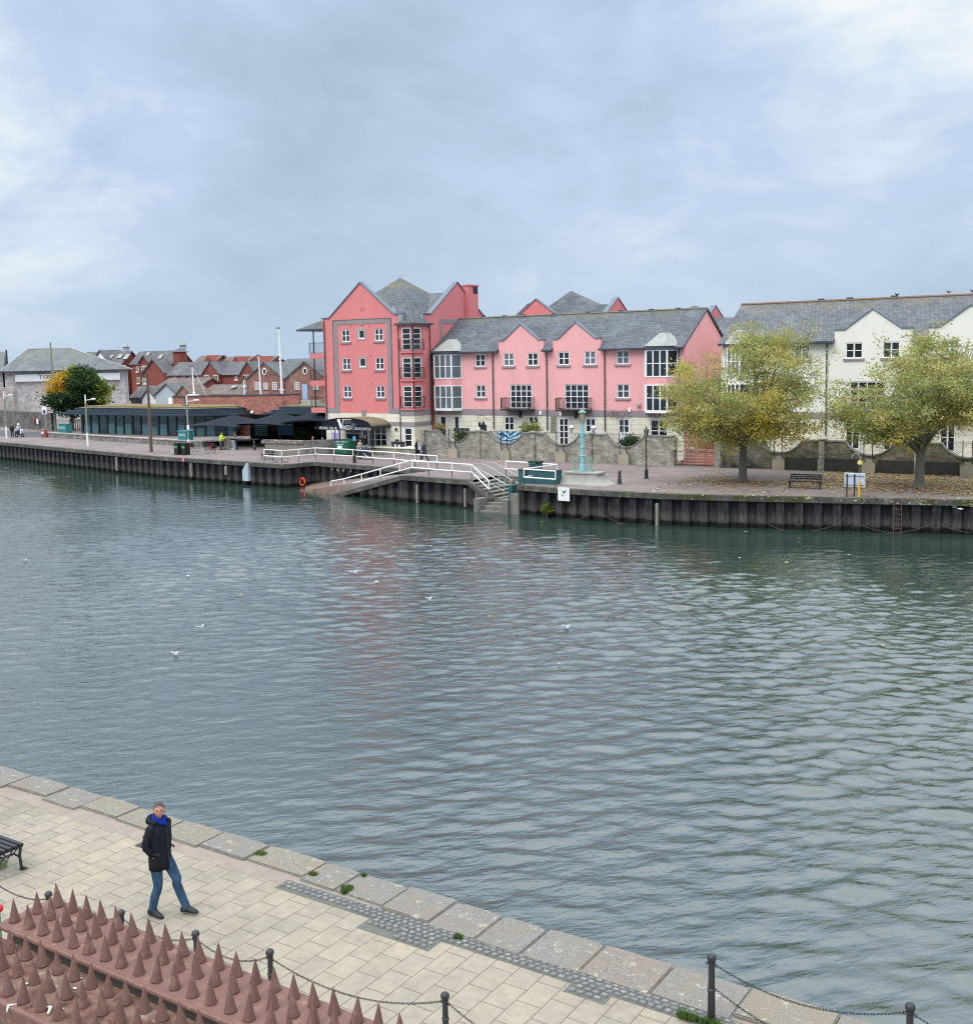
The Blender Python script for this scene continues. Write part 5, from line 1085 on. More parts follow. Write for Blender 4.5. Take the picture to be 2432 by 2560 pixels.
q = MB(); q.cbox((-134.2, 94.7, 1.15), 0.5, 0.12, 0.65, R(-14)); q.build('notice_board', M['white'], rw); q = MB(); q.cbox((-135.5, 95.05, 1.2), 0.55, 0.12, 0.6, R(-14)); q.build('red_panel', m_plain('dull_red', (0.30, 0.07, 0.06), 0.8), rw)
rw2 = thing('stone_wall', 'pinkish rubble wall at the far left edge of the quay', 'wall', (-150, 99, 0)); q = MB(); q.prism([(-170, 108, 0), (-146.5, 99.8, 0), (-146.5, 100.4, 0), (-170, 108.6, 0)], (0, 0, 5.5)); q.build('wall', m_rubble('pink_rubble', (0.36, 0.28, 0.25), (0.46, 0.42, 0.38), (0.38, 0.32, 0.30), (0.42, 0.38, 0.35), 1.2, 2.4), rw2)

# ================================================================== red brick town beyond
def house(name, label, x0, x1, y0, y1, ze, zr, wallm='brick_far', roofm='slate_far', axis='x', wins=(), over=0.4, cat='building'):
    r = thing(name, label, cat, ((x0 + x1) / 2, y0, 0))
    q = MB(); q.box(x0, x1, y0, y1, 0, ze)
    if axis == 'y':
        xm = (x0 + x1) / 2; q.add([(x0, y0, ze), (x1, y0, ze), (xm, y0, zr), (x0, y1, ze), (x1, y1, ze), (xm, y1, zr)], [(0, 1, 2), (3, 5, 4)])
    else:
        ym = (y0 + y1) / 2; q.add([(x0, y0, ze), (x0, y1, ze), (x0, ym, zr), (x1, y0, ze), (x1, y1, ze), (x1, ym, zr)], [(0, 1, 2), (3, 5, 4)])
    q.build('wall', M[wallm], r, recalc=False); q = MB(); s_ = (zr - ze)
    if axis == 'y':
        xm = (x0 + x1) / 2; hw_ = (x1 - x0) / 2; k = s_ / hw_
        q.slab([(xm, y0 - over, zr + 0.12), (x0 - over, y0 - over, ze - k * over + 0.12), (x0 - over, y1, ze - k * over + 0.12), (xm, y1, zr + 0.12)], 0.2); q.slab([(xm, y0 - over, zr + 0.12), (x1 + over, y0 - over, ze - k * over + 0.12), (x1 + over, y1, ze - k * over + 0.12), (xm, y1, zr + 0.12)], 0.2)
    else:
        ym = (y0 + y1) / 2; k = s_ / ((y1 - y0) / 2)
        q.slab([(x0 - over, ym, zr + 0.12), (x0 - over, y0 - over, ze - k * over + 0.12), (x1 + over, y0 - over, ze - k * over + 0.12), (x1 + over, ym, zr + 0.12)], 0.2); q.slab([(x0 - over, ym, zr + 0.12), (x0 - over, y1 + over, ze - k * over + 0.12), (x1 + over, y1 + over, ze - k * over + 0.12), (x1 + over, ym, zr + 0.12)], 0.2)
    q.build('roof', M[roofm], r)
    for wd in wins:
        u, z, ww, hh = wd[:4]; fr_ = MB(); fr_.box(u, u + ww, y0 - 0.08, y0 - 0.002, z, z + hh); fr_.box(u - 0.1, u + ww + 0.1, y0 - 0.16, y0 - 0.002, z - 0.18, z - 0.001); f_ = fr_.build('window', M['cream_render'], r)
        p_ = MB(); nn_ = 2 if ww < 1.6 else 3
        for k in range(nn_): p_.box(u + 0.12 + k * (ww - 0.12) / nn_, u + (k + 1) * (ww - 0.12) / nn_, y0 - 0.11, y0 - 0.081, z + 0.12, z + hh - 0.12)
        p_.build('pane', M['glass_far'], f_)
    return r
def rooflights(r, L, y0, ze, k, mat='lead'):
    for (x, z, ww, hh) in L:
        q = MB(); y = y0 + (z - ze) / k; y2 = y0 + (z + hh - ze) / k; q.slab([(x, y, z + 0.45), (x + ww, y, z + 0.45), (x + ww, y2, z + hh + 0.45), (x, y2, z + hh + 0.45)], 0.12); q.build('rooflight', M[mat], r)
h1 = house('brick_apartments', 'red brick block with three rooflights beyond the stone warehouse roof', -243, -226.5, 184, 190, 9.1, 12.0, wins=[(-226.6, 7.4, 1.6, 1.2), (-226.4, 4.2, 1.4, 1.4)])
rooflights(h1, [(-232.5, 10.0, 1.2, 0.8), (-229.5, 10.0, 1.6, 0.9), (-226.8, 9.7, 1.5, 1.2)], 184, 9.1, 0.967)
q = MB(); q.prism([(-236.5, 183.9, 9.8), (-231.4, 183.9, 9.8), (-234, 183.9, 12.2)], (0, 5, 0)); q.build('dormer', M['white'], h1); q = MB(); q.slab([(-234, 183.5, 12.5), (-231, 183.5, 9.6), (-231, 190, 9.6), (-234, 190, 12.5)], 0.2); q.slab([(-234, 183.5, 12.5), (-237, 183.5, 9.6), (-237, 190, 9.6), (-234, 190, 12.5)], 0.2); q.build('dormer_roof', M['slate_far'], h1)
h2 = house('brick_apartments', 'red brick block with a balconied gable and small roof turret', -224.3, -209.5, 185, 191, 9.0, 11.8, wins=[(-222.4, 6.95, 0.9, 1.3), (-222.3, 4.2, 0.9, 1.4), (-222.3, 2.0, 0.9, 1.2), (-215.0, 4.2, 0.8, 1.3)])
rooflights(h2, [(-220.9, 10.2, 1.1, 1.0), (-215.6, 9.7, 1.2, 0.9), (-210.3, 10.9, 1.2, 0.5)], 185, 9.0, 0.933)
q = MB(); q.prism([(-220.6, 184.4, 0), (-216.9, 184.4, 0), (-216.9, 184.4, 9.0), (-218.75, 184.4, 10.7), (-220.6, 184.4, 9.0)], (0, 4, 0)); q.build('gable', M['brick_far'], h2)
q = MB(); q.slab([(-218.75, 184.0, 10.95), (-216.6, 184.0, 8.95), (-216.6, 189, 8.95), (-218.75, 189, 10.95)], 0.16); q.slab([(-218.75, 184.0, 10.95), (-220.9, 184.0, 8.95), (-220.9, 189, 8.95), (-218.75, 189, 10.95)], 0.16); q.build('gable_roof', M['slate_far'], h2)
for z in (6.4, 3.8):
    q = MB(); q.box(-219.7, -217.8, 184.3, 184.4, z, z + 2.0); w_ = q.build('window', M['cream_render'], h2); q = MB()
    for k in range(3): q.box(-219.5 + k * 0.6, -219.1 + k * 0.6, 184.25, 184.299, z + 0.1, z + 1.85)
    q.build('pane', M['glass_far'], w_); q = MB(); q.box(-220.1, -217.4, 183.6, 184.3, z - 0.35, z - 0.15); 
    for x in np.arange(-220.1, -217.4, 0.3): q.box(x, x + 0.06, 183.6, 183.66, z - 0.15, z + 0.7)
    q.box(-220.1, -217.4, 183.6, 183.66, z + 0.65, z + 0.75); q.build('balcony', M['coping_dark'], h2)
for x, r_ in ((-234.3, h1), (-213.6, h2)):
    q = MB(); q.cbox((x, 192, 12.4), 1.1, 1.1, 1.8); q.build('turret', M['pale_grey'], r_); q = MB(); q.add([(x - 0.9, 191.1, 13.2), (x + 0.9, 191.1, 13.2), (x + 0.9, 192.9, 13.2), (x - 0.9, 192.9, 13.2), (x, 192, 14.3)], [(0, 1, 4), (1, 2, 4), (2, 3, 4), (3, 0, 4), (0, 3, 2, 1)]); q.build('turret_roof', M['lead'], r_)
h3 = house('brick_apartments', 'red brick gabled block with square stair tower on the left of the old town roofs', -214.0, -206.8, 180, 184, 6.8, 9.9, axis='y', wins=[(-214.2, 4.2, 1.0, 1.2)])
q = MB(); q.box(-208.4, -206.2, 184.2, 186.4, 0, 11.5); q.build('stair_tower', M['brick_far'], h3); q = MB(); q.add([(-208.8, 183.8, 11.5), (-205.8, 183.8, 11.5), (-205.8, 186.8, 11.5), (-208.8, 186.8, 11.5), (-207.3, 185.3, 12.4)], [(0, 1, 4), (1, 2, 4), (2, 3, 4), (3, 0, 4), (0, 3, 2, 1)]); q.build('tower_roof', M['slate_far'], h3)
house('row_house', 'long slate roofed brick house with four cream windows under the eaves', -171.2, -160.5, 150, 156, 6.6, 8.8, wins=[(-170.0, 5.35, 1.0, 1.1), (-167.6, 5.35, 1.0, 1.1), (-165.2, 5.3, 1.0, 1.15), (-162.9, 5.3, 1.0, 1.15)])
house('row_house', 'brick house with steep gable and two cream windows facing the quay', -161.3, -156.9, 149.4, 154, 6.7, 8.9, axis='y', wins=[(-160.8, 5.3, 1.2, 1.15), (-158.4, 5.3, 1.2, 1.15)], over=0.2)
house('row_house', 'brick house with grey slate roof between two steep gables', -156.9, -152.2, 150, 156, 6.6, 8.7, wins=[(-153.4, 5.5, 0.6, 1.1)])
house('row_house', 'plain red brick gable end left of the old twin gabled warehouse', -151.9, -147.6, 149.6, 153, 6.4, 8.75, axis='y', wins=[(-150.9, 5.7, 1.4, 0.7)], over=0.2)
house('row_house', 'low hipped outbuilding with brown tiles in front of the red brick row', -166.0, -155.5, 143, 149, 4.5, 5.9, roofm='tile_brown')
for i, (x0, x1, z, lb) in enumerate(((-219.0, -212.0, 10.6, 'distant brown roof with dark gable, leftmost on the skyline'), (-211.5, -202.5, 10.15, 'distant long ridge roof in the middle of the skyline'), (-202.3, -196.0, 10.1, 'distant roof with dark gable end left of the tall mast'))):
    hh_ = house('skyline_roof', lb, x0, x1, 200 + i * 1.5, 206 + i * 1.5, 8.6, z, roofm='tile_brown'); q = MB(); xx = x1 - 1.2; q.prism([(xx - 1.5, 199.5, z - 1.4), (xx + 1.5, 199.5, z - 1.4), (xx, 199.5, z + 0.15)], (0, 6, 0)); q.build('gable', M['brick_far'], hh_)
house('skyline_roof', 'distant slate roof right of the tall mast', -166, -152, 175, 181, 7.8, 9.2, roofm='slate_far')
for (x0, x1, xa, lb, ax) in ((-120.5, -113.1, 'a', 'old brick warehouse gable with oval window, left of the pair', 0), (-112.9, -105.2, 'b', 'old brick warehouse gable with pale blue door, right of the pair', 1)):
    hh_ = house('brick_warehouse', lb, x0, x1, 120, 138, 6.1, 8.45, wallm='brick_old', axis='y', over=0.15); xm = (x0 + x1) / 2
    q = MB(); q.lathe((0, 0, 0), [(0.36, -0.04), (0.36, 0.04)], 16); q.v = [Vector((xm + 0.05 + p_.x * 1.15, 119.94 + p_.z, 7.2 + p_.y * 1.4)) for p_ in q.v]; w_ = q.build('oval_window', M['white'], hh_)
    q = MB(); q.box(xm - 0.12, xm + 0.3, 119.86, 119.895, 6.9, 7.5); q.build('pane', M['glass'], w_)
    for (dx, ww, z0, z1) in ((-1.95, 0.85, 4.65, 5.65), (1.5, 0.85, 4.65, 5.65)) + (((-0.2, 0.75, 4.7, 5.6),) if ax == 0 else ()):
        T_ = frame(0, 120, 0); window(hh_, T_, xm + dx, xm + dx + ww, z0, z1, 2, 3, d=-0.03, sill=True, glass='glass_pale')
    if ax: q = MB(); q.box(xm - 0.55, xm + 0.4, 119.9, 119.99, 3.2, 5.35); q.build('door', M['pale_blue'], hh_)
    else: q = MB(); q.tube([(x0 + 0.15, 119.85, 3), (x0 + 0.15, 119.85, 5.8), (x0 - 0.3, 119.8, 6.1)], 0.07, 5); q.build('downpipe', M['steel'], hh_)
ply = MB(); ply.box(-109.8, -109.1, 112, 112.1, 2.6, 4.25); tag(ply.build('site_board', M['yellow']), 'yellow board standing at the end of the brick wall coping', 'board')
wb = MB(); wb.box(-111, -103, 116, 116.4, 2.0, 3.3); tag(wb.build('quay_slab', M['concrete_pale']), 'pale low wall below the blue door of the old brick warehouse', 'wall')
house('boat_shed', 'pale grey gabled shed with green doors left of the small brick gable', -146.0, -140.6, 125, 129, 3.7, 5.4, wallm='pale_grey', roofm='slate_far', axis='y', over=0.25)
q = MB(); q.box(-142.9, -141.9, 124.9, 124.98, 1.6, 3.2); q.box(-141.3, -140.6, 124.9, 124.98, 1.6, 3.2); tag(q.build('shed_door', M['white']), 'pair of white panels on the pale grey shed', 'door')
q = MB(); q.box(-141.85, -141.35, 124.88, 124.97, 1.6, 3.2); tag(q.build('shed_door', M['bin_green']), 'green door on the pale grey shed', 'door')
house('boat_shed', 'smaller white gabled shed with dark base near the stone warehouse', -150.5, -146.9, 126, 129, 3.0, 4.6, wallm='white', roofm='slate_far', axis='y', over=0.3)
house('boat_shed', 'grey slate roofed lean-to beside the stone warehouse wall', -160.5, -153.5, 132, 137, 3.0, 4.75, wallm='coping_dark', roofm='slate_far', axis='x', over=0.3)
hb_ = house('brick_outbuilding', 'small orange brick gable with brown tiled roof behind the brick wall', -131.6, -127.2, 116, 120, 3.5, 5.25, wallm='brick_old', roofm='tile_brown', axis='y', over=0.15)
hb2 = house('brick_outbuilding', 'long brown tiled roof with two rooflights behind the brick wall', -129.5, -120.6, 119.5, 125, 3.9, 5.2, wallm='brick_old', roofm='tile_brown', axis='x', over=0.2)
rooflights(hb2, [(-124.6, 4.45, 0.9, 0.3), (-122.3, 4.5, 0.9, 0.3)], 119.5, 3.9, 0.47)
house('brick_outbuilding', 'brown roof sloping against the old brick warehouse', -127.2, -123.6, 124.5, 130, 4.8, 6.5, wallm='brick_old', roofm='tile_brown', axis='y', over=0.1)

# masts of boats moored in the basin behind
def mast(label, X, Y, z0, z1, r0, spread=(), stays=True):
    m_ = thing('boat_mast', label, 'mast', (X, Y, 0)); q = MB(); q.tube([(X, Y, z0), (X, Y, (z0 + z1) / 2), (X - 0.12, Y, z1)], [r0, r0 * 0.85, r0 * 0.5], 8); q.build('spar', M['white'], m_)
    for z, w_ in spread: q = MB(); q.tube([(X - w_, Y + w_ * 0.6, z + 0.1), (X, Y, z), (X + w_, Y - w_ * 0.6, z + 0.1)], 0.05, 5); q.build('spreader', M['white'], m_)
    if stays:
        q = MB()
        for s_ in (-1, 1): q.tube([(X - 0.1, Y, z1 - 0.2), (X + s_ * 1.6, Y, (z0 + z1) * 0.5 + 0.3), (X + s_ * 1.6, Y, z0)], 0.014, 3)
        q.build('stay', M['steel'], m_)
    q = MB(); q.box(X - 0.45, X + 0.1, Y - 0.1, Y + 0.1, z1, z1 + 0.12); q.build('masthead', M['dark_steel'], m_)
    return m_
mast('tallest white boat mast with crossed spreaders', -99.4, 105, 0, 12.6, 0.15, [(8.75, 0.8), (4.95, 1.1)])
mast('slimmer white boat mast just left of the tallest one', -103.0, 105, 0, 9.3, 0.12, [(5.3, 0.0)], False)
mast('short thick white mast stump left of the two tall masts', -107.8, 107, 0, 6.3, 0.12, [], False)
ms_ = mast('short white mast with two slanting stays above the small tiled roof', -117.3, 107, 0, 8.1, 0.13, [(4.55, 0.6)], False)
q = MB(); q.tube([(-117.3, 107, 8.0), (-119.4, 107, 4.2)], 0.05, 4); q.tube([(-117.3, 107, 8.0), (-114.9, 107, 4.2)], 0.04, 4); q.build('stay', M['steel'], ms_)
q = MB(); q.cbox((-117.2, 106.8, 4.32), 1.7, 0.5, 0.2); q.build('boom', M['white'], ms_)

# ================================================================== trees
def m_leaf(name, c, tr=0.42):
    t = NT(name); n = t.noise(t.pos(), 0.8, 3); cc = t.mix(n, sc3(c, 0.62), sc3(c, 1.4)); t.done(cc, 0.75, None, spec=0.25)
    tl = t.n('ShaderNodeBsdfTranslucent'); t.l(cc, tl.inputs[0]); mx = t.n('ShaderNodeMixShader'); mx.inputs[0].default_value = tr
    t.l(t.p.outputs[0], mx.inputs[1]); t.l(tl.outputs[0], mx.inputs[2]); t.l(mx.outputs[0], t.out.inputs[0]); return t.mat
LV = {'olive': m_leaf('leaf_olive', (0.44, 0.415, 0.145)), 'green': m_leaf('leaf_green', (0.27, 0.32, 0.11)), 'yellow': m_leaf('leaf_yellow', (0.58, 0.47, 0.08)), 'pale': m_leaf('leaf_pale', (0.51, 0.485, 0.21)),
      'dark': m_leaf('leaf_dark', (0.028, 0.062, 0.028)), 'mid': m_leaf('leaf_mid', (0.065, 0.125, 0.030)), 'amber': m_leaf('leaf_amber', (0.60, 0.36, 0.045)), 'lime': m_leaf('leaf_lime', (0.30, 0.33, 0.03))}
M['bark'] = m_plain('bark', (0.15, 0.14, 0.115), 0.95, 0.45, 6, bump=0.6)
def leaves(pts, mats, name, parent, size, n_per, spread, rnd, flat=0.45, pick=None, pure=0.72):
    V = []; F = []; MI = []
    for p in pts:
        base = pick(p, rnd) if pick else rnd.randrange(len(mats))
        for k in range(n_per):
            c = Vector((p.x + rnd.gauss(0, spread), p.y + rnd.gauss(0, spread), p.z + rnd.gauss(0, spread * flat)))
            s = size * rnd.uniform(0.6, 1.25); a = Vector((rnd.uniform(-1, 1), rnd.uniform(-1, 1), rnd.uniform(-0.5, 0.5))).normalized(); n = Vector((rnd.uniform(-1, 1), rnd.uniform(-1, 1), rnd.uniform(-0.2, 1.2))).normalized()
            b = a.cross(n); 
            if b.length < 1e-3: continue
            b.normalize(); i = len(V); V += [c - a * s * 0.5, c + b * s * 0.34, c + a * s * 0.5, c - b * s * 0.34]; F.append((i, i + 1, i + 2, i + 3)); MI.append(base if rnd.random() < pure else rnd.randrange(len(mats)))
    mb = MB(); mb.v = V; mb.f = F; mb.m = MI; return mb.build(name, mats, parent, recalc=False)
def tree(name, label, base, zb, zt, rx, mats, seed, trunk_r, nl=11, n_per=11, size=0.17, spread=0.26, group=None, pick=None, density=1.0, skew=(0, 0), fork=2.3, low=0.0, sub=7, tw=5, pure=0.72):
    rnd = random.Random(seed); base = Vector(base); root = thing(name, label, 'tree', base, group); cz = (zb + zt) / 2; rz = (zt - zb) / 2
    tk = MB(); f = base + Vector((0.05, 0, fork)); tk.tube([base + Vector((0, 0, -0.2)), base + Vector((0, 0, 0.05)), base + Vector((0.02, 0.01, 0.4)), base + Vector((0.03, 0, fork * 0.6)), f], [trunk_r * 1.7, trunk_r * 1.45, trunk_r * 1.1, trunk_r, trunk_r * 0.95], 10)
    tips = []; lm = MB(); cen = base + Vector((skew[0], skew[1], cz))
    def curve(a, b, lift, n=5):
        L = []
        for i in range(n + 1):
            q = i / n; p = a.lerp(b, q); p.z += lift * math.sin(math.pi * q); p += Vector((rnd.uniform(-1, 1), rnd.uniform(-1, 1), rnd.uniform(-1, 1))) * 0.05 * (b - a).length * math.sin(math.pi * q) * 0.8; L.append(p)
        return L
    def surf(az, el, k):
        ux = math.cos(el) * math.cos(az); uy = math.cos(el) * math.sin(az); uz = math.sin(el); lump = 1 + 0.16 * noise.noise((ux * 2.1 + seed, uy * 2.1, uz * 2.1)) * 1.6
        return cen + Vector((ux * rx * k * lump, uy * rx * k * lump, uz * rz * k * lump))
    for i in range(nl):
        az = 2 * math.pi * i / nl * 1.0 + rnd.uniform(-0.25, 0.25); el = rnd.choice([-0.55, -0.3, 0.0, 0.35, 0.7, 1.05]) + rnd.uniform(-0.1, 0.1); az += i * 1.1
        e = surf(az, el, 0.72); st_ = f + Vector((0, 0, rnd.uniform(-0.3, 0.25))); L = curve(st_, e, 0.35 * rz * 0.4); r0 = trunk_r * rnd.uniform(0.36, 0.52); lm.tube(L, [r0, r0 * 0.8, r0 * 0.62, r0 * 0.45, r0 * 0.3, r0 * 0.18], 6)
        for j in range(sub):
            k = rnd.choice([1, 2, 3, 4, 5]); a2 = az + rnd.gauss(0, 0.55); e2 = max(-0.85, min(1.5, el + rnd.gauss(0, 0.45))); s2 = surf(a2, e2, rnd.uniform(0.78, 0.98)); L2 = curve(L[k], s2, 0.12, 4); r1 = r0 * 0.32; lm.tube(L2, [r1, r1 * 0.8, r1 * 0.6, r1 * 0.4, r1 * 0.25], 4)
            for m_ in range(tw):
                k2 = rnd.choice([1, 2, 3, 4]); o_ = L2[k2] + Vector((rnd.gauss(0, 0.16) * rx, rnd.gauss(0, 0.16) * rx, rnd.gauss(0.02, 0.09) * rx)); 
                if (o_ - cen).length > 1.25 * max(rx, rz) or o_.z < base.z + zb - 0.3: continue
                if rnd.random() < 0.7: lm.tube([L2[k2], o_], [0.018, 0.008], 3)
                tips += [o_, L2[k2].lerp(o_, 0.5)] if rnd.random() < density else [o_]
    tk.build('trunk', M['bark'], root, smooth=True); lm.build('limb', M['bark'], root, recalc=False)
    leaves(tips, mats, 'crown', root, size, n_per, spread, rnd, pick=pick, pure=pure); return root
def pick1(p, r): q = noise.noise((p.x * 0.35, p.y * 0.35, p.z * 0.5)) + (0.25 if p.z < 4.5 else -0.1); return 2 if q > 0.32 else (0 if q > -0.05 else (3 if r.random() < 0.5 else 1))
t1 = G('z6', 165, 1495); t2 = G('z6', 1475, 1545)
tree('plane_tree', 'olive and yellow autumn tree standing right of the iron gate', (t1.x, t1.y, 0), 1.5, 9.9, 5.3, [LV['olive'], LV['green'], LV['yellow'], LV['pale']], 3, 0.25, nl=18, n_per=42, size=0.155, spread=0.35, group='autumn trees on the quay', pick=pick1, sub=8, tw=5)
tree('plane_tree', 'greener autumn tree with open crown in front of the cream terrace gables', (t2.x, t2.y, 0), 1.5, 8.9, 5.1, [LV['olive'], LV['green'], LV['yellow'], LV['pale']], 8, 0.26, nl=17, n_per=36, size=0.155, spread=0.33, group='autumn trees on the quay', pick=lambda p, r: (1 if noise.noise((p.x * 0.4, p.y * 0.4, p.z * 0.4)) > 0.12 else (2 if (p.z < 4.6 and r.random() < 0.45) else r.choice([0, 3, 3, 0]))), sub=8, tw=5, density=0.9)
t3 = G('c', 1300, 690)
def pick3(p, r):
    u = (p - Vector((t3.x, t3.y, 5))).dot(cr); z = p.z
    if u < 0.3 and z > 5.0: return 2 if r.random() < 0.8 else 3
    if z > 6.0 and u < 1.2: return 3 if r.random() < 0.5 else 1
    if u > 3.6: return 3 if r.random() < 0.5 else 1
    return 0 if z < 4.6 or r.random() < 0.5 else 1
tree('maple_tree', 'dense dark green tree turning orange on its left side before the stone warehouse', (t3.x, t3.y, 0), 2.1, 7.8, 3.6, [LV['dark'], LV['mid'], LV['amber'], LV['lime']], 5, 0.26, nl=18, n_per=22, size=0.34, spread=0.5, pick=pick3, fork=1.5, sub=9, tw=6, skew=(0.9, 0.6), pure=0.95)
# shrubs over the garden wall
def shrub(name, label, c, r, mats, n, size, seed, flat=0.9):
    rnd = random.Random(seed); root = thing(name, label, 'shrub', (c[0], c[1], c[2] - r)); pts = []
    for i in range(n):
        d = Vector((rnd.gauss(0, 1), rnd.gauss(0, 1), rnd.gauss(0, 1))).normalized() * r * rnd.uniform(0.35, 1.0); pts.append(Vector(c) + Vector((d.x, d.y, d.z * flat)))
    leaves(pts, mats, 'foliage', root, size, 7, r * 0.16, rnd, 1.0); q = MB(); q.tube([(c[0], c[1], c[2] - r * 1.2), c], [0.05, 0.02], 5); q.build('stem', M['bark'], root); return root
shrub('garden_shrub', 'round green bush above the garden wall beside the trellis', (-48.9, 81.0, 2.35), 0.95, [LV['mid'], LV['olive']], 260, 0.16, 1)
shrub('garden_shrub', 'brown dried planting on top of the garden wall by the tall pink building', (-57.6, 80.3, 2.55), 0.55, [m_leaf('leaf_brown', (0.28, 0.17, 0.09)), LV['olive']], 110, 0.15, 2, 0.5)
shrub('garden_shrub', 'spiky green planting behind the first dip of the garden wall', (-55.4, 80.6, 1.75), 0.8, [LV['dark'], LV['mid'], LV['olive']], 190, 0.2, 3, 0.6)
shrub('garden_shrub', 'dark shrub behind the fourth dip of the garden wall', (-39.6, 80.6, 1.6), 0.9, [LV['dark'], LV['mid']], 200, 0.2, 4, 0.5)
shrub('wall_shrub', 'small green plant growing from the quay wall left of the white bird sign', tuple(S('z8', 710, 790, 62.75)), 0.42, [LV['mid'], LV['lime']], 90, 0.12, 5)
shrub('restaurant_shrub', 'rounded grey green shrub under the black canopies', tuple(S('z2', 1600, 1285, 85.0)), 0.9, [LV['mid'], LV['dark']], 220, 0.18, 6)
shrub('creeper', 'bare reddish creeper on the stone base of the pink terrace', (-41.9, 83.9, 3.55), 1.2, [m_leaf('leaf_red', (0.20, 0.08, 0.07))], 70, 0.10, 7, 0.28)
q = MB(); 
for i in range(3): q.box(-55.9 + i * 0.5, -55.45 + i * 0.5, 79.9, 80.2, 2.3, 2.5)
tag(q.build('planter_box', M['dark_steel']), 'row of small plant troughs on the garden wall beside the second window', 'planter')
# fallen leaves
rnd = random.Random(9); V = []; F = []; MI = []
def litter(n, x0, x1, y0, y1, dens, z=0.012):
    for i in range(n):
        x, y = rnd.uniform(x0, x1), rnd.uniform(y0, y1)
        if rnd.random() > dens(x, y): continue
        s = rnd.uniform(0.05, 0.13); a = rnd.uniform(0, 6.28); k = len(V); zz = z + rnd.uniform(0, 0.03)
        for j in range(4): V.append(Vector((x + s * math.cos(a + j * 1.571) * (1.3 if j % 2 else 0.8), y + s * math.sin(a + j * 1.571), zz + rnd.uniform(0, 0.035))))
        F.append((k, k + 1, k + 2, k + 3)); MI.append(rnd.choice([0, 0, 1, 2]))
def dn(x, y):
    n_ = noise.noise((x * 0.35, y * 0.35, 0)) * 0.5 + 0.5; e_ = max(0, min(1, (x + 24.5) / 2.0)); q_ = max(0, min(1, (y - 68.4 + (x + 24) * -0.05) / 1.4)); near = math.exp(-((x - t1.x) ** 2 / 10 + (y - t1.y + 0.8) ** 2 / 3))
    return min(1, max(e_ * q_ * (0.35 + 0.9 * n_), near * 0.9) + 0.03)
litter(17000, -31, -6, 63.5, 79.7, dn)
mb = MB(); mb.v = V; mb.f = F; mb.m = MI
tag(mb.build('fallen_leaves', [m_leaf('litter_ochre', (0.38, 0.25, 0.11), 0.1), m_leaf('litter_brown', (0.22, 0.14, 0.085), 0.1), m_leaf('litter_yellow', (0.50, 0.40, 0.10), 0.1)], recalc=False), 'ochre fallen leaves scattered on the paving under the two trees', 'fallen leaves', kind='stuff')
V = []; F = []; MI = []; litter(900, -31, 20, 62.7, 68.5, lambda x, y: 0.25); litter(110, -60, -6, 30, 62, lambda x, y: 0.4, ZW + 0.07)
mb = MB(); mb.v = V; mb.f = F; mb.m = MI
tag(mb.build('scattered_leaves', [LV['pale'], LV['yellow'], m_plain('foam_fleck', (0.7, 0.72, 0.7))], recalc=False), 'stray pale leaves and flecks along the quay edge and floating on the river', 'stray leaves', kind='stuff')
# moss and weeds in the near paving joints
V = []; F = []; MI = []
def tuft(x, y, r, n, h=0.05):
    for i in range(n):
        a = rnd.uniform(0, 6.28); d = r * math.sqrt(rnd.random()); px, py = x + d * math.cos(a), y + d * math.sin(a) * 0.8; w_ = rnd.uniform(0.006, 0.014); hh = rnd.uniform(0.3, 1) * h; k = len(V); a2 = rnd.uniform(0, 6.28); lx, ly = rnd.uniform(-0.04, 0.04), rnd.uniform(-0.04, 0.04)
        V.extend([Vector((px - w_ * math.cos(a2), py - w_ * math.sin(a2), 0.02)), Vector((px + w_ * math.cos(a2), py + w_ * math.sin(a2), 0.02)), Vector((px + lx, py + ly, 0.045 + hh))]); F.append((k, k + 1, k + 2)); MI.append(rnd.choice([0, 0, 1]))
for k_, u, v, r in (('n2', 570, 285, 0.10), ('n2', 1060, 480, 0.07), ('n2', 1385, 610, 0.11), ('n2', 1355, 640, 0.06), ('n2', 1535, 492, 0.03), ('n3', 540, 730, 0.06)):
    g_ = G(k_, u, v, 0.03); tuft(g_.x, g_.y, r, 160)
for dx in (-0.25, -0.1, 0.12, 0.3): tuft(-5.22 + dx * 0.8, 12.47, 0.09, 90, 0.09)
tuft(-17.0, 10.5, 0.4, 500, 0.04); tuft(-16.9, 10.2, 0.3, 300, 0.04)
mb = MB(); mb.v = V; mb.f = F; mb.m = MI
tag(mb.build('grass_tufts', [m_leaf('grass_bright', (0.10, 0.19, 0.03)), m_leaf('grass_olive', (0.10, 0.13, 0.04))], recalc=False), 'small green grass tufts growing in joints of the near quay stones', 'grass', kind='stuff')

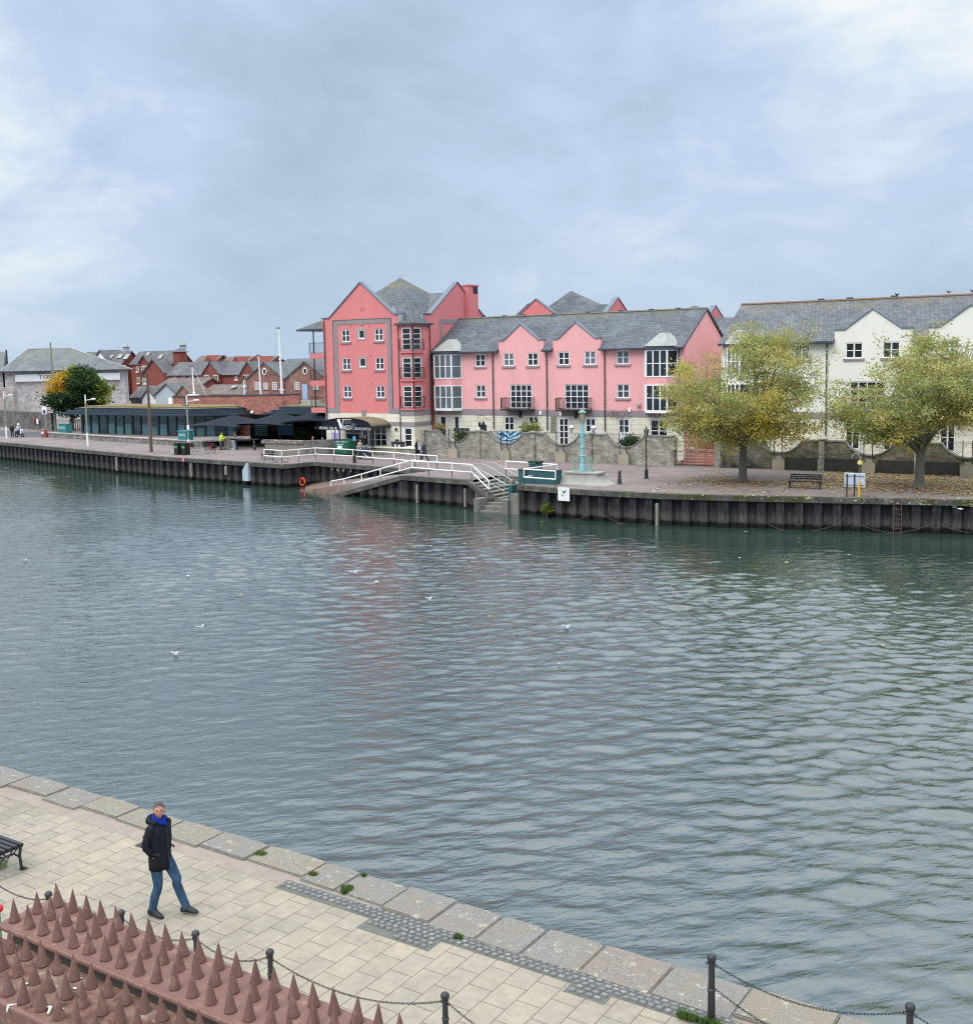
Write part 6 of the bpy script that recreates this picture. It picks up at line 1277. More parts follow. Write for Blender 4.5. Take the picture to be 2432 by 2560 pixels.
# ================================================================== people
def loft(mb, rings, n=14):
    """rings of (centre, rx, ry, yaw)"""
    V = []; F = []
    for c, rx, ry, yw in rings:
        for k in range(n):
            a = 2 * math.pi * k / n; x, y = rx * math.cos(a), ry * math.sin(a); V.append((c[0] + x * math.cos(yw) - y * math.sin(yw), c[1] + x * math.sin(yw) + y * math.cos(yw), c[2]))
    for i in range(len(rings) - 1):
        for k in range(n): F.append((i * n + k, i * n + (k + 1) % n, (i + 1) * n + (k + 1) % n, (i + 1) * n + k))
    F.append(tuple(range(n - 1, -1, -1))); F.append(tuple((len(rings) - 1) * n + k for k in range(n))); mb.add(V, F)
def head_geo(c, yaw, s=1.0):
    mb = MB(); cy, sy = math.cos(yaw), math.sin(yaw); c = Vector(c)
    def R3(x, y, z): return (c.x + (x * cy - y * sy) * s, c.y + (x * sy + y * cy) * s, c.z + z * s)
    V = []; F = []; n = 20; h = 14
    for i in range(h + 1):
        ph = math.pi * i / h
        for k in range(n):
            a = 2 * math.pi * k / n; d = Vector((math.sin(ph) * math.cos(a), math.sin(ph) * math.sin(a), -math.cos(ph))); x, y, z = d.x * 0.098, d.y * 0.076, d.z * 0.122
            if z < -0.02: q = min(1, (-z - 0.02) / 0.09); y *= 1 - 0.34 * q; x = x * (1 - 0.18 * q) + 0.012 * q
            if d.x > 0.6 and abs(d.y) < 0.35:
                f_ = math.exp(-(d.y / 0.16) ** 2); x += 0.026 * f_ * math.exp(-((z + 0.015) / 0.022) ** 2) + 0.010 * f_ * math.exp(-((z + 0.085) / 0.02) ** 2)
            if d.x > 0.5: x -= 0.010 * math.exp(-((abs(d.y) - 0.33) / 0.14) ** 2) * math.exp(-((z - 0.012) / 0.014) ** 2)
            V.append(R3(x, y, z))
    for i in range(h):
        for k in range(n): F.append((i * n + k, i * n + (k + 1) % n, (i + 1) * n + (k + 1) % n, (i + 1) * n + k))
    mb.add(V, F)
    for sg in (-1, 1): mb.ball(R3(-0.005, sg * 0.076, -0.01), 0.028 * s, 8, (0.7, 0.45, 1.1))
    return mb, R3
def person(label, loc, rz, h=1.74, top='coat', legs='jeans', hair='hair_dark', pose='stand', arms='down', head_yaw=0.0, detail=False, hem=0.86, scarf=None, helmet=None, group=None, bulk=1.0):
    root = thing('person', label, 'person', (0, 0, 0), group); k = h / 1.74
    P = {'stand': dict(kl=(0.02, 0.10, 0.50), al=(0.0, 0.12, 0.09), kr=(0.03, -0.10, 0.50), ar=(-0.03, -0.12, 0.09)),
         'walk': dict(kl=(0.20, 0.09, 0.51), al=(0.34, 0.10, 0.10), kr=(-0.02, -0.09, 0.49), ar=(-0.26, -0.10, 0.13)),
         'man': dict(kl=(0.20, 0.11, 0.52), al=(0.33, 0.15, 0.10), kr=(0.02, -0.10, 0.50), ar=(-0.08, -0.11, 0.095)),
         'sit': dict(kl=(0.42, 0.13, 0.90), al=(0.46, 0.14, 0.48), kr=(0.42, -0.13, 0.90), ar=(0.46, -0.14, 0.48))}[pose]
    A = {'down': dict(el=(-0.03, 0.25, 1.14), wl=(0.05, 0.24, 0.90), er=(-0.03, -0.25, 1.14), wr=(0.05, -0.24, 0.90)),
         'pocket': dict(el=(-0.05, 0.235, 1.14), wl=(0.02, 0.165, 0.965), er=(-0.05, -0.235, 1.14), wr=(0.02, -0.165, 0.965)),
         'forward': dict(el=(0.14, 0.22, 1.16), wl=(0.38, 0.15, 1.12), er=(0.14, -0.22, 1.16), wr=(0.38, -0.15, 1.12))}[arms]
    lean = 0.10 if arms == 'forward' else 0.0
    hy = head_yaw; hc = (0.03 + lean, 0, 1.622)
    V = [(0, 0, 0.95, (0.12, 0.11)), (lean * .4, 0, 1.12, (0.11, 0.09)), (lean * .8, 0, 1.32, (0.14, 0.10)), (lean, 0, 1.44, 0.06), (0.012 + lean, 0, 1.52, 0.05), (0.02 + lean, 0, 1.60, 0.052)]; E_ = [(0, 1), (1, 2), (2, 3), (3, 4), (4, 5)]
    for sg, kk, aa, e_, w_ in ((1, 'kl', 'al', 'el', 'wl'), (-1, 'kr', 'ar', 'er', 'wr')):
        n = len(V); a = P[aa]; V += [(0, sg * 0.095, 0.88, 0.085), P[kk] + (0.058,), a + (0.042,), (a[0] + 0.07, a[1] + sg * 0.01, a[2] - 0.045, 0.022), (a[0] + 0.13, a[1] + sg * 0.015, a[2] - 0.055, 0.016)]; E_ += [(0, n), (n, n + 1), (n + 1, n + 2), (n + 2, n + 3), (n + 3, n + 4)]
        n = len(V); e, w_p = A[e_], A[w_]; V += [(lean, sg * 0.17, 1.39, 0.056), e + (0.042,), w_p + (0.028,)]; E_ += [(2, n), (n, n + 1), (n + 1, n + 2)]
        # palm, four fingers and thumb, curled
        d = (Vector(w_p) - Vector(e)).normalized(); sd_ = Vector((0, -sg, 0)); pm = Vector(w_p) + d * 0.07; V.append(tuple(pm) + (0.030,)); E_.append((n + 2, n + 3)); pi_ = n + 3
        if detail:
            for fi in range(4):
                o_ = Vector((0.024 - fi * 0.016, 0, 0)); m_ = len(V); L_ = (0.036, 0.042, 0.038, 0.030)[fi]
                p1 = pm + d * 0.045 + o_; p2 = p1 + d * L_ + sd_ * 0.012; p3 = p2 + d * L_ * 0.6 + sd_ * 0.022; V += [tuple(p1) + (0.010,), tuple(p2) + (0.009,), tuple(p3) + (0.007,)]; E_ += [(pi_, m_), (m_, m_ + 1), (m_ + 1, m_ + 2)]
            m_ = len(V); p1 = Vector(w_p) + d * 0.03 + Vector((0.035, 0, 0)); p2 = p1 + d * 0.03 + Vector((0.015, 0, 0)) + sd_ * 0.015; V += [tuple(p1) + (0.012,), tuple(p2) + (0.009,)]; E_ += [(n + 2, m_), (m_, m_ + 1)]
    V = [(a[0] * k, a[1] * k, a[2] * k) + ((tuple(q * k for q in a[3]),) if isinstance(a[3], tuple) else (a[3] * k,)) for a in V]
    hm, R3 = head_geo((hc[0] * k, hc[1] * k, hc[2] * k), hy, k)
    skin('body', V, E_, M['skin'], root, 2 if detail else 1, hm)
    # trousers
    tr_ = MB(); loft(tr_, [((0, 0, 0.80 * k), 0.11 * k, 0.165 * k, 0), ((0, 0, 0.92 * k), 0.125 * k, 0.17 * k, 0), ((0, 0, 1.04 * k), 0.12 * k, 0.16 * k, 0)])
    for sg, kk, aa in ((1, 'kl', 'al'), (-1, 'kr', 'ar')):
        h0 = Vector((0.0, sg * 0.088, 0.90)); kn = Vector(P[kk]); an = Vector(P[aa]); 
        L = [h0, h0.lerp(kn, 0.5) + Vector((0.01, sg * 0.006, 0)), kn + Vector((0.012, 0, 0.03)), kn + Vector((0.0, 0, -0.05)), kn.lerp(an, 0.5) + Vector((-0.012, 0, 0)), an + Vector((-0.006, 0, 0.03)), an + Vector((0, 0, -0.02))]
        tr_.tube([p * k for p in L], [q * k for q in (0.098, 0.088, 0.072, 0.068, 0.067, 0.060, 0.064)], 12)
    tr_.build('trousers', M[legs], root, smooth=True, local=True)
    for aa, sg in (('al', 1), ('ar', -1)):
        sh = MB(); a = Vector(P[aa]); q = -0.02 if a.x > -0.1 else 0.0; tilt = 0.03 if a.x > 0.1 and pose in ('walk', 'man') else 0.0
        for t_, rx, ry, z0, z1 in (((0), 0, 0, 0, 0),):
            pass
        rr = []
        for i in range(7):
            f_ = i / 6; x = a.x - 0.085 + f_ * 0.29; y = a.y + sg * 0.02 * f_; wd = (0.044, 0.056, 0.052, 0.050, 0.054, 0.048, 0.024)[i]; hh = (0.10, 0.135, 0.135, 0.105, 0.075, 0.055, 0.030)[i]; rr.append((x, y, wd, hh, max(0.0, a.z - 0.09) + tilt * f_))
        V2 = []; F2 = []; n = 8
        for x, y, wd, hh, zb in rr:
            for j in range(n): an_ = 2 * math.pi * j / n; V2.append((x * k, (y + wd * math.cos(an_)) * k, (zb + hh / 2 + hh / 2 * math.sin(an_)) * k))
        for i in range(6):
            for j in range(n): F2.append((i * n + j, i * n + (j + 1) % n, (i + 1) * n + (j + 1) % n, (i + 1) * n + j))
        F2 += [tuple(range(n - 1, -1, -1)), tuple(6 * n + j for j in range(n))]; sh.add(V2, F2)
        sh.build('shoe', M['shoe'], root, smooth=True, local=True)
    ct = MB(); B_ = bulk
    loft(ct, [((0.005, 0, hem * k), 0.165 * k * B_, 0.215 * k * B_, 0), ((0.0, 0, (hem + 0.12) * k), 0.160 * k * B_, 0.215 * k * B_, 0), ((lean * .4, 0, 1.12 * k), 0.150 * k * B_, 0.205 * k * B_, 0), ((lean * .7, 0, 1.28 * k), 0.155 * k * B_, 0.222 * k * B_, 0), ((lean * .9, 0, 1.38 * k), 0.140 * k * B_, 0.215 * k * B_, 0), ((lean, 0, 1.45 * k), 0.105 * k * B_, 0.13 * k * B_, 0), ((lean, 0, 1.50 * k), 0.082 * k, 0.085 * k, 0)], 18)
    for sg, e_, w_ in ((1, 'el', 'wl'), (-1, 'er', 'wr')):
        e, w_p = Vector(A[e_]), Vector(A[w_]); s_ = Vector((lean, sg * 0.165, 1.40)); ct.tube([p * k for p in (s_ + Vector((0, -sg * 0.05, 0.01)), s_ + Vector((0, sg * 0.012, -0.02)), s_.lerp(e, 0.5), e + Vector((0, 0, 0.02)), e + Vector((0.01, 0, -0.03)), e.lerp(w_p, 0.5), w_p)], [q * k * B_ for q in (0.072, 0.076, 0.070, 0.064, 0.062, 0.056, 0.050)], 12)
    if detail:
        # hood folded at the neck, zip placket, pocket flaps
        ct.tube([(-0.02 + 0.13 * math.cos(a), 0.125 * math.sin(a), 1.475 - 0.02 * math.cos(a)) for a in np.arange(0.6, 5.8, 0.35)], 0.035, 8); ct.ball((-0.13, 0, 1.45), 0.09, 12, (0.75, 1.25, 0.8))
    ct.build('coat', M[top], root, smooth=True, local=True)
    if detail:
        dt = MB(); dt.tube([(0.168, 0.012, 0.80), (0.155, 0.012, 1.12), (0.158, 0.012, 1.28), (0.13, 0.012, 1.42)], 0.006, 4)
        for sg in (-1, 1): dt.cbox((0.105, sg * 0.175, 1.02), 0.10, 0.02, 0.02, sg * -0.5)
        dt.build('zip', M['iron'], root, local=True)
        ey = MB()
        for sg in (-1, 1): ey.ball(R3(0.080, sg * 0.030, 0.012), 0.009, 8); ey.cbox(R3(0.088, sg * 0.031, 0.032), 0.01, 0.034, 0.006, hy)
        ey.build('eye', M['hair_dark'], root, local=True); mo = MB(); mo.cbox(R3(0.092, 0, -0.062), 0.008, 0.042, 0.005, hy); mo.build('mouth', m_plain('lip', (0.30, 0.10, 0.08), 0.6), root, local=True)
    if scarf:
        sc_ = MB(); rnd_ = random.Random(3)
        for z, r, th in ((1.485, 0.078, 0.030), (1.520, 0.072, 0.024)): sc_.tube([(0.022 + r * 1.05 * math.cos(a), r * math.sin(a), z - 0.030 * math.cos(a) + 0.006 * math.sin(3 * a)) for a in np.arange(0, 6.28, 0.42)], th, 8, closed=True)
        sc_.tube([(0.10, -0.01, 1.475), (0.128, 0.0, 1.44), (0.145, 0.01, 1.40)], [0.028, 0.030, 0.016], 8); sc_.build('scarf', M[scarf], root, smooth=True, local=True)
    hr_ = MB()
    if helmet:
        hr_.ball(R3(-0.005, 0, 0.03), 0.135 * k, 14, (1.05, 0.95, 1.0)); hr_.build('helmet', M[helmet], root, smooth=True, local=True)
    else:
        V3 = []; F3 = []; n = 20; h_ = 8
        for i in range(h_ + 1):
            ph = math.pi / 2 * i / h_ * 1.02
            for j in range(n):
                a = 2 * math.pi * j / n; x, y, z = math.sin(ph) * math.cos(a) * 0.102, math.sin(ph) * math.sin(a) * 0.079, math.cos(ph) * 0.128
                if z < 0.075 and x > 0.015: x, z = x * 0.80, max(z, 0.072)
                jj = 1 + (0.03 * noise.noise((x * 60, y * 60, z * 60)) if detail else 0); V3.append(R3(x * jj - 0.004, y * jj, z * jj + 0.006 - (0.05 if (i == h_ and x < 0.0) else 0)))
        for i in range(h_):
            for j in range(n): F3.append((i * n + j, i * n + (j + 1) % n, (i + 1) * n + (j + 1) % n, (i + 1) * n + j))
        hr_.add(V3, F3); hr_.build('hair', M[hair], root, smooth=True, local=True)
    root.location = loc; root.rotation_euler = (0, 0, rz); return root
mb_ = person('walking man in a dark coat, blue scarf and jeans on the near quay', (-13.17, 10.93, 0.0), R(6), 1.74, 'coat', 'jeans', 'hair_grey', 'man', 'pocket', head_yaw=R(-44), detail=True, hem=0.74, scarf='scarf', bulk=0.90)
def gl(k, u, v, z=0.0): p = G(k, u, v, z); return (p.x, p.y, z)
person('person in a yellow hi-vis jacket and dark cap leaning at the stone pillar', gl('z2', 683, 1450), R(10), 1.72, 'hivis', 'grey_cloth', 'hair_dark', 'stand', 'forward')
person('person in a grey brown jacket and jeans facing the hi-vis cyclist', gl('z2', 852, 1445), R(185), 1.70, 'grey_cloth', 'jeans', 'hair_grey', 'stand', 'forward')
person('person in a cream jumper pushing a pushchair past the restaurant', gl('f', 1235, 1120), R(-5), 1.68, 'beige_cloth', 'grey_cloth', 'hair_dark', 'stand', 'forward')
person('left of two people by the garden wall, in a long dark coat with pale scarf', gl('z3', 1120, 1850), R(0), 1.70, 'coat', 'black', 'hair_grey', 'walk', 'down', hem=0.55)
person('right of two people by the garden wall, in a dark blue coat', gl('z3', 1185, 1868), R(5), 1.68, m_plain and 'navy', 'black', 'hair_dark', 'walk', 'down', hem=0.6)
q = MB(); c_ = gl('z3', 1128, 1852); q.tube([(c_[0] + 0.15, c_[1] - 0.12, 1.45), (c_[0] + 0.17, c_[1] - 0.13, 0.85)], 0.06, 6); tag(q.build('scarf', M['light_cloth']), 'long pale scarf hanging over the dark coat of the walking person', 'scarf')
person('diner with pale hair and a red jacket seated behind the rubble wall', (S('f', 20, 650, 80.9).x, 80.9, -0.35), R(60), 1.68, 'red', 'black', 'feather_grey', 'sit', 'down')
person('diner with white hair seated under the restaurant awning', (S('f', 270, 620, 80.6).x, 80.6, -0.35), R(150), 1.66, 'grey_cloth', 'black', 'feather_grey', 'sit', 'down')
# mobility scooter rider and companion at the far left
mx = gl('c', 355, 815)
sct = thing('motor_scooter', 'small dark motor scooter with white panels parked at the far left of the quay', 'scooter', mx)
for dx in (-0.6, 0.6): q = MB(); q.tube([(mx[0] + dx + 0.22 * math.cos(a), mx[1], 0.25 + 0.22 * math.sin(a)) for a in np.arange(0, 6.28, 0.45)], 0.06, 6, closed=True); q.build('wheel', M['rubber'], sct)
q = MB(); q.box(mx[0] - 0.65, mx[0] - 0.05, mx[1] - 0.18, mx[1] + 0.18, 0.35, 0.72); q.box(mx[0] - 0.05, mx[0] + 0.4, mx[1] - 0.16, mx[1] + 0.16, 0.25, 0.36); q.tube([(mx[0] + 0.6, mx[1], 0.3), (mx[0] + 0.42, mx[1], 1.0)], 0.06, 6); q.build('frame', M['black'], sct, bevel=0.03)
q = MB(); q.box(mx[0] + 0.38, mx[0] + 0.5, mx[1] - 0.2, mx[1] + 0.2, 0.4, 1.0); q.build('front_panel', M['white'], sct, bevel=0.03); q = MB(); q.tube([(mx[0] + 0.4, mx[1] - 0.32, 1.03), (mx[0] + 0.4, mx[1] + 0.32, 1.03)], 0.025, 5); q.build('handlebar', M['black'], sct)
person('rider in a white jacket and white helmet on the motor scooter', (mx[0] - 0.25, mx[1], -0.1), R(0), 1.72, 'light_cloth', 'jeans', pose='sit', arms='forward', helmet='white')
person('person dressed in black standing beside the motor scooter', (mx[0] - 1.0, mx[1] - 0.3, 0), R(-20), 1.6, 'black', 'black', pose='stand')

# ================================================================== bicycles and pushchair
def bicycle(label, loc, rz, mat='steel', bag=False, yaw_w=0.0):
    r = thing('bicycle', label, 'bicycle', (0, 0, 0), 'bicycles on the quay')
    for x in (-0.52, 0.52):
        w_ = MB(); w_.tube([(x + 0.33 * math.cos(a), 0, 0.35 + 0.33 * math.sin(a)) for a in np.arange(0, 6.28, 0.3)], 0.02, 6, closed=True); wo = w_.build('wheel', M['rubber'], r, local=True)
        w_ = MB()
        for a in np.arange(0, 3.14, 0.4): w_.tube([(x + 0.32 * math.cos(a), 0, 0.35 + 0.32 * math.sin(a)), (x - 0.32 * math.cos(a), 0, 0.35 - 0.32 * math.sin(a))], 0.003, 3)
        w_.ball((x, 0, 0.35), 0.035, 8); w_.build('spoke', M['steel'], wo, local=True)
    q = MB()
    for a, b in (((-0.52, 0, 0.35), (-0.05, 0, 0.32)), ((-0.05, 0, 0.32), (-0.2, 0, 0.85)), ((-0.52, 0, 0.35), (-0.17, 0, 0.76)), ((-0.17, 0, 0.74), (0.36, 0, 0.80)), ((-0.05, 0, 0.32), (0.38, 0, 0.70)), ((0.52, 0, 0.35), (0.34, 0, 0.92))): q.tube([a, b], 0.02, 6)
    q.build('frame', M[mat], r, local=True); q = MB(); q.tube([(0.40, -0.26, 0.98), (0.34, 0, 0.94), (0.40, 0.26, 0.98)], 0.016, 6); q.build('handlebar', M['black'], r, local=True); q = MB(); q.ball((-0.22, 0, 0.90), 0.12, 8, (1.1, 0.6, 0.3)); q.build('saddle', M['black'], r, local=True)
    if bag: q = MB(); q.box(-0.75, -0.35, -0.22, 0.22, 0.45, 0.82); q.build('pannier', M['black'], r, local=True, bevel=0.04)
    r.location = loc; r.rotation_euler = (R(4), 0, rz); return r
bicycle('dark bicycle with black panniers leaning beside the stone pillar', gl('z2', 560, 1450), R(-5), 'black', True)
bicycle('red and white bicycle parked in front of the dark bicycle', gl('z2', 570, 1492), R(-75), 'red', True)
bicycle('bicycle with dark saddlebag beside the third tall lamp post', gl('z2', 395, 1470), R(-20), 'steel', True)
bicycle('silver bicycle leaning on the white railing by the slipway', gl('z2', 1345, 1590), R(6), 'steel')
pc = gl('f', 1430, 1130); ps_ = thing('pushchair', 'dark pushchair with a white handle bar in front of the cream jumper', 'pushchair', pc)
for x, y in ((-0.35, -0.22), (-0.35, 0.22), (0.4, 0.0)): q = MB(); q.tube([(pc[0] + x + 0.17 * math.cos(a), pc[1] + y, 0.18 + 0.17 * math.sin(a)) for a in np.arange(0, 6.28, 0.5)], 0.025, 5, closed=True); q.build('wheel', M['rubber'], ps_)
q = MB(); q.prism([(pc[0] - 0.35, pc[1] - 0.22, 0.35), (pc[0] + 0.35, pc[1] - 0.22, 0.35), (pc[0] + 0.45, pc[1] - 0.22, 0.55), (pc[0] + 0.1, pc[1] - 0.22, 0.5), (pc[0] - 0.2, pc[1] - 0.22, 0.95), (pc[0] - 0.45, pc[1] - 0.22, 0.9)], (0, 0.44, 0)); q.build('seat', M['black'], ps_)
q = MB(); q.lathe((pc[0] - 0.1, pc[1], 0.8), [(0.3, 0), (0.27, 0.15), (0.15, 0.26), (0.02, 0.3)], 10); q.build('hood', M['jeans'], ps_); q = MB(); q.tube([(pc[0] - 0.75, pc[1], 1.05), (pc[0] - 0.2, pc[1] - 0.2, 0.55), (pc[0] + 0.35, pc[1] - 0.2, 0.2)], 0.03, 5); q.build('handle', M['white'], ps_)

# ================================================================== street furniture
def railing(label, pts, h=1.05, mid=0.52, dark=0.5):
    r = thing('railing', label, 'railing', pts[0], 'white tubular railings')
    for p in pts:
        q = MB(); q.tube([(p[0], p[1], p[2]), (p[0], p[1], p[2] + mid)], 0.03, 6); o_ = q.build('post', M['dark_steel'], r); q = MB(); q.tube([(p[0], p[1], p[2] + mid), (p[0], p[1], p[2] + h)], 0.036, 6); q.build('post_top', M['white_rail'], o_)
    for hh in (h, mid): q = MB(); q.tube([(p[0], p[1], p[2] + hh) for p in pts], 0.046, 6); q.build('rail', M['white_rail'], r)
    return r
R1 = [gl('z7', u, v) for u, v in ((65, 420), (203, 432), (335, 420), (465, 408), (612, 415), (760, 425), (913, 440), (1078, 450), (1243, 470), (1417, 480))]
railing('long white railing round the head of the slipway inlet', R1)
def ramp_z(x): return max(-1.95, min(0.0, -1.95 + (x + 58.0) * 0.25))
R2 = [(x, 66.75 - (x + 58) * 0.045, ramp_z(x)) for x in (-58.4, -57.0, -55.2, -53.3, -51.4, -50.2)] + [gl('z7', 1350, 532), gl('z7', 1533, 548), gl('z7', 1686, 560), (-42.1, 64.25, -1.0)]
railing('white railing that slopes down beside the slipway and on to the steps', R2)
railing('white railing around the teal cabinet right of the steps', [gl('s', 530, 310), gl('s', 1330, 372), gl('s', 812, 452), gl('s', 1305, 490)])
cb = thing('utility_cabinet', 'large dark teal cabinet beside the quay steps behind white rails', 'cabinet', (-38.5, 64.6, 0))
cx0 = S('s', 722, 300, 64.6).x; cx1 = S('s', 1300, 300, 64.6).x
q = MB(); q.box(cx0, cx1, 64.6, 65.5, -0.02, 0.88); q.build('body', M['dark_teal'], cb, bevel=0.02); q = MB(); q.box(cx0 - 0.04, cx1 + 0.04, 64.55, 65.55, 0.881, 0.93); q.build('lid', M['coping_dark'], cb)
q = MB(); q.box(cx0 - 0.03, cx0 + 0.25, 63.35, 64.59, -1.9, -0.03); q.build('lower_panel', M['dark_teal'], cb); q = MB(); q.box(cx0 + 0.35, cx0 + 0.75, 64.585, 64.599, 0.45, 0.8); q.build('notice', M['navy'], cb)
sb_ = thing('litter_bin', 'dark bin with bright green top trim behind the teal cabinet', 'bin', (cx0 + 0.1, 66.8, 0)); q = MB(); q.box(cx0 - 0.4, cx0 + 0.4, 66.6, 67.2, 0, 1.15); q.build('body', M['dark_teal'], sb_, bevel=0.04)
q = MB(); q.box(cx0 - 0.45, cx0 + 0.45, 66.55, 67.25, 1.151, 1.3); q.build('lid', M['black'], sb_, bevel=0.04); q = MB(); q.box(cx0 - 0.25, cx0 + 0.2, 66.53, 66.549, 1.12, 1.16); q.box(cx0 - 0.25, cx0 + 0.2, 66.53, 66.549, 1.24, 1.27); q.build('trim', m_plain('bright_green', (0.04, 0.32, 0.09), 0.5), sb_)

# ornate turquoise lamp on its stone plinth
lp = G('l', 830, 1450, 0.80); LX, LY = lp.x, lp.y
olp = thing('ornate_lamp', 'tall turquoise ornate lamp standard with two globe lights on a flared stone plinth', 'lamp', (LX, LY, 0))
q = MB(); rings = [(1.95, 0.80, 0.0), (1.88, 0.76, 0.05), (1.62, 0.66, 0.16), (1.38, 0.58, 0.34), (1.22, 0.53, 0.54), (1.18, 0.52, 0.68), (1.26, 0.58, 0.70), (1.26, 0.58, 0.80)]
V = []; F = []; cxp = LX + 0.15
for a, b, z in rings: V += [(cxp - a, LY - b, z), (cxp + a, LY - b, z), (cxp + a, LY + b, z), (cxp - a, LY + b, z)]
for i in range(len(rings) - 1):
    for j in range(4): F.append((i * 4 + j, i * 4 + (j + 1) % 4, (i + 1) * 4 + (j + 1) % 4, (i + 1) * 4 + j))
F.append(tuple(4 * (len(rings) - 1) + j for j in range(4))); q.add(V, F); q.build('plinth', M['concrete_pale'], olp, bevel=0.01)
q = MB(); q.lathe((LX, LY, 0.8), [(0.21, 0), (0.20, 0.30), (0.17, 0.34), (0.20, 0.40), (0.165, 0.48), (0.15, 1.0), (0.19, 1.02), (0.19, 1.06), (0.145, 1.09), (0.14, 1.55), (0.18, 1.58), (0.18, 1.66), (0.125, 1.70), (0.12, 2.3), (0.14, 2.32), (0.14, 2.58), (0.115, 2.6), (0.11, 2.78), (0.125, 2.80), (0.10, 2.83), (0.095, 3.2), (0.10, 3.22)], 8, R(22)); q.build('column', M['turquoise'], olp, recalc=True)
q = MB()
for s_ in (-1, 1):
    x = LX + s_ * 0.62; q.lathe((x, LY, 0.8), [(0.09, 0), (0.09, 0.05), (0.05, 0.08), (0.045, 0.45), (0.075, 0.48), (0.05, 0.52), (0.05, 0.7), (0.08, 0.74), (0.03, 0.8), (0.05, 0.88), (0.01, 1.0)], 8)
    q.tube([(x, LY, 1.3), (LX + s_ * 0.45, LY, 1.35), (LX + s_ * 0.28, LY, 1.5), (LX + s_ * 0.14, LY, 1.8)], 0.03, 6); q.tube([(x, LY, 0.95), (LX + s_ * 0.42, LY, 1.2), (LX + s_ * 0.2, LY, 0.95)], 0.022, 6); q.tube([(x - 0.1, LY, 0.83), (x + 0.1, LY, 0.83)], 0.04, 6)
q.box(LX - 0.8, LX + 0.8, LY - 0.2, LY + 0.2, 0.8, 0.845); q.build('bracket', M['verdigris'], olp)
for s_ in (-1, 1):
    q = MB(); q.tube([(LX, LY, 3.30), (LX + s_ * 0.35, LY, 3.26), (LX + s_ * 0.82, LY, 3.36)], 0.03, 6); q.tube([(LX + s_ * 0.1, LY, 3.1), (LX + s_ * 0.3, LY, 3.26)], 0.02, 5); a_ = q.build('arm', M['verdigris'], olp)
    q = MB(); q.ball((LX + s_ * 0.82, LY, 3.66), 0.185, 14); q.build('globe', M['globe'], a_, smooth=True); q = MB(); q.tube([(LX + s_ * 0.82 + 0.2 * math.cos(a), LY + 0.2 * math.sin(a), 3.66) for a in np.arange(0, 6.28, 0.5)], 0.016, 5, closed=True); q.lathe((LX + s_ * 0.82, LY, 3.36), [(0.05, 0), (0.03, 0.06), (0.09, 0.14)], 8)
    for a in np.arange(0, 6.28, 1.57): q.tube([(LX + s_ * 0.82, LY, 3.42), (LX + s_ * 0.82 + 0.19 * math.cos(a), LY + 0.19 * math.sin(a), 3.66)], 0.01, 4)
    q.build('cage', M['dark_steel'], a_)
q = MB(); q.lathe((LX, LY, 4.02), [(0.125, 0), (0.20, 0.66)], 8, R(22)); q.build('lantern', M['lamp_glass'], olp)
q = MB(); q.lathe((LX, LY, 4.68), [(0.27, 0), (0.28, 0.03), (0.20, 0.09), (0.14, 0.16), (0.10, 0.17), (0.06, 0.24), (0.02, 0.30)], 8, R(22)); q.build('lantern_cap', M['verdigris'], olp); q = MB()
for a in np.arange(R(22), 6.6, math.pi / 4): q.tube([(LX + 0.13 * math.cos(a), LY + 0.13 * math.sin(a), 4.0), (LX + 0.205 * math.cos(a), LY + 0.205 * math.sin(a), 4.69)], 0.012, 4)
q.build('lantern_bar', M['dark_steel'], olp)
def street_lamp(label, loc, h=3.5):
    x, y, z = loc; r = thing('street_lamp', label, 'lamp', loc, 'black heritage street lamps'); q = MB(); q.lathe((x, y, 0), [(0.16, 0), (0.16, 0.06), (0.13, 0.10), (0.12, 0.55), (0.14, 0.58), (0.09, 0.66), (0.055, 0.72), (0.05, 1.0), (0.065, 1.02), (0.045, 1.05), (0.036, h - 0.85), (0.05, h - 0.83), (0.03, h - 0.72)], 10); q.tube([(x - 0.22, y, h - 0.98), (x + 0.22, y, h - 0.98)], 0.014, 5); q.build('post', M['black'], r)
    q = MB(); q.lathe((x, y, h - 0.70), [(0.09, 0), (0.19, 0.38)], 4, R(45)); q.build('lantern', m_plain('clear_lamp_glass', (0.16, 0.17, 0.18), 0.15, 0.2, 5), r); q = MB(); q.lathe((x, y, h - 0.32), [(0.23, 0), (0.10, 0.14), (0.05, 0.16), (0.05, 0.22), (0.01, 0.32)], 4, R(45))
    for a in np.arange(R(45), 6.5, math.pi / 2): q.tube([(x + 0.09 * math.cos(a), y + 0.09 * math.sin(a), h - 0.7), (x + 0.19 * math.cos(a), y + 0.19 * math.sin(a), h - 0.32)], 0.014, 4)
    q.build('lantern_cap', M['black'], r); return r
street_lamp('black heritage lamp post in front of the garden wall right of the turquoise lamp', gl('z8', 1487, 552), 3.6)
sl2 = street_lamp('black heritage lamp post with small blue sign before the restaurant awning', gl('f', 1110, 1225), 3.45); p_ = gl('f', 1110, 1225); q = MB(); q.box(p_[0] - 0.05, p_[0] + 0.22, p_[1] - 0.07, p_[1] - 0.05, 1.85, 2.2); q.build('blue_sign', m_plain('sky_blue', (0.10, 0.38, 0.62), 0.5), sl2)
def bollard(label, loc, h=0.92):
    x, y, z = loc; q = MB(); q.lathe((x, y, 0), [(0.14, 0), (0.13, 0.3), (0.15, 0.34), (0.11, 0.38), (0.10, h - 0.15), (0.12, h - 0.12), (0.10, h - 0.06), (0.06, h)], 10); return tag(q.build('bollard', M['dark_steel']), label, 'bollard')
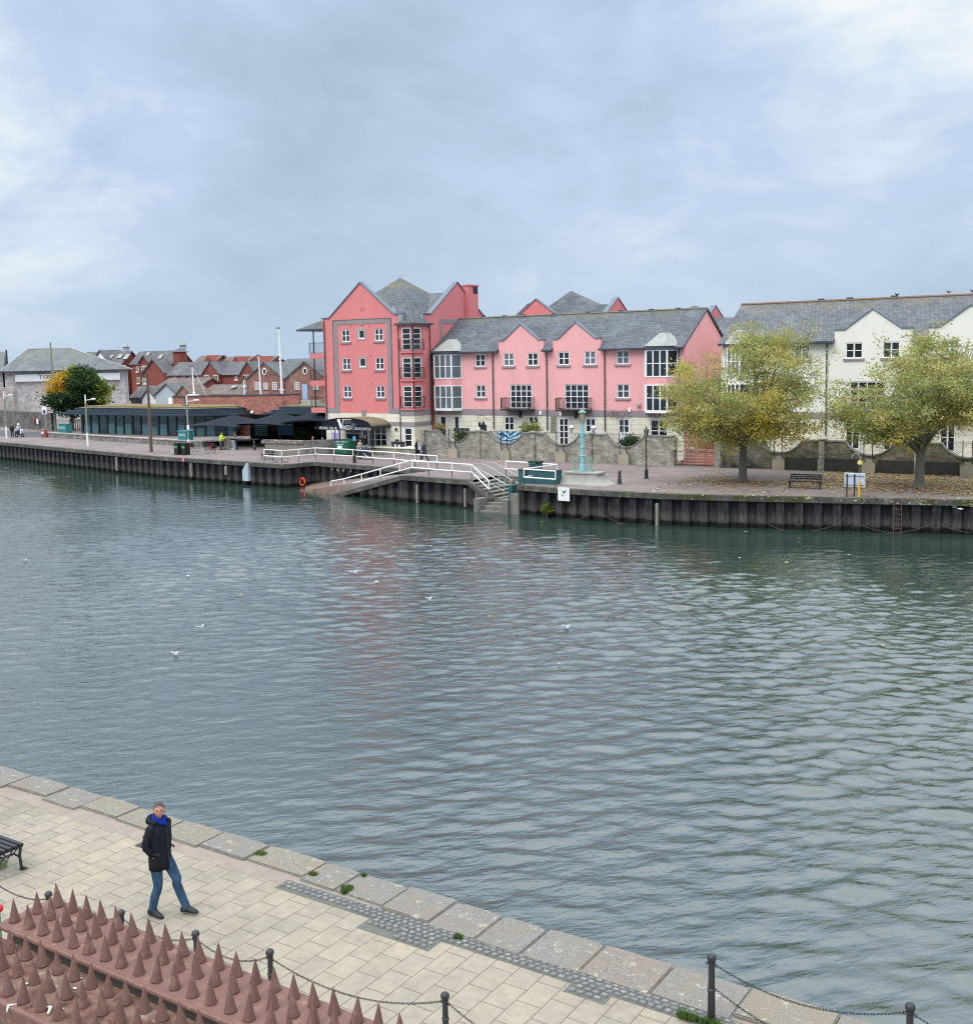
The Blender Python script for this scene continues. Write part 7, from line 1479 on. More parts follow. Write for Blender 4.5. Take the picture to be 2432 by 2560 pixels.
bollard('black bollard between the turquoise lamp plinth and the black lamp post', gl('z8', 1278, 595)); bollard('black bollard standing left of the rubble wall by the restaurant', gl('z2', 1055, 1455))
def road_lamp(label, loc, h, arm=1.3):
    x, y, z = loc; r = thing('street_lamp', label, 'lamp', loc, 'tall tubular quay lamps'); q = MB(); q.tube([(x, y, 0), (x, y, 1.4)], 0.10, 8); q.build('base_section', M['white'], r); q = MB(); q.tube([(x, y, 1.4), (x, y, h - 0.9)], 0.085, 8); q.build('pole', M['pole_green'], r)
    q = MB(); q.tube([(x, y, h - 0.9), (x, y, h)], 0.06, 8); q.tube([(x, y, h - 0.58), (x + arm * 0.75, y, h - 0.52)], 0.035, 6); q.build('arm', M['white'], r); q = MB(); q.ball((x + arm, y, h - 0.45), 0.33, 10, (1.2, 0.5, 0.33)); q.build('lamp_head', M['white'], r, smooth=True); return r
road_lamp('tall lamp post near the left edge beside the scooter', gl('c', 120, 835), 5.6); road_lamp('tall lamp post in front of the left end of the glass cafe', gl('c', 1585, 975), 5.4); l3 = road_lamp('tall lamp post beside the black litter bins', gl('z2', 325, 1500), 5.5)
p_ = gl('z2', 325, 1500); q = MB(); q.box(p_[0] + 0.02, p_[0] + 0.3, p_[1] - 0.15, p_[1] - 0.1, 2.3, 2.75); q.build('notice', M['white'], l3)
for k_, u, v, h_, r_, mt, lb in (('z1', 1690, 1475, 7.2, 0.16, 'pole_wood', 'brown timber pole on the quay edge before the glass cafe'), ('c', 1005, 700, 11.2, 0.17, 'pole_green', 'tall green telegraph pole between the yard wall and the round tree')):
    p_ = gl(k_, u, v); r = thing('timber_pole', lb, 'pole', p_); q = MB(); q.tube([(p_[0], p_[1], 0), (p_[0], p_[1], h_ * 0.5), (p_[0] - 0.05, p_[1], h_)], [r_, r_ * 0.85, r_ * 0.65], 8); q.build('shaft', M[mt], r); q = MB(); q.tube([(p_[0] - 0.05, p_[1], h_), (p_[0] - 0.05, p_[1], h_ + 0.35)], r_ * 0.45, 6); q.build('cap', M['dark_steel'], r)
p_ = gl('c', 835, 730); r = thing('traffic_sign', 'white no stopping sign with blue roundel on a grey post', 'sign', p_); q = MB(); q.tube([(p_[0], p_[1], 0), (p_[0], p_[1], 3.3)], 0.06, 6); q.build('post', M['steel'], r)
q = MB(); q.cbox((p_[0] + 0.0, p_[1] - 0.09, 2.85), 0.85, 0.04, 1.0); pl = q.build('plate', M['white'], r); q = MB(); q.lathe((0, 0, 0), [(0.29, -0.01), (0.29, 0.01)], 20); q.v = [Vector((p_[0] + v.x, p_[1] - 0.125 - v.z, 2.68 + v.y)) for v in q.v]; q.build('red_ring', M['red'], pl)
q = MB(); q.lathe((0, 0, 0), [(0.235, -0.01), (0.235, 0.01)], 20); q.v = [Vector((p_[0] + v.x, p_[1] - 0.14 - v.z, 2.68 + v.y)) for v in q.v]; q.build('blue_disc', m_plain('sign_blue', (0.02, 0.05, 0.30), 0.5), pl)
q = MB(); q.add([(p_[0] - 0.2, p_[1] - 0.158, 2.85), (p_[0] - 0.15, p_[1] - 0.158, 2.9), (p_[0] + 0.2, p_[1] - 0.158, 2.51), (p_[0] + 0.15, p_[1] - 0.158, 2.46)], [(0, 1, 2, 3)]); q.build('red_bar', M['red'], pl, recalc=False)
def planter(label, loc, w_, h_, text=True):
    x, y, z = loc; r = thing('planter', label, 'planter', loc, 'teal planter boxes'); q = MB(); q.box(x - w_ / 2, x + w_ / 2, y, y + 0.9, z, z + h_); q.build('body', M['teal'], r, bevel=0.03); q = MB(); q.box(x - w_ / 2 - 0.05, x + w_ / 2 + 0.05, y - 0.05, y + 0.95, z + h_ + 0.001, z + h_ + 0.08); q.build('lid', M['teal'], r)
    lettering('lettering', 'ROCKFISH', M['white'], r, lambda u, v: (x - w_ * 0.36 + u, y - 0.02, z + h_ * 0.55 + v), w_ * 0.72, h_ * 0.24); return r
planter('teal box with white lettering beside the green telegraph pole', gl('c', 1130, 752), 1.5, 1.15); planter('teal box with white lettering against the glass cafe by the third lamp', (G('z2', 250, 1355, 0.45).x, G('z2', 250, 1355, 0.45).y, 0.45), 1.35, 1.0)
p_ = gl('c', 800, 815); r = thing('barrier', 'small red and white barrier at the left end of the low stone wall', 'barrier', p_); q = MB(); q.cbox((p_[0], p_[1], 0.45), 1.0, 0.3, 0.9); q.build('body', m_plain('faded_red', (0.33, 0.08, 0.07), 0.8, 0.3, 4), r, bevel=0.08); q = MB(); q.cbox((p_[0] - 0.1, p_[1] - 0.16, 0.55), 0.4, 0.01, 0.25); q.build('panel', M['white'], r); q = MB(); q.cbox((p_[0] - 0.9, p_[1] + 0.5, 0.5), 0.5, 0.4, 0.9); tag(q.build('sack', M['light_cloth'], bevel=0.12), 'pale sack leaning at the red and white barrier', 'sack')
q = MB()
for i in range(26):
    f_ = i / 25; x = -129.5 + f_ * 12.5; y = 96.2 - f_ * 2.2; q.box(x, x + 0.14, y, y + 0.05, 0, 1.5)
q.box(-129.6, -117, 95.0, 95.05, 1.2, 1.28) if False else None
tag(q.build('paling_fence', m_plain('orange_timber', (0.30, 0.15, 0.09), 0.85, 0.3, 3)), 'orange brown paling fence behind the round tree trunk', 'fence')
def lbin(label, loc, mat='black'):
    x, y, z = loc; r = thing('litter_bin', label, 'bin', loc, 'black litter bins'); q = MB(); q.box(x - 0.3, x + 0.3, y, y + 0.6, 0, 1.0); q.build('body', M[mat], r, bevel=0.04); q = MB(); q.box(x - 0.33, x + 0.33, y - 0.03, y + 0.63, 1.001, 1.14); q.build('lid', M['dark_steel'], r, bevel=0.05); q = MB(); q.box(x - 0.2, x + 0.2, y - 0.02, y - 0.001, 0.62, 0.82); q.build('label_panel', m_plain('bright_green2', (0.06, 0.34, 0.07), 0.5), r); return r
lbin('black litter bin with green panel, nearest the pink notice', gl('z2', 180, 1505)); lbin('black litter bin touching the tall lamp post', gl('z2', 262, 1508))
bb = gl('z3', 912, 1805); r = thing('litter_bin', 'dark twin litter bin with white stickers against the low wall', 'bin', bb); q = MB(); q.box(bb[0] - 0.55, bb[0] + 0.55, bb[1], bb[1] + 0.6, 0, 1.05); q.build('body', M['dark_steel'], r, bevel=0.04); q = MB(); q.box(bb[0] - 0.58, bb[0] + 0.58, bb[1] - 0.03, bb[1] + 0.63, 1.051, 1.15); q.build('lid', M['black'], r); q = MB(); q.box(bb[0] - 0.15, bb[0] - 0.03, bb[1] - 0.015, bb[1] - 0.001, 0.5, 0.95); q.box(bb[0] + 0.25, bb[0] + 0.42, bb[1] - 0.015, bb[1] - 0.001, 0.6, 0.9); q.build('sticker', M['white'], r)
dm = G('z3', 375, 1812); r = thing('wheeled_container', 'large green wheeled waste container before the rubble wall', 'container', (dm.x, dm.y, 0)); x, y = dm.x, dm.y
q = MB(); q.add([(x - 0.72, y, 0.2), (x + 0.72, y, 0.2), (x + 0.72, y + 0.9, 0.2), (x - 0.72, y + 0.9, 0.2), (x - 0.82, y - 0.08, 1.15), (x + 0.82, y - 0.08, 1.15), (x + 0.82, y + 1.0, 1.15), (x - 0.82, y + 1.0, 1.15)], [(0, 3, 2, 1), (4, 5, 6, 7), (0, 1, 5, 4), (1, 2, 6, 5), (2, 3, 7, 6), (3, 0, 4, 7)]); q.build('body', M['bin_green'], r, bevel=0.03)
q = MB(); q.add([(x - 0.86, y - 0.12, 1.151), (x + 0.86, y - 0.12, 1.151), (x + 0.86, y + 1.03, 1.151), (x - 0.86, y + 1.03, 1.151), (x - 0.8, y - 0.02, 1.28), (x + 0.8, y - 0.02, 1.28), (x + 0.8, y + 0.95, 1.4), (x - 0.8, y + 0.95, 1.4)], [(0, 3, 2, 1), (4, 5, 6, 7), (0, 1, 5, 4), (1, 2, 6, 5), (2, 3, 7, 6), (3, 0, 4, 7)]); q.build('lid', m_plain('bin_green_dark', (0.008, 0.09, 0.055), 0.5), r)
for dx in (-0.6, 0.6): q = MB(); q.tube([(x + dx + 0.09 * math.cos(a), y + 0.1, 0.1 + 0.09 * math.sin(a)) for a in np.arange(0, 6.28, 0.7)], 0.04, 5, closed=True); q.build('wheel', M['rubber'], r)
q = MB(); q.box(x - 0.42, x + 0.1, y - 0.095, y - 0.06, 0.62, 0.88); q.box(x - 0.6, x + 0.3, y - 0.10, y - 0.07, 0.99, 1.03); q.box(x - 0.45, x - 0.25, y - 0.14, y - 0.09, 1.2, 1.25); q.box(x + 0.1, x + 0.4, y - 0.14, y - 0.09, 1.2, 1.24); q.build('sticker', M['white'], r)
# rubble wall and slab backed bench left of the restaurant
r = thing('stone_wall', 'rough grey rubble wall with slab coping behind the silver bicycle', 'wall', (-73, 79, 0))
wa, wb_ = G('z2', 1165, 1500), G('z3', 590, 1772); wm = G('z2', 1600, 1512)
q = MB(); q.prism([(wm.x, wm.y, 0), (wb_.x + 1.4, wb_.y - 0.1, 0), (wb_.x + 1.4, wb_.y + 0.5, 0), (wm.x, wm.y + 0.6, 0)], (0, 0, 1.32)); q.build('wall', M['rubble_grey'], r, bevel=0.04)
q = MB(); q.prism([(wa.x - 0.4, wa.y, 0.98), (wm.x, wm.y - 0.1, 0.98), (wm.x, wm.y + 0.6, 0.98), (wa.x - 0.4, wa.y + 0.7, 0.98)], (0, 0, 0.34)); q.build('coping_slab', M['rubble_grey'], r, bevel=0.05)
q = MB(); q.prism([(wa.x, wa.y + 0.12, 0), (wm.x, wm.y + 0.02, 0), (wm.x, wm.y + 0.5, 0), (wa.x, wa.y + 0.6, 0)], (0, 0, 0.979)); q.build('timber_panel', M['timber'], r)
# stone pillar and grey cabinet
p_ = gl('z2', 720, 1450); r = thing('stone_pillar', 'short stone pillar with flat cap beside the hi-vis person', 'pillar', p_); q = MB(); q.box(p_[0] - 0.4, p_[0] + 0.45, p_[1] + 0.3, p_[1] + 0.9, 0, 1.08); q.build('shaft', M['rubble_grey'], r, bevel=0.03); q = MB(); q.box(p_[0] - 0.9, p_[0] + 1.6, p_[1] + 0.25, p_[1] + 0.95, 1.081, 1.2); q.build('cap', M['concrete'], r)
p_ = gl('z2', 795, 1448); r = thing('utility_cabinet', 'pale grey metal cabinet between the stone pillar and the man in jeans', 'cabinet', p_); q = MB(); q.box(p_[0] - 0.4, p_[0] + 0.4, p_[1], p_[1] + 0.25, 0, 0.95); q.build('body', M['pale_grey'], r, bevel=0.015); q = MB(); q.box(p_[0] - 0.05, p_[0] + 0.28, p_[1] - 0.02, p_[1] - 0.001, 0.2, 0.75); q.build('door', M['concrete'], r)
# benches
def bench(label, loc, rz, L=2.0, back=True, mat='black', group='black slatted benches'):
    r = thing('park_bench', label, 'bench', (0, 0, 0), group)
    for i in range(5): q = MB(); q.box(-L / 2, L / 2, -0.24 + i * 0.105, -0.16 + i * 0.105, 0.43, 0.465); q.build('seat_slat', M[mat], r, local=True, bevel=0.006)
    if back:
        for i in range(3): q = MB(); q.box(-L / 2, L / 2, 0.29 + i * 0.03, 0.32 + i * 0.03, 0.55 + i * 0.12, 0.64 + i * 0.12); q.build('back_slat', M[mat], r, local=True, bevel=0.006)
    for x in (-L / 2 + 0.06, L / 2 - 0.06):
        q = MB(); q.tube([(x, -0.22, 0.43), (x, -0.19, 0.25), (x, -0.21, 0.05), (x, -0.26, 0.0)], 0.028, 6); q.tube([(x, 0.24, 0.43), (x, 0.21, 0.25), (x, 0.23, 0.05), (x, 0.28, 0.0)], 0.028, 6); q.tube([(x, -0.24, 0.41), (x, 0.27, 0.41)], 0.028, 6)
        q.tube([(x, -0.19, 0.22), (x, -0.05, 0.33), (x, 0.1, 0.33), (x, 0.22, 0.22)], 0.018, 5); q.tube([(x, -0.1, 0.41), (x, 0.0, 0.28), (x, 0.1, 0.41)], 0.014, 5); q.tube([(x, -0.2, 0.4), (x, -0.06, 0.3)], 0.012, 5); q.tube([(x, 0.2, 0.4), (x, 0.06, 0.3)], 0.012, 5)
        q.box(x - 0.045, x + 0.045, -0.30, -0.20, 0.0, 0.02); q.box(x - 0.045, x + 0.045, 0.22, 0.32, 0.0, 0.02)
        if back: q.tube([(x, 0.26, 0.4), (x, 0.30, 0.6), (x, 0.38, 0.88)], 0.025, 6); q.tube([(x, -0.24, 0.41), (x, -0.27, 0.63), (x, -0.1, 0.66), (x, 0.3, 0.64)], 0.022, 6)
        q.build('end_frame', M['iron'], r, local=True)
    r.location = loc; r.rotation_euler = (0, 0, rz); return r
p1, p2 = G('z6', 510, 1548), G('z6', 727, 1556)
bench('black bench on the fallen leaves between the two trees', ((p1.x + p2.x) / 2, (p1.y + p2.y) / 2 + 0.25, 0), math.atan2(p2.y - p1.y, p2.x - p1.x), 1.95)
p1 = G('z6', 1870, 1562); bench('black bench cut by the right edge of the photo', (p1.x + 1.0, p1.y + 0.5, 0), R(8), 2.0); p1 = G('z2', 1130, 1560); bench('black bench end-on beside the white railing and silver bicycle', (p1.x + 0.25, p1.y + 0.5, 0), R(-12), 1.3)
p1 = G('n1', 235, 858, 0.46)
bench('black iron bench at the bottom left corner of the near quay', (p1.x - 0.92, p1.y - 0.27, 0), R(0), 1.8, False)
# info board, yellow post, white post
a_, b_ = G('w', 575, 1690), G('w', 795, 1690); r = thing('information_board', 'white information board on two black posts seen from behind', 'sign', (a_.x, a_.y, 0)); y = (a_.y + b_.y) / 2
q = MB(); q.box(a_.x - 0.16, b_.x + 0.56, y + 0.04, y + 0.08, 0.58, 1.36); q.build('panel', M['light_cloth'], r); q = MB(); q.box(a_.x - 0.18, b_.x + 0.58, y + 0.085, y + 0.1, 0.56, 1.38); q.build('panel_edge', M['white'], r)
for x in (a_.x, b_.x): q = MB(); q.box(x - 0.03, x + 0.03, y - 0.03, y + 0.03, 0, 1.33); q.build('post', M['black'], r)
q = MB(); q.box(a_.x - 0.12, b_.x + 0.53, y + 0.015, y + 0.039, 0.68, 0.71); q.box(a_.x - 0.12, b_.x + 0.53, y + 0.015, y + 0.039, 1.2, 1.23); q.build('cross_bar', M['coping'], r)
p_ = G('w', 905, 1705); r = thing('rescue_pole', 'yellow rescue post with hooked pole and yellow float behind the information board', 'post', (p_.x, p_.y, 0)); q = MB(); q.tube([(p_.x, p_.y, 0), (p_.x, p_.y, 0.9)], 0.06, 8); q.build('post', M['yellow'], r); q = MB(); q.tube([(p_.x, p_.y, 0.9), (p_.x + 0.03, p_.y, 2.2)], 0.012, 5); q.tube([(p_.x - 0.45, p_.y, 2.25), (p_.x - 0.42, p_.y, 2.42), (p_.x - 0.25, p_.y, 2.55), (p_.x - 0.05, p_.y, 2.48), (p_.x + 0.03, p_.y, 2.3), (p_.x + 0.03, p_.y, 2.1)], 0.022, 6); q.build('hook', M['concrete_pale'], r); q = MB(); q.box(p_.x - 0.1, p_.x + 0.15, p_.y - 0.1, p_.y + 0.1, 1.88, 2.13); q.build('float', m_plain('pale_yellow', (0.75, 0.62, 0.22), 0.5), r, bevel=0.05)
p_ = G('z6', 728, 1430); q = MB(); q.tube([(p_.x, p_.y, 0), (p_.x, p_.y, 0.95)], 0.05, 6); tag(q.build('marker_post', M['concrete_pale']), 'slim pale post near the mossy wall behind the bench', 'post')
# things fixed to the quay walls
def on_wall(k, u, v, X=None):
    for pts, Y_ in ((None, None),): pass
def wallpt(k, u, v, line, off=-0.14):
    d = sight(k, u, v); best = None
    for i in range(len(line) - 1):
        a = Vector(line[i][:2]); b = Vector(line[i + 1][:2]); e = (b - a); n = Vector((-e.y, e.x)).normalized(); a2 = a + n * off; den = d.x * n.x + d.y * n.y; t_ = (a2.x * n.x + a2.y * n.y) / den; P = CAM + d * t_; s_ = (Vector((P.x, P.y)) - a2).dot(e) / e.length_squared
        if -0.02 <= s_ <= 1.02: best = (P, math.atan2(e.y, e.x))
    return best
P, an = wallpt('s', 1433, 597, ER, -0.22); r = thing('hanging_sign', 'square white sign with two small birds hung on the quay wall', 'sign', (P.x, P.y, P.z)); TS = lambda u, d, z: (P.x + u * math.cos(an) - d * math.sin(an), P.y + u * math.sin(an) + d * math.cos(an), P.z + z)
q = MB(TS); q.box(-0.46, 0.46, -0.02, 0.02, -0.43, 0.43); q.build('plate', m_plain('sign_plate_white', (0.80, 0.80, 0.79), 0.5, 0.04, 2), r, bevel=0.01)
q = MB(TS)
for pl in ([(-0.16, 0.27), (-0.02, 0.16), (0.0, 0.20), (0.04, 0.16), (0.24, 0.30), (0.14, 0.10), (0.04, 0.04), (-0.06, 0.08)], [(0.0, 0.19), (0.03, 0.26), (0.06, 0.19)]): q.prism([(a, -0.028, b) for a, b in pl], (0, 0.005, 0))
q.build('bird_emblem', m_plain('olive_bird', (0.14, 0.12, 0.035), 0.6), r); q = MB(TS)
for pl in ([(-0.20, 0.0), (-0.10, -0.06), (-0.06, 0.02), (-0.04, -0.08), (0.0, -0.16), (-0.10, -0.12), (-0.17, -0.08)], [(0.12, -0.02), (0.18, -0.06), (0.16, 0.02)]): q.prism([(a, -0.028, b) for a, b in pl], (0, 0.005, 0))
q.build('bird_emblem', m_plain('green_bird', (0.08, 0.12, 0.10), 0.6), r)
IN2 = [(-64.2, 71.3), (-50.6, 69.0)]; SW3 = [(-58.0, 66.4), (-50.2, 65.2), (-43.9, 64.4)]
P, an = wallpt('z2', 1600, 1805, [(-64.7, 68.4), (-64.2, 71.3), (-50.6, 69.0)], -0.3)
r = thing('lifebuoy', 'orange ring lifebuoy at the foot of the slipway wall', 'lifebuoy', tuple(P)); q = MB(); q.tube([(P.x + 0.26 * math.cos(a), P.y - 0.12, P.z + 0.30 * math.sin(a)) for a in np.arange(0, 6.28, 0.3)], 0.075, 8, closed=True); q.build('ring', M['orange'], r, smooth=True); q = MB()
for a in (0.8, 2.4, 3.9, 5.5): q.tube([(P.x + 0.26 * math.cos(a + e), P.y - 0.12, P.z + 0.30 * math.sin(a + e)) for e in (-0.1, 0.1)], 0.079, 8)
q.build('band', M['red'], r)
for j, (u, v) in enumerate(((590, 465), (638, 478), (688, 480), (737, 482))):
    P, an = wallpt('z7', u, v, IN2, -0.03); q = MB(); c_ = P
    L_ = [((-0.1, 0.2), (0.0, 0.0), (0.1, 0.2)), ((-0.1, -0.1), (0.1, 0.15), (0.05, -0.25)), ((-0.1, 0.2), (-0.08, -0.2), (0.1, 0.0), (0.1, -0.2)), ((-0.1, 0.15), (0.12, 0.1), (0.0, -0.2))][j]; q.tube([(c_.x + a, c_.y, c_.z + b) for a, b in L_], 0.03, 4); 
    if j in (0,): q.tube([(c_.x, c_.y, c_.z), (c_.x, c_.y, c_.z - 0.2)], 0.03, 4)
    tag(q.build('painted_mark', M['white']), ['first white painted mark from the left on the slipway back wall, Y shaped', 'second white painted mark from the left on the slipway back wall', 'third white painted mark from the left on the slipway back wall', 'rightmost white painted mark on the slipway back wall'][j], 'graffiti', 'white painted marks on the slipway wall')
def fender(k, u, v0, v1, line, w_, lb):
    A, an = wallpt(k, u, v0, line); B, _ = wallpt(k, u, v1, line); q = MB(); q.box(A.x - w_, A.x + w_, A.y - 0.08, A.y + 0.1, max(B.z, -2.2), A.z); tag(q.build('fender_post', m_plain('bleached_timber', (0.25, 0.24, 0.20), 0.9, 0.5, 2), bevel=0.02), lb, 'fender')
fender('z7', 1258, 600, 745, SW3, 0.075, 'bleached timber fender on the slipway wall, the left one of its two'); fender('z7', 1632, 630, 775, SW3, 0.075, 'bleached timber fender on the slipway wall nearest the steps'); fender('z8', 1570, 745, 930, ER, 0.085, 'bleached timber fender on the quay wall right of the white bird sign')
fender('z1', 1300, 1530, 1680, EL, 0.13, 'pale timber fender on the wall before the glass cafe'); fender('z2', 345, 1600, 1750, EL, 0.12, 'pale timber fender on the wall right of the pink notice'); fender('z2', 735, 1630, 1730, EL, 0.12, 'pale timber fender on the wall left of the white metal box')
P, an = wallpt('z2', 258, 1552, EL, -0.2); q = MB(); q.cbox((P.x, P.y, P.z), 0.32, 0.02, 0.45, an); tag(q.build('wall_notice', m_plain('pink_notice', (0.70, 0.22, 0.25), 0.6)), 'small pink notice on the quay wall below the litter bins', 'notice')
P, an = wallpt('z2', 950, 1700, EL, -0.25); q = MB(); q.prism([(P.x - 0.35, P.y, P.z - 0.75), (P.x + 0.35, P.y, P.z - 0.75), (P.x + 0.35, P.y, P.z + 0.75), (P.x + 0.1, P.y, P.z + 0.75), (P.x - 0.35, P.y, P.z + 0.15)], (0.06, 0.35, 0)); tag(q.build('metal_box', M['pale_grey'], bevel=0.02), 'pale grey metal box fixed to the quay wall below the bicycles', 'metal box')
# ladder and chains on the right hand quay wall
A, an = wallpt('z6', 1318, 1670, ER, -0.18); r = thing('ladder', 'rusty ladder fixed to the quay wall below the right hand tree', 'ladder', (A.x, A.y, 0))
for dx in (-0.2, 0.2): q = MB(); q.tube([(A.x + dx, A.y + dx * math.tan(an), 0.0), (A.x + dx, A.y + dx * math.tan(an), -2.1)], 0.022, 5); q.build('stile', M['pole_wood'], r)
q = MB()
for z in np.arange(-0.25, -2.0, -0.28): q.tube([(A.x - 0.2, A.y - 0.2 * math.tan(an), z), (A.x + 0.2, A.y + 0.2 * math.tan(an), z)], 0.016, 5)
q.build('rung', M['pole_wood'], r)
def swag(k, pts, lb):
    L = []
    for u, v in pts:
        w_ = wallpt(k, u, v, ER, -0.16)
        if w_: L.append(w_[0])
    q = MB(); q.tube(L, 0.013, 5); tag(q.build('wall_chain', M['pole_wood']), lb, 'chain', 'chains hung along the quay wall')
swag('z6', [(255, 1755), (340, 1805), (430, 1845), (520, 1865), (600, 1868), (700, 1860), (800, 1838), (880, 1800), (920, 1772)], 'grab chain on the quay wall left of the ladder'); swag('z6', [(960, 1775), (1050, 1820), (1150, 1855), (1250, 1872), (1330, 1874), (1450, 1855), (1550, 1815), (1600, 1795)], 'grab chain sagging below the ladder'); swag('z6', [(1605, 1795), (1680, 1835), (1770, 1862), (1850, 1875)], 'grab chain at the right edge of the photo')
swag('z8', [(900, 878), (960, 870), (1000, 850), (1080, 795), (1150, 840), (1250, 890), (1350, 915), (1450, 915), (1530, 895)], 'grab chain between the white bird sign and the timber fender')
# birds
def gull(label, loc, rz, floating=True, s=0.62, mat='feather'):
    r = thing('gull', label, 'bird', (0, 0, 0), 'gulls on the river' if floating else 'birds on the roof ridges'); q = MB()
    q.ball((0, 0, 0.06), 0.15 * s, 12, (1.25, 0.55, 0.55), lambda d: 1 - 0.35 * max(0, -d.x) ** 2); q.tube([(0.12 * s, 0, 0.09), (0.17 * s, 0, 0.17 * s), (0.19 * s, 0, 0.21 * s)], [0.05 * s, 0.035 * s, 0.035 * s], 8); q.ball((0.20 * s, 0, 0.235 * s), 0.045 * s, 8, (1.15, 0.9, 0.9)); q.tube([(-0.15 * s, 0, 0.08), (-0.28 * s, 0, 0.12)], [0.05 * s, 0.012 * s], 6); q.build('body', M[mat], r, local=True, smooth=True)
    for sg in (-1, 1): q = MB(); q.ball((-0.03 * s, sg * 0.055 * s, 0.085), 0.12 * s, 8, (1.2, 0.3, 0.4)); q.build('wing', M['feather_grey'] if mat == 'feather' else M[mat], r, local=True, smooth=True)
    q = MB(); q.tube([(0.24 * s, 0, 0.235 * s), (0.29 * s, 0, 0.225 * s)], [0.012 * s, 0.004 * s], 5); q.build('beak', M['yellow'] if mat == 'feather' else M['black'], r, local=True)
    if not floating: q = MB(); q.tube([(0, 0.03, 0.02), (0, 0.03, -0.12)], 0.01, 4); q.tube([(0, -0.03, 0.02), (0, -0.03, -0.12)], 0.01, 4); q.build('leg', M['orange'], r, local=True)
    r.location = loc; r.rotation_euler = (0, 0, rz); return r
for u, v, rz, lb in ((683, 1107, 30, 'floating gull farthest away, nearest the slipway'), (827, 1158, 10, 'floating gull right of the reflection of the tall pink building'), (386, 1213, 60, 'small floating gull in the left half of the river'), (338, 1265, 5, 'larger floating gull lowest in the left half of the river'), (1092, 1213, 0, 'floating gull with raised head in the right half of the river')):
    p_ = G('d', u * 1.0, v, ZW + 0.02); gull(lb, (p_.x, p_.y, ZW + 0.03), R(rz))
gull('gull perched on the peak of the pyramid roof', (AP[0], AP[1], AP[2] + 0.18), R(-30), False, 1.2)
for x, lb in ((-21.55, 'dark bird on the cream terrace ridge above the left gable'), (-17.9, 'dark bird on the cream terrace ridge between the gables'), (-16.3, 'dark bird at the right edge of the cream terrace ridge')): gull(lb, (x, 89.0, 12.50), R(200), False, 0.7, 'feather_grey' if False else 'black')

# ================================================================== near quay: chain posts, mooring plate, spiked ledge
M['chain'] = m_plain('chain_iron', (0.035, 0.035, 0.038), 0.5, 0.3, 20, metal=0.4)
def chain_post(label, x, y, h, rr, knob=0.055):
    r = thing('chain_post', label, 'bollard', (x, y, 0), 'black chain posts on the near quay'); q = MB(); q.lathe((x, y, 0), [(rr * 1.7, 0), (rr * 1.7, 0.03), (rr * 1.15, 0.05), (rr * 1.05, h * 0.45), (rr * 1.25, h * 0.46), (rr * 1.25, h * 0.49), (rr, h * 0.50), (rr * 0.92, h - 2 * knob - 0.02), (rr * 1.15, h - 2 * knob - 0.01), (rr * 1.1, h - 2 * knob + 0.02)], 16); q.build('post', M['iron'], r, smooth=False)
    q = MB(); q.ball((x, y, h - knob), knob, 16, (1, 1, 0.95)); q.build('knob', M['iron'], r, smooth=True); q = MB()
    for s_ in (-1, 1): q.tube([(x + s_ * (rr + 0.02 + 0.014 * math.cos(a)), y, h - 2 * knob - 0.03 + 0.018 * math.sin(a)) for a in np.arange(0, 6.28, 0.7)], 0.006, 5, closed=True)
    q.build('eyelet', M['chain'], r); return r
PH = 0.66
posts = []
for k_, u, v, h_, rr in (('n1', 452, 1305, PH, 0.036), ('n1', 1133, 1478, PH, 0.036), ('n1', 1832, 1672, PH, 0.036), ('n2', 653, 1170, PH, 0.036), ('n3', 420, 1238, PH, 0.036), ('w2', 1076, 348, 0.90, 0.042), ('w2', 1684, 498, 0.90, 0.042)):
    p_ = G(k_, u, v, h_); posts.append((p_.x, p_.y, h_, rr))
PLB = ['chain post behind the leftmost spikes', 'chain post behind the spikes left of the walking man\'s feet', 'chain post behind the spikes just right of the walking man', 'fully seen chain post right of the spikes with a sagging chain', 'chain post at the bottom edge left of centre', 'taller chain post standing on the granite edge over the water', 'taller chain post at the bottom right corner']
for (x, y, h_, rr), lb in zip(posts, PLB): chain_post(lb, x, y, h_, rr, 0.056 if h_ < 0.8 else 0.058)
def chain(a, b, sag, lb):
    a, b = Vector(a), Vector(b); L = (b - a).length; n = max(6, int(L * 1.04 / 0.040)); q = MB()
    pt = lambda f_: a.lerp(b, f_) - Vector((0, 0, sag * 4 * f_ * (1 - f_)))
    for i in range(n):
        p0, p1 = pt(i / n), pt((i + 1) / n); c = (p0 + p1) / 2; t_ = (p1 - p0).normalized(); s1_ = t_.cross(Vector((0, 0, 1))).normalized(); s2_ = s1_ if i % 2 == 0 else t_.cross(s1_).normalized(); hl_ = (p1 - p0).length * 0.66
        q.tube([c + t_ * (hl_ * math.cos(w_)) + s2_ * (0.0115 * math.sin(w_)) for w_ in np.arange(0, 6.28, 0.785)], 0.0042, 4, closed=True)
    return tag(q.build('chain', M['chain'], recalc=False), lb, 'chain', 'chains slung between the near quay posts')
LBC = ['chain running off the left edge from the first post', 'chain between the first two posts behind the spikes', 'chain between the second and third post behind the spikes', 'chain between the third and fourth post', 'long sagging chain between the two fully seen low posts', 'chain running off the bottom edge from the bottom post', 'chain from the taller post over the water to the corner post', 'chain running off the right edge from the corner post']
def at_(i, s_=1): x, y, h_, rr = posts[i]; return (x + s_ * (rr + 0.03), y, h_ - 0.145)
x0, y0 = posts[0][0] - 1.3, posts[0][1] - 0.05
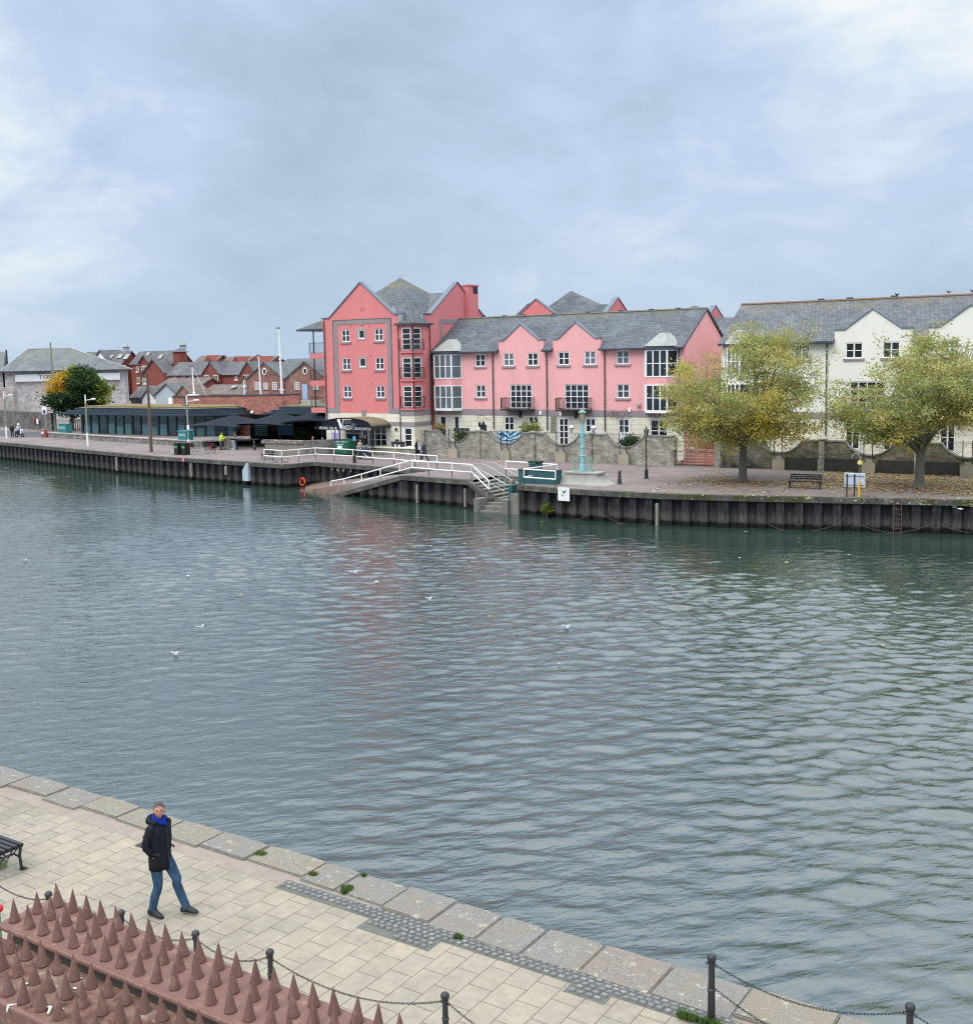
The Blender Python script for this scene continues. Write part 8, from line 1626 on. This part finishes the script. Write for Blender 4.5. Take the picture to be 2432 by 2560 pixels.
chain((x0, y0, PH - 0.14), at_(0, -1), 0.10, LBC[0]); chain(at_(0), at_(1, -1), 0.12, LBC[1]); chain(at_(1), at_(2, -1), 0.12, LBC[2]); chain(at_(2), at_(3, -1), 0.14, LBC[3]); chain(at_(3), at_(4, -1), 0.22, LBC[4]); e_ = at_(4); chain(e_, (e_[0] + 2.0, e_[1] + 0.1, e_[2]), 0.26, LBC[5]); chain(at_(5), at_(6, -1), 0.22, LBC[6]); e_ = at_(6); chain(e_, (e_[0] + 2.0, e_[1], e_[2]), 0.2, LBC[7])
a_ = Vector((posts[5][0] + 0.05, posts[5][1], 0.45)); chain(a_, a_ + Vector((1.35, 0.15, -0.42)), 0.10, 'slack lower chain trailing from the taller post on to the granite edge')
p_ = G('n1', 1310, 870); r = thing('mooring_cleat', 'small dark iron mooring fitting on a plate behind the walking man', 'mooring cleat', (p_.x, p_.y, 0)); q = MB(); q.box(p_.x - 0.02, p_.x + 0.26, p_.y - 0.08, p_.y + 0.10, 0.0, 0.015); q.build('plate', M['iron'], r); q = MB(); q.lathe((p_.x + 0.14, p_.y + 0.02, 0.015), [(0.05, 0), (0.035, 0.05), (0.035, 0.11), (0.055, 0.14), (0.04, 0.17)], 10); q.build('stem', M['iron'], r)
def m_rust():
    t = NT('red_oxide_paint'); p = t.pos(); n = t.noise(p, 7, 5, 0.7); n2 = t.noise(p, 60, 3)
    cc = t.mix(n, (0.135, 0.067, 0.054, 1), (0.22, 0.118, 0.094, 1)); cc = t.mix(t.m('MULTIPLY', t.ramp(t.noise(p, 14, 4, 0.7), [(0.56, (0, 0, 0)), (0.68, (1, 1, 1))]), 0.5), cc, (0.34, 0.22, 0.15, 1)); return t.done(cc, 0.62, t.bump(n2, 0.3, 0.003), spec=0.4)
M['oxide'] = m_rust()
t = NT('mossy_mortar'); p = t.pos(); n = t.noise(p, 9, 5, 0.7); M['muck'] = t.done(t.ramp(n, [(0.35, (0.07, 0.045, 0.032)), (0.48, (0.17, 0.09, 0.072)), (0.60, (0.19, 0.13, 0.10)), (0.72, (0.40, 0.35, 0.29))]), 0.95, t.bump(n, 0.9, 0.02), spec=0.2)
ZT = 5.20
led = thing('spiked_ledge', 'rust red metal ledge with rows of cone spikes in the bottom left corner', 'anti-climb spikes', (-4.0, 3.3, 5.0))
xL = G('n4', 20, 405, ZT).x - 0.02; YF = 3.455; YB = 3.81
q = MB(); q.box(xL, 0.6, YF, YB, ZT - 0.012, ZT); q.box(xL - 0.01, 0.6, YF - 0.03, YF, ZT - 0.012, ZT + 0.006); q.build('upper_tray', M['oxide'], led, bevel=0.004)
q = MB(); q.box(xL - 1.5, 0.6, 3.045, YF - 0.035, ZT - 0.085, ZT - 0.045); q.build('lower_tray', M['muck'], led)
q = MB(); q.box(xL - 1.5, 0.6, 3.01, 3.045, ZT - 0.125, ZT - 0.03); q.build('edge_bar', M['oxide'], led, bevel=0.004)
def spike(x, y, z, h, r_, first=[None]):
    if first[0] is None:
        m_ = MB(); m_.lathe((0, 0, 0), [(r_ * 1.04, 0), (r_, 0.006), (r_ * 0.86, h * 0.18), (r_ * 0.62, h * 0.42), (r_ * 0.36, h * 0.68), (r_ * 0.14, h * 0.90), (0.0012, h)], 14); o_ = m_.build('spike', M['oxide'], led, smooth=True, local=True); first[0] = o_
    else: o_ = first[0].copy(); col.objects.link(o_); o_.parent = led
    o_.location = Vector((x, y, z)) - led.location; o_.rotation_euler = (random.gauss(0, 0.035), random.gauss(0, 0.035), random.uniform(0, 6)); s_ = random.uniform(0.92, 1.06); o_.scale = (random.uniform(0.93, 1.07), random.uniform(0.93, 1.07), s_); return o_
nsp = 0
pit = 0.127
for row, (y, ph) in enumerate(((3.515, -5.45), (3.645, -5.43), (3.757, -5.40))):
    for i in range(22):
        x = ph + i * pit + random.uniform(-0.004, 0.004)
        if x > -2.9: break
        spike(x, y + random.uniform(-0.003, 0.003), ZT, 0.132, 0.031); nsp += 1
zl = ZT - 0.045
for row, (y, ph) in enumerate(((3.355, -5.25), (3.23, -5.14), (3.10, -5.16))):
    for i in range(-6, 22):
        x = ph + i * 0.13 + random.uniform(-0.005, 0.005)
        if x < -5.6 or x > -3.3 + row * -0.25: continue
        spike(x, y + random.uniform(-0.004, 0.004), zl, 0.132, 0.031); nsp += 1
print('spikes', nsp)
q = MB(); rnd = random.Random(21)
for i in range(12):
    x = rnd.uniform(-4.9, -3.4); y = rnd.uniform(3.08, 3.40); q.ball((x, y, zl + 0.006), rnd.uniform(0.006, 0.016), 8, (rnd.uniform(0.6, 1.8), rnd.uniform(0.4, 1.2), 0.3))
for i in range(9):
    x = rnd.uniform(-4.8, -3.5); y = rnd.uniform(3.02, 3.4); a = rnd.uniform(0, 6.28); q.tube([(x, y, zl + 0.01), (x + 0.04 * math.cos(a), y + 0.04 * math.sin(a), zl + 0.02), (x + 0.07 * math.cos(a + 0.5), y + 0.07 * math.sin(a + 0.5), zl + 0.012)], [0.006, 0.008, 0.002], 5)
tag(q.build('bird_droppings', m_plain('guano_white', (0.68, 0.66, 0.60), 0.9, 0.25, 30), smooth=True), 'white droppings and feathers lying between the lower spikes', 'droppings', kind='stuff')
q = MB(); q.box(xL - 1.4, 0.55, 3.06, 3.40, 4.2, ZT - 0.11); q.box(xL + 0.05, 0.55, YF + 0.05, YB - 0.03, ZT - 0.13, ZT - 0.013); q.build('support_wall', M['concrete'], led)
p_ = G('n4', 5, 275, 0.5); r = thing('flower_pot', 'small red object at the left edge beside the spikes', 'flower', (p_.x, p_.y, 0)); q = MB(); q.tube([(p_.x - 0.03, p_.y, 0), (p_.x - 0.03, p_.y, 0.45)], 0.012, 5); q.build('stem', M['bin_green'], r); q = MB(); q.ball((p_.x - 0.03, p_.y, 0.5), 0.06, 10); q.build('head', M['red'], r)
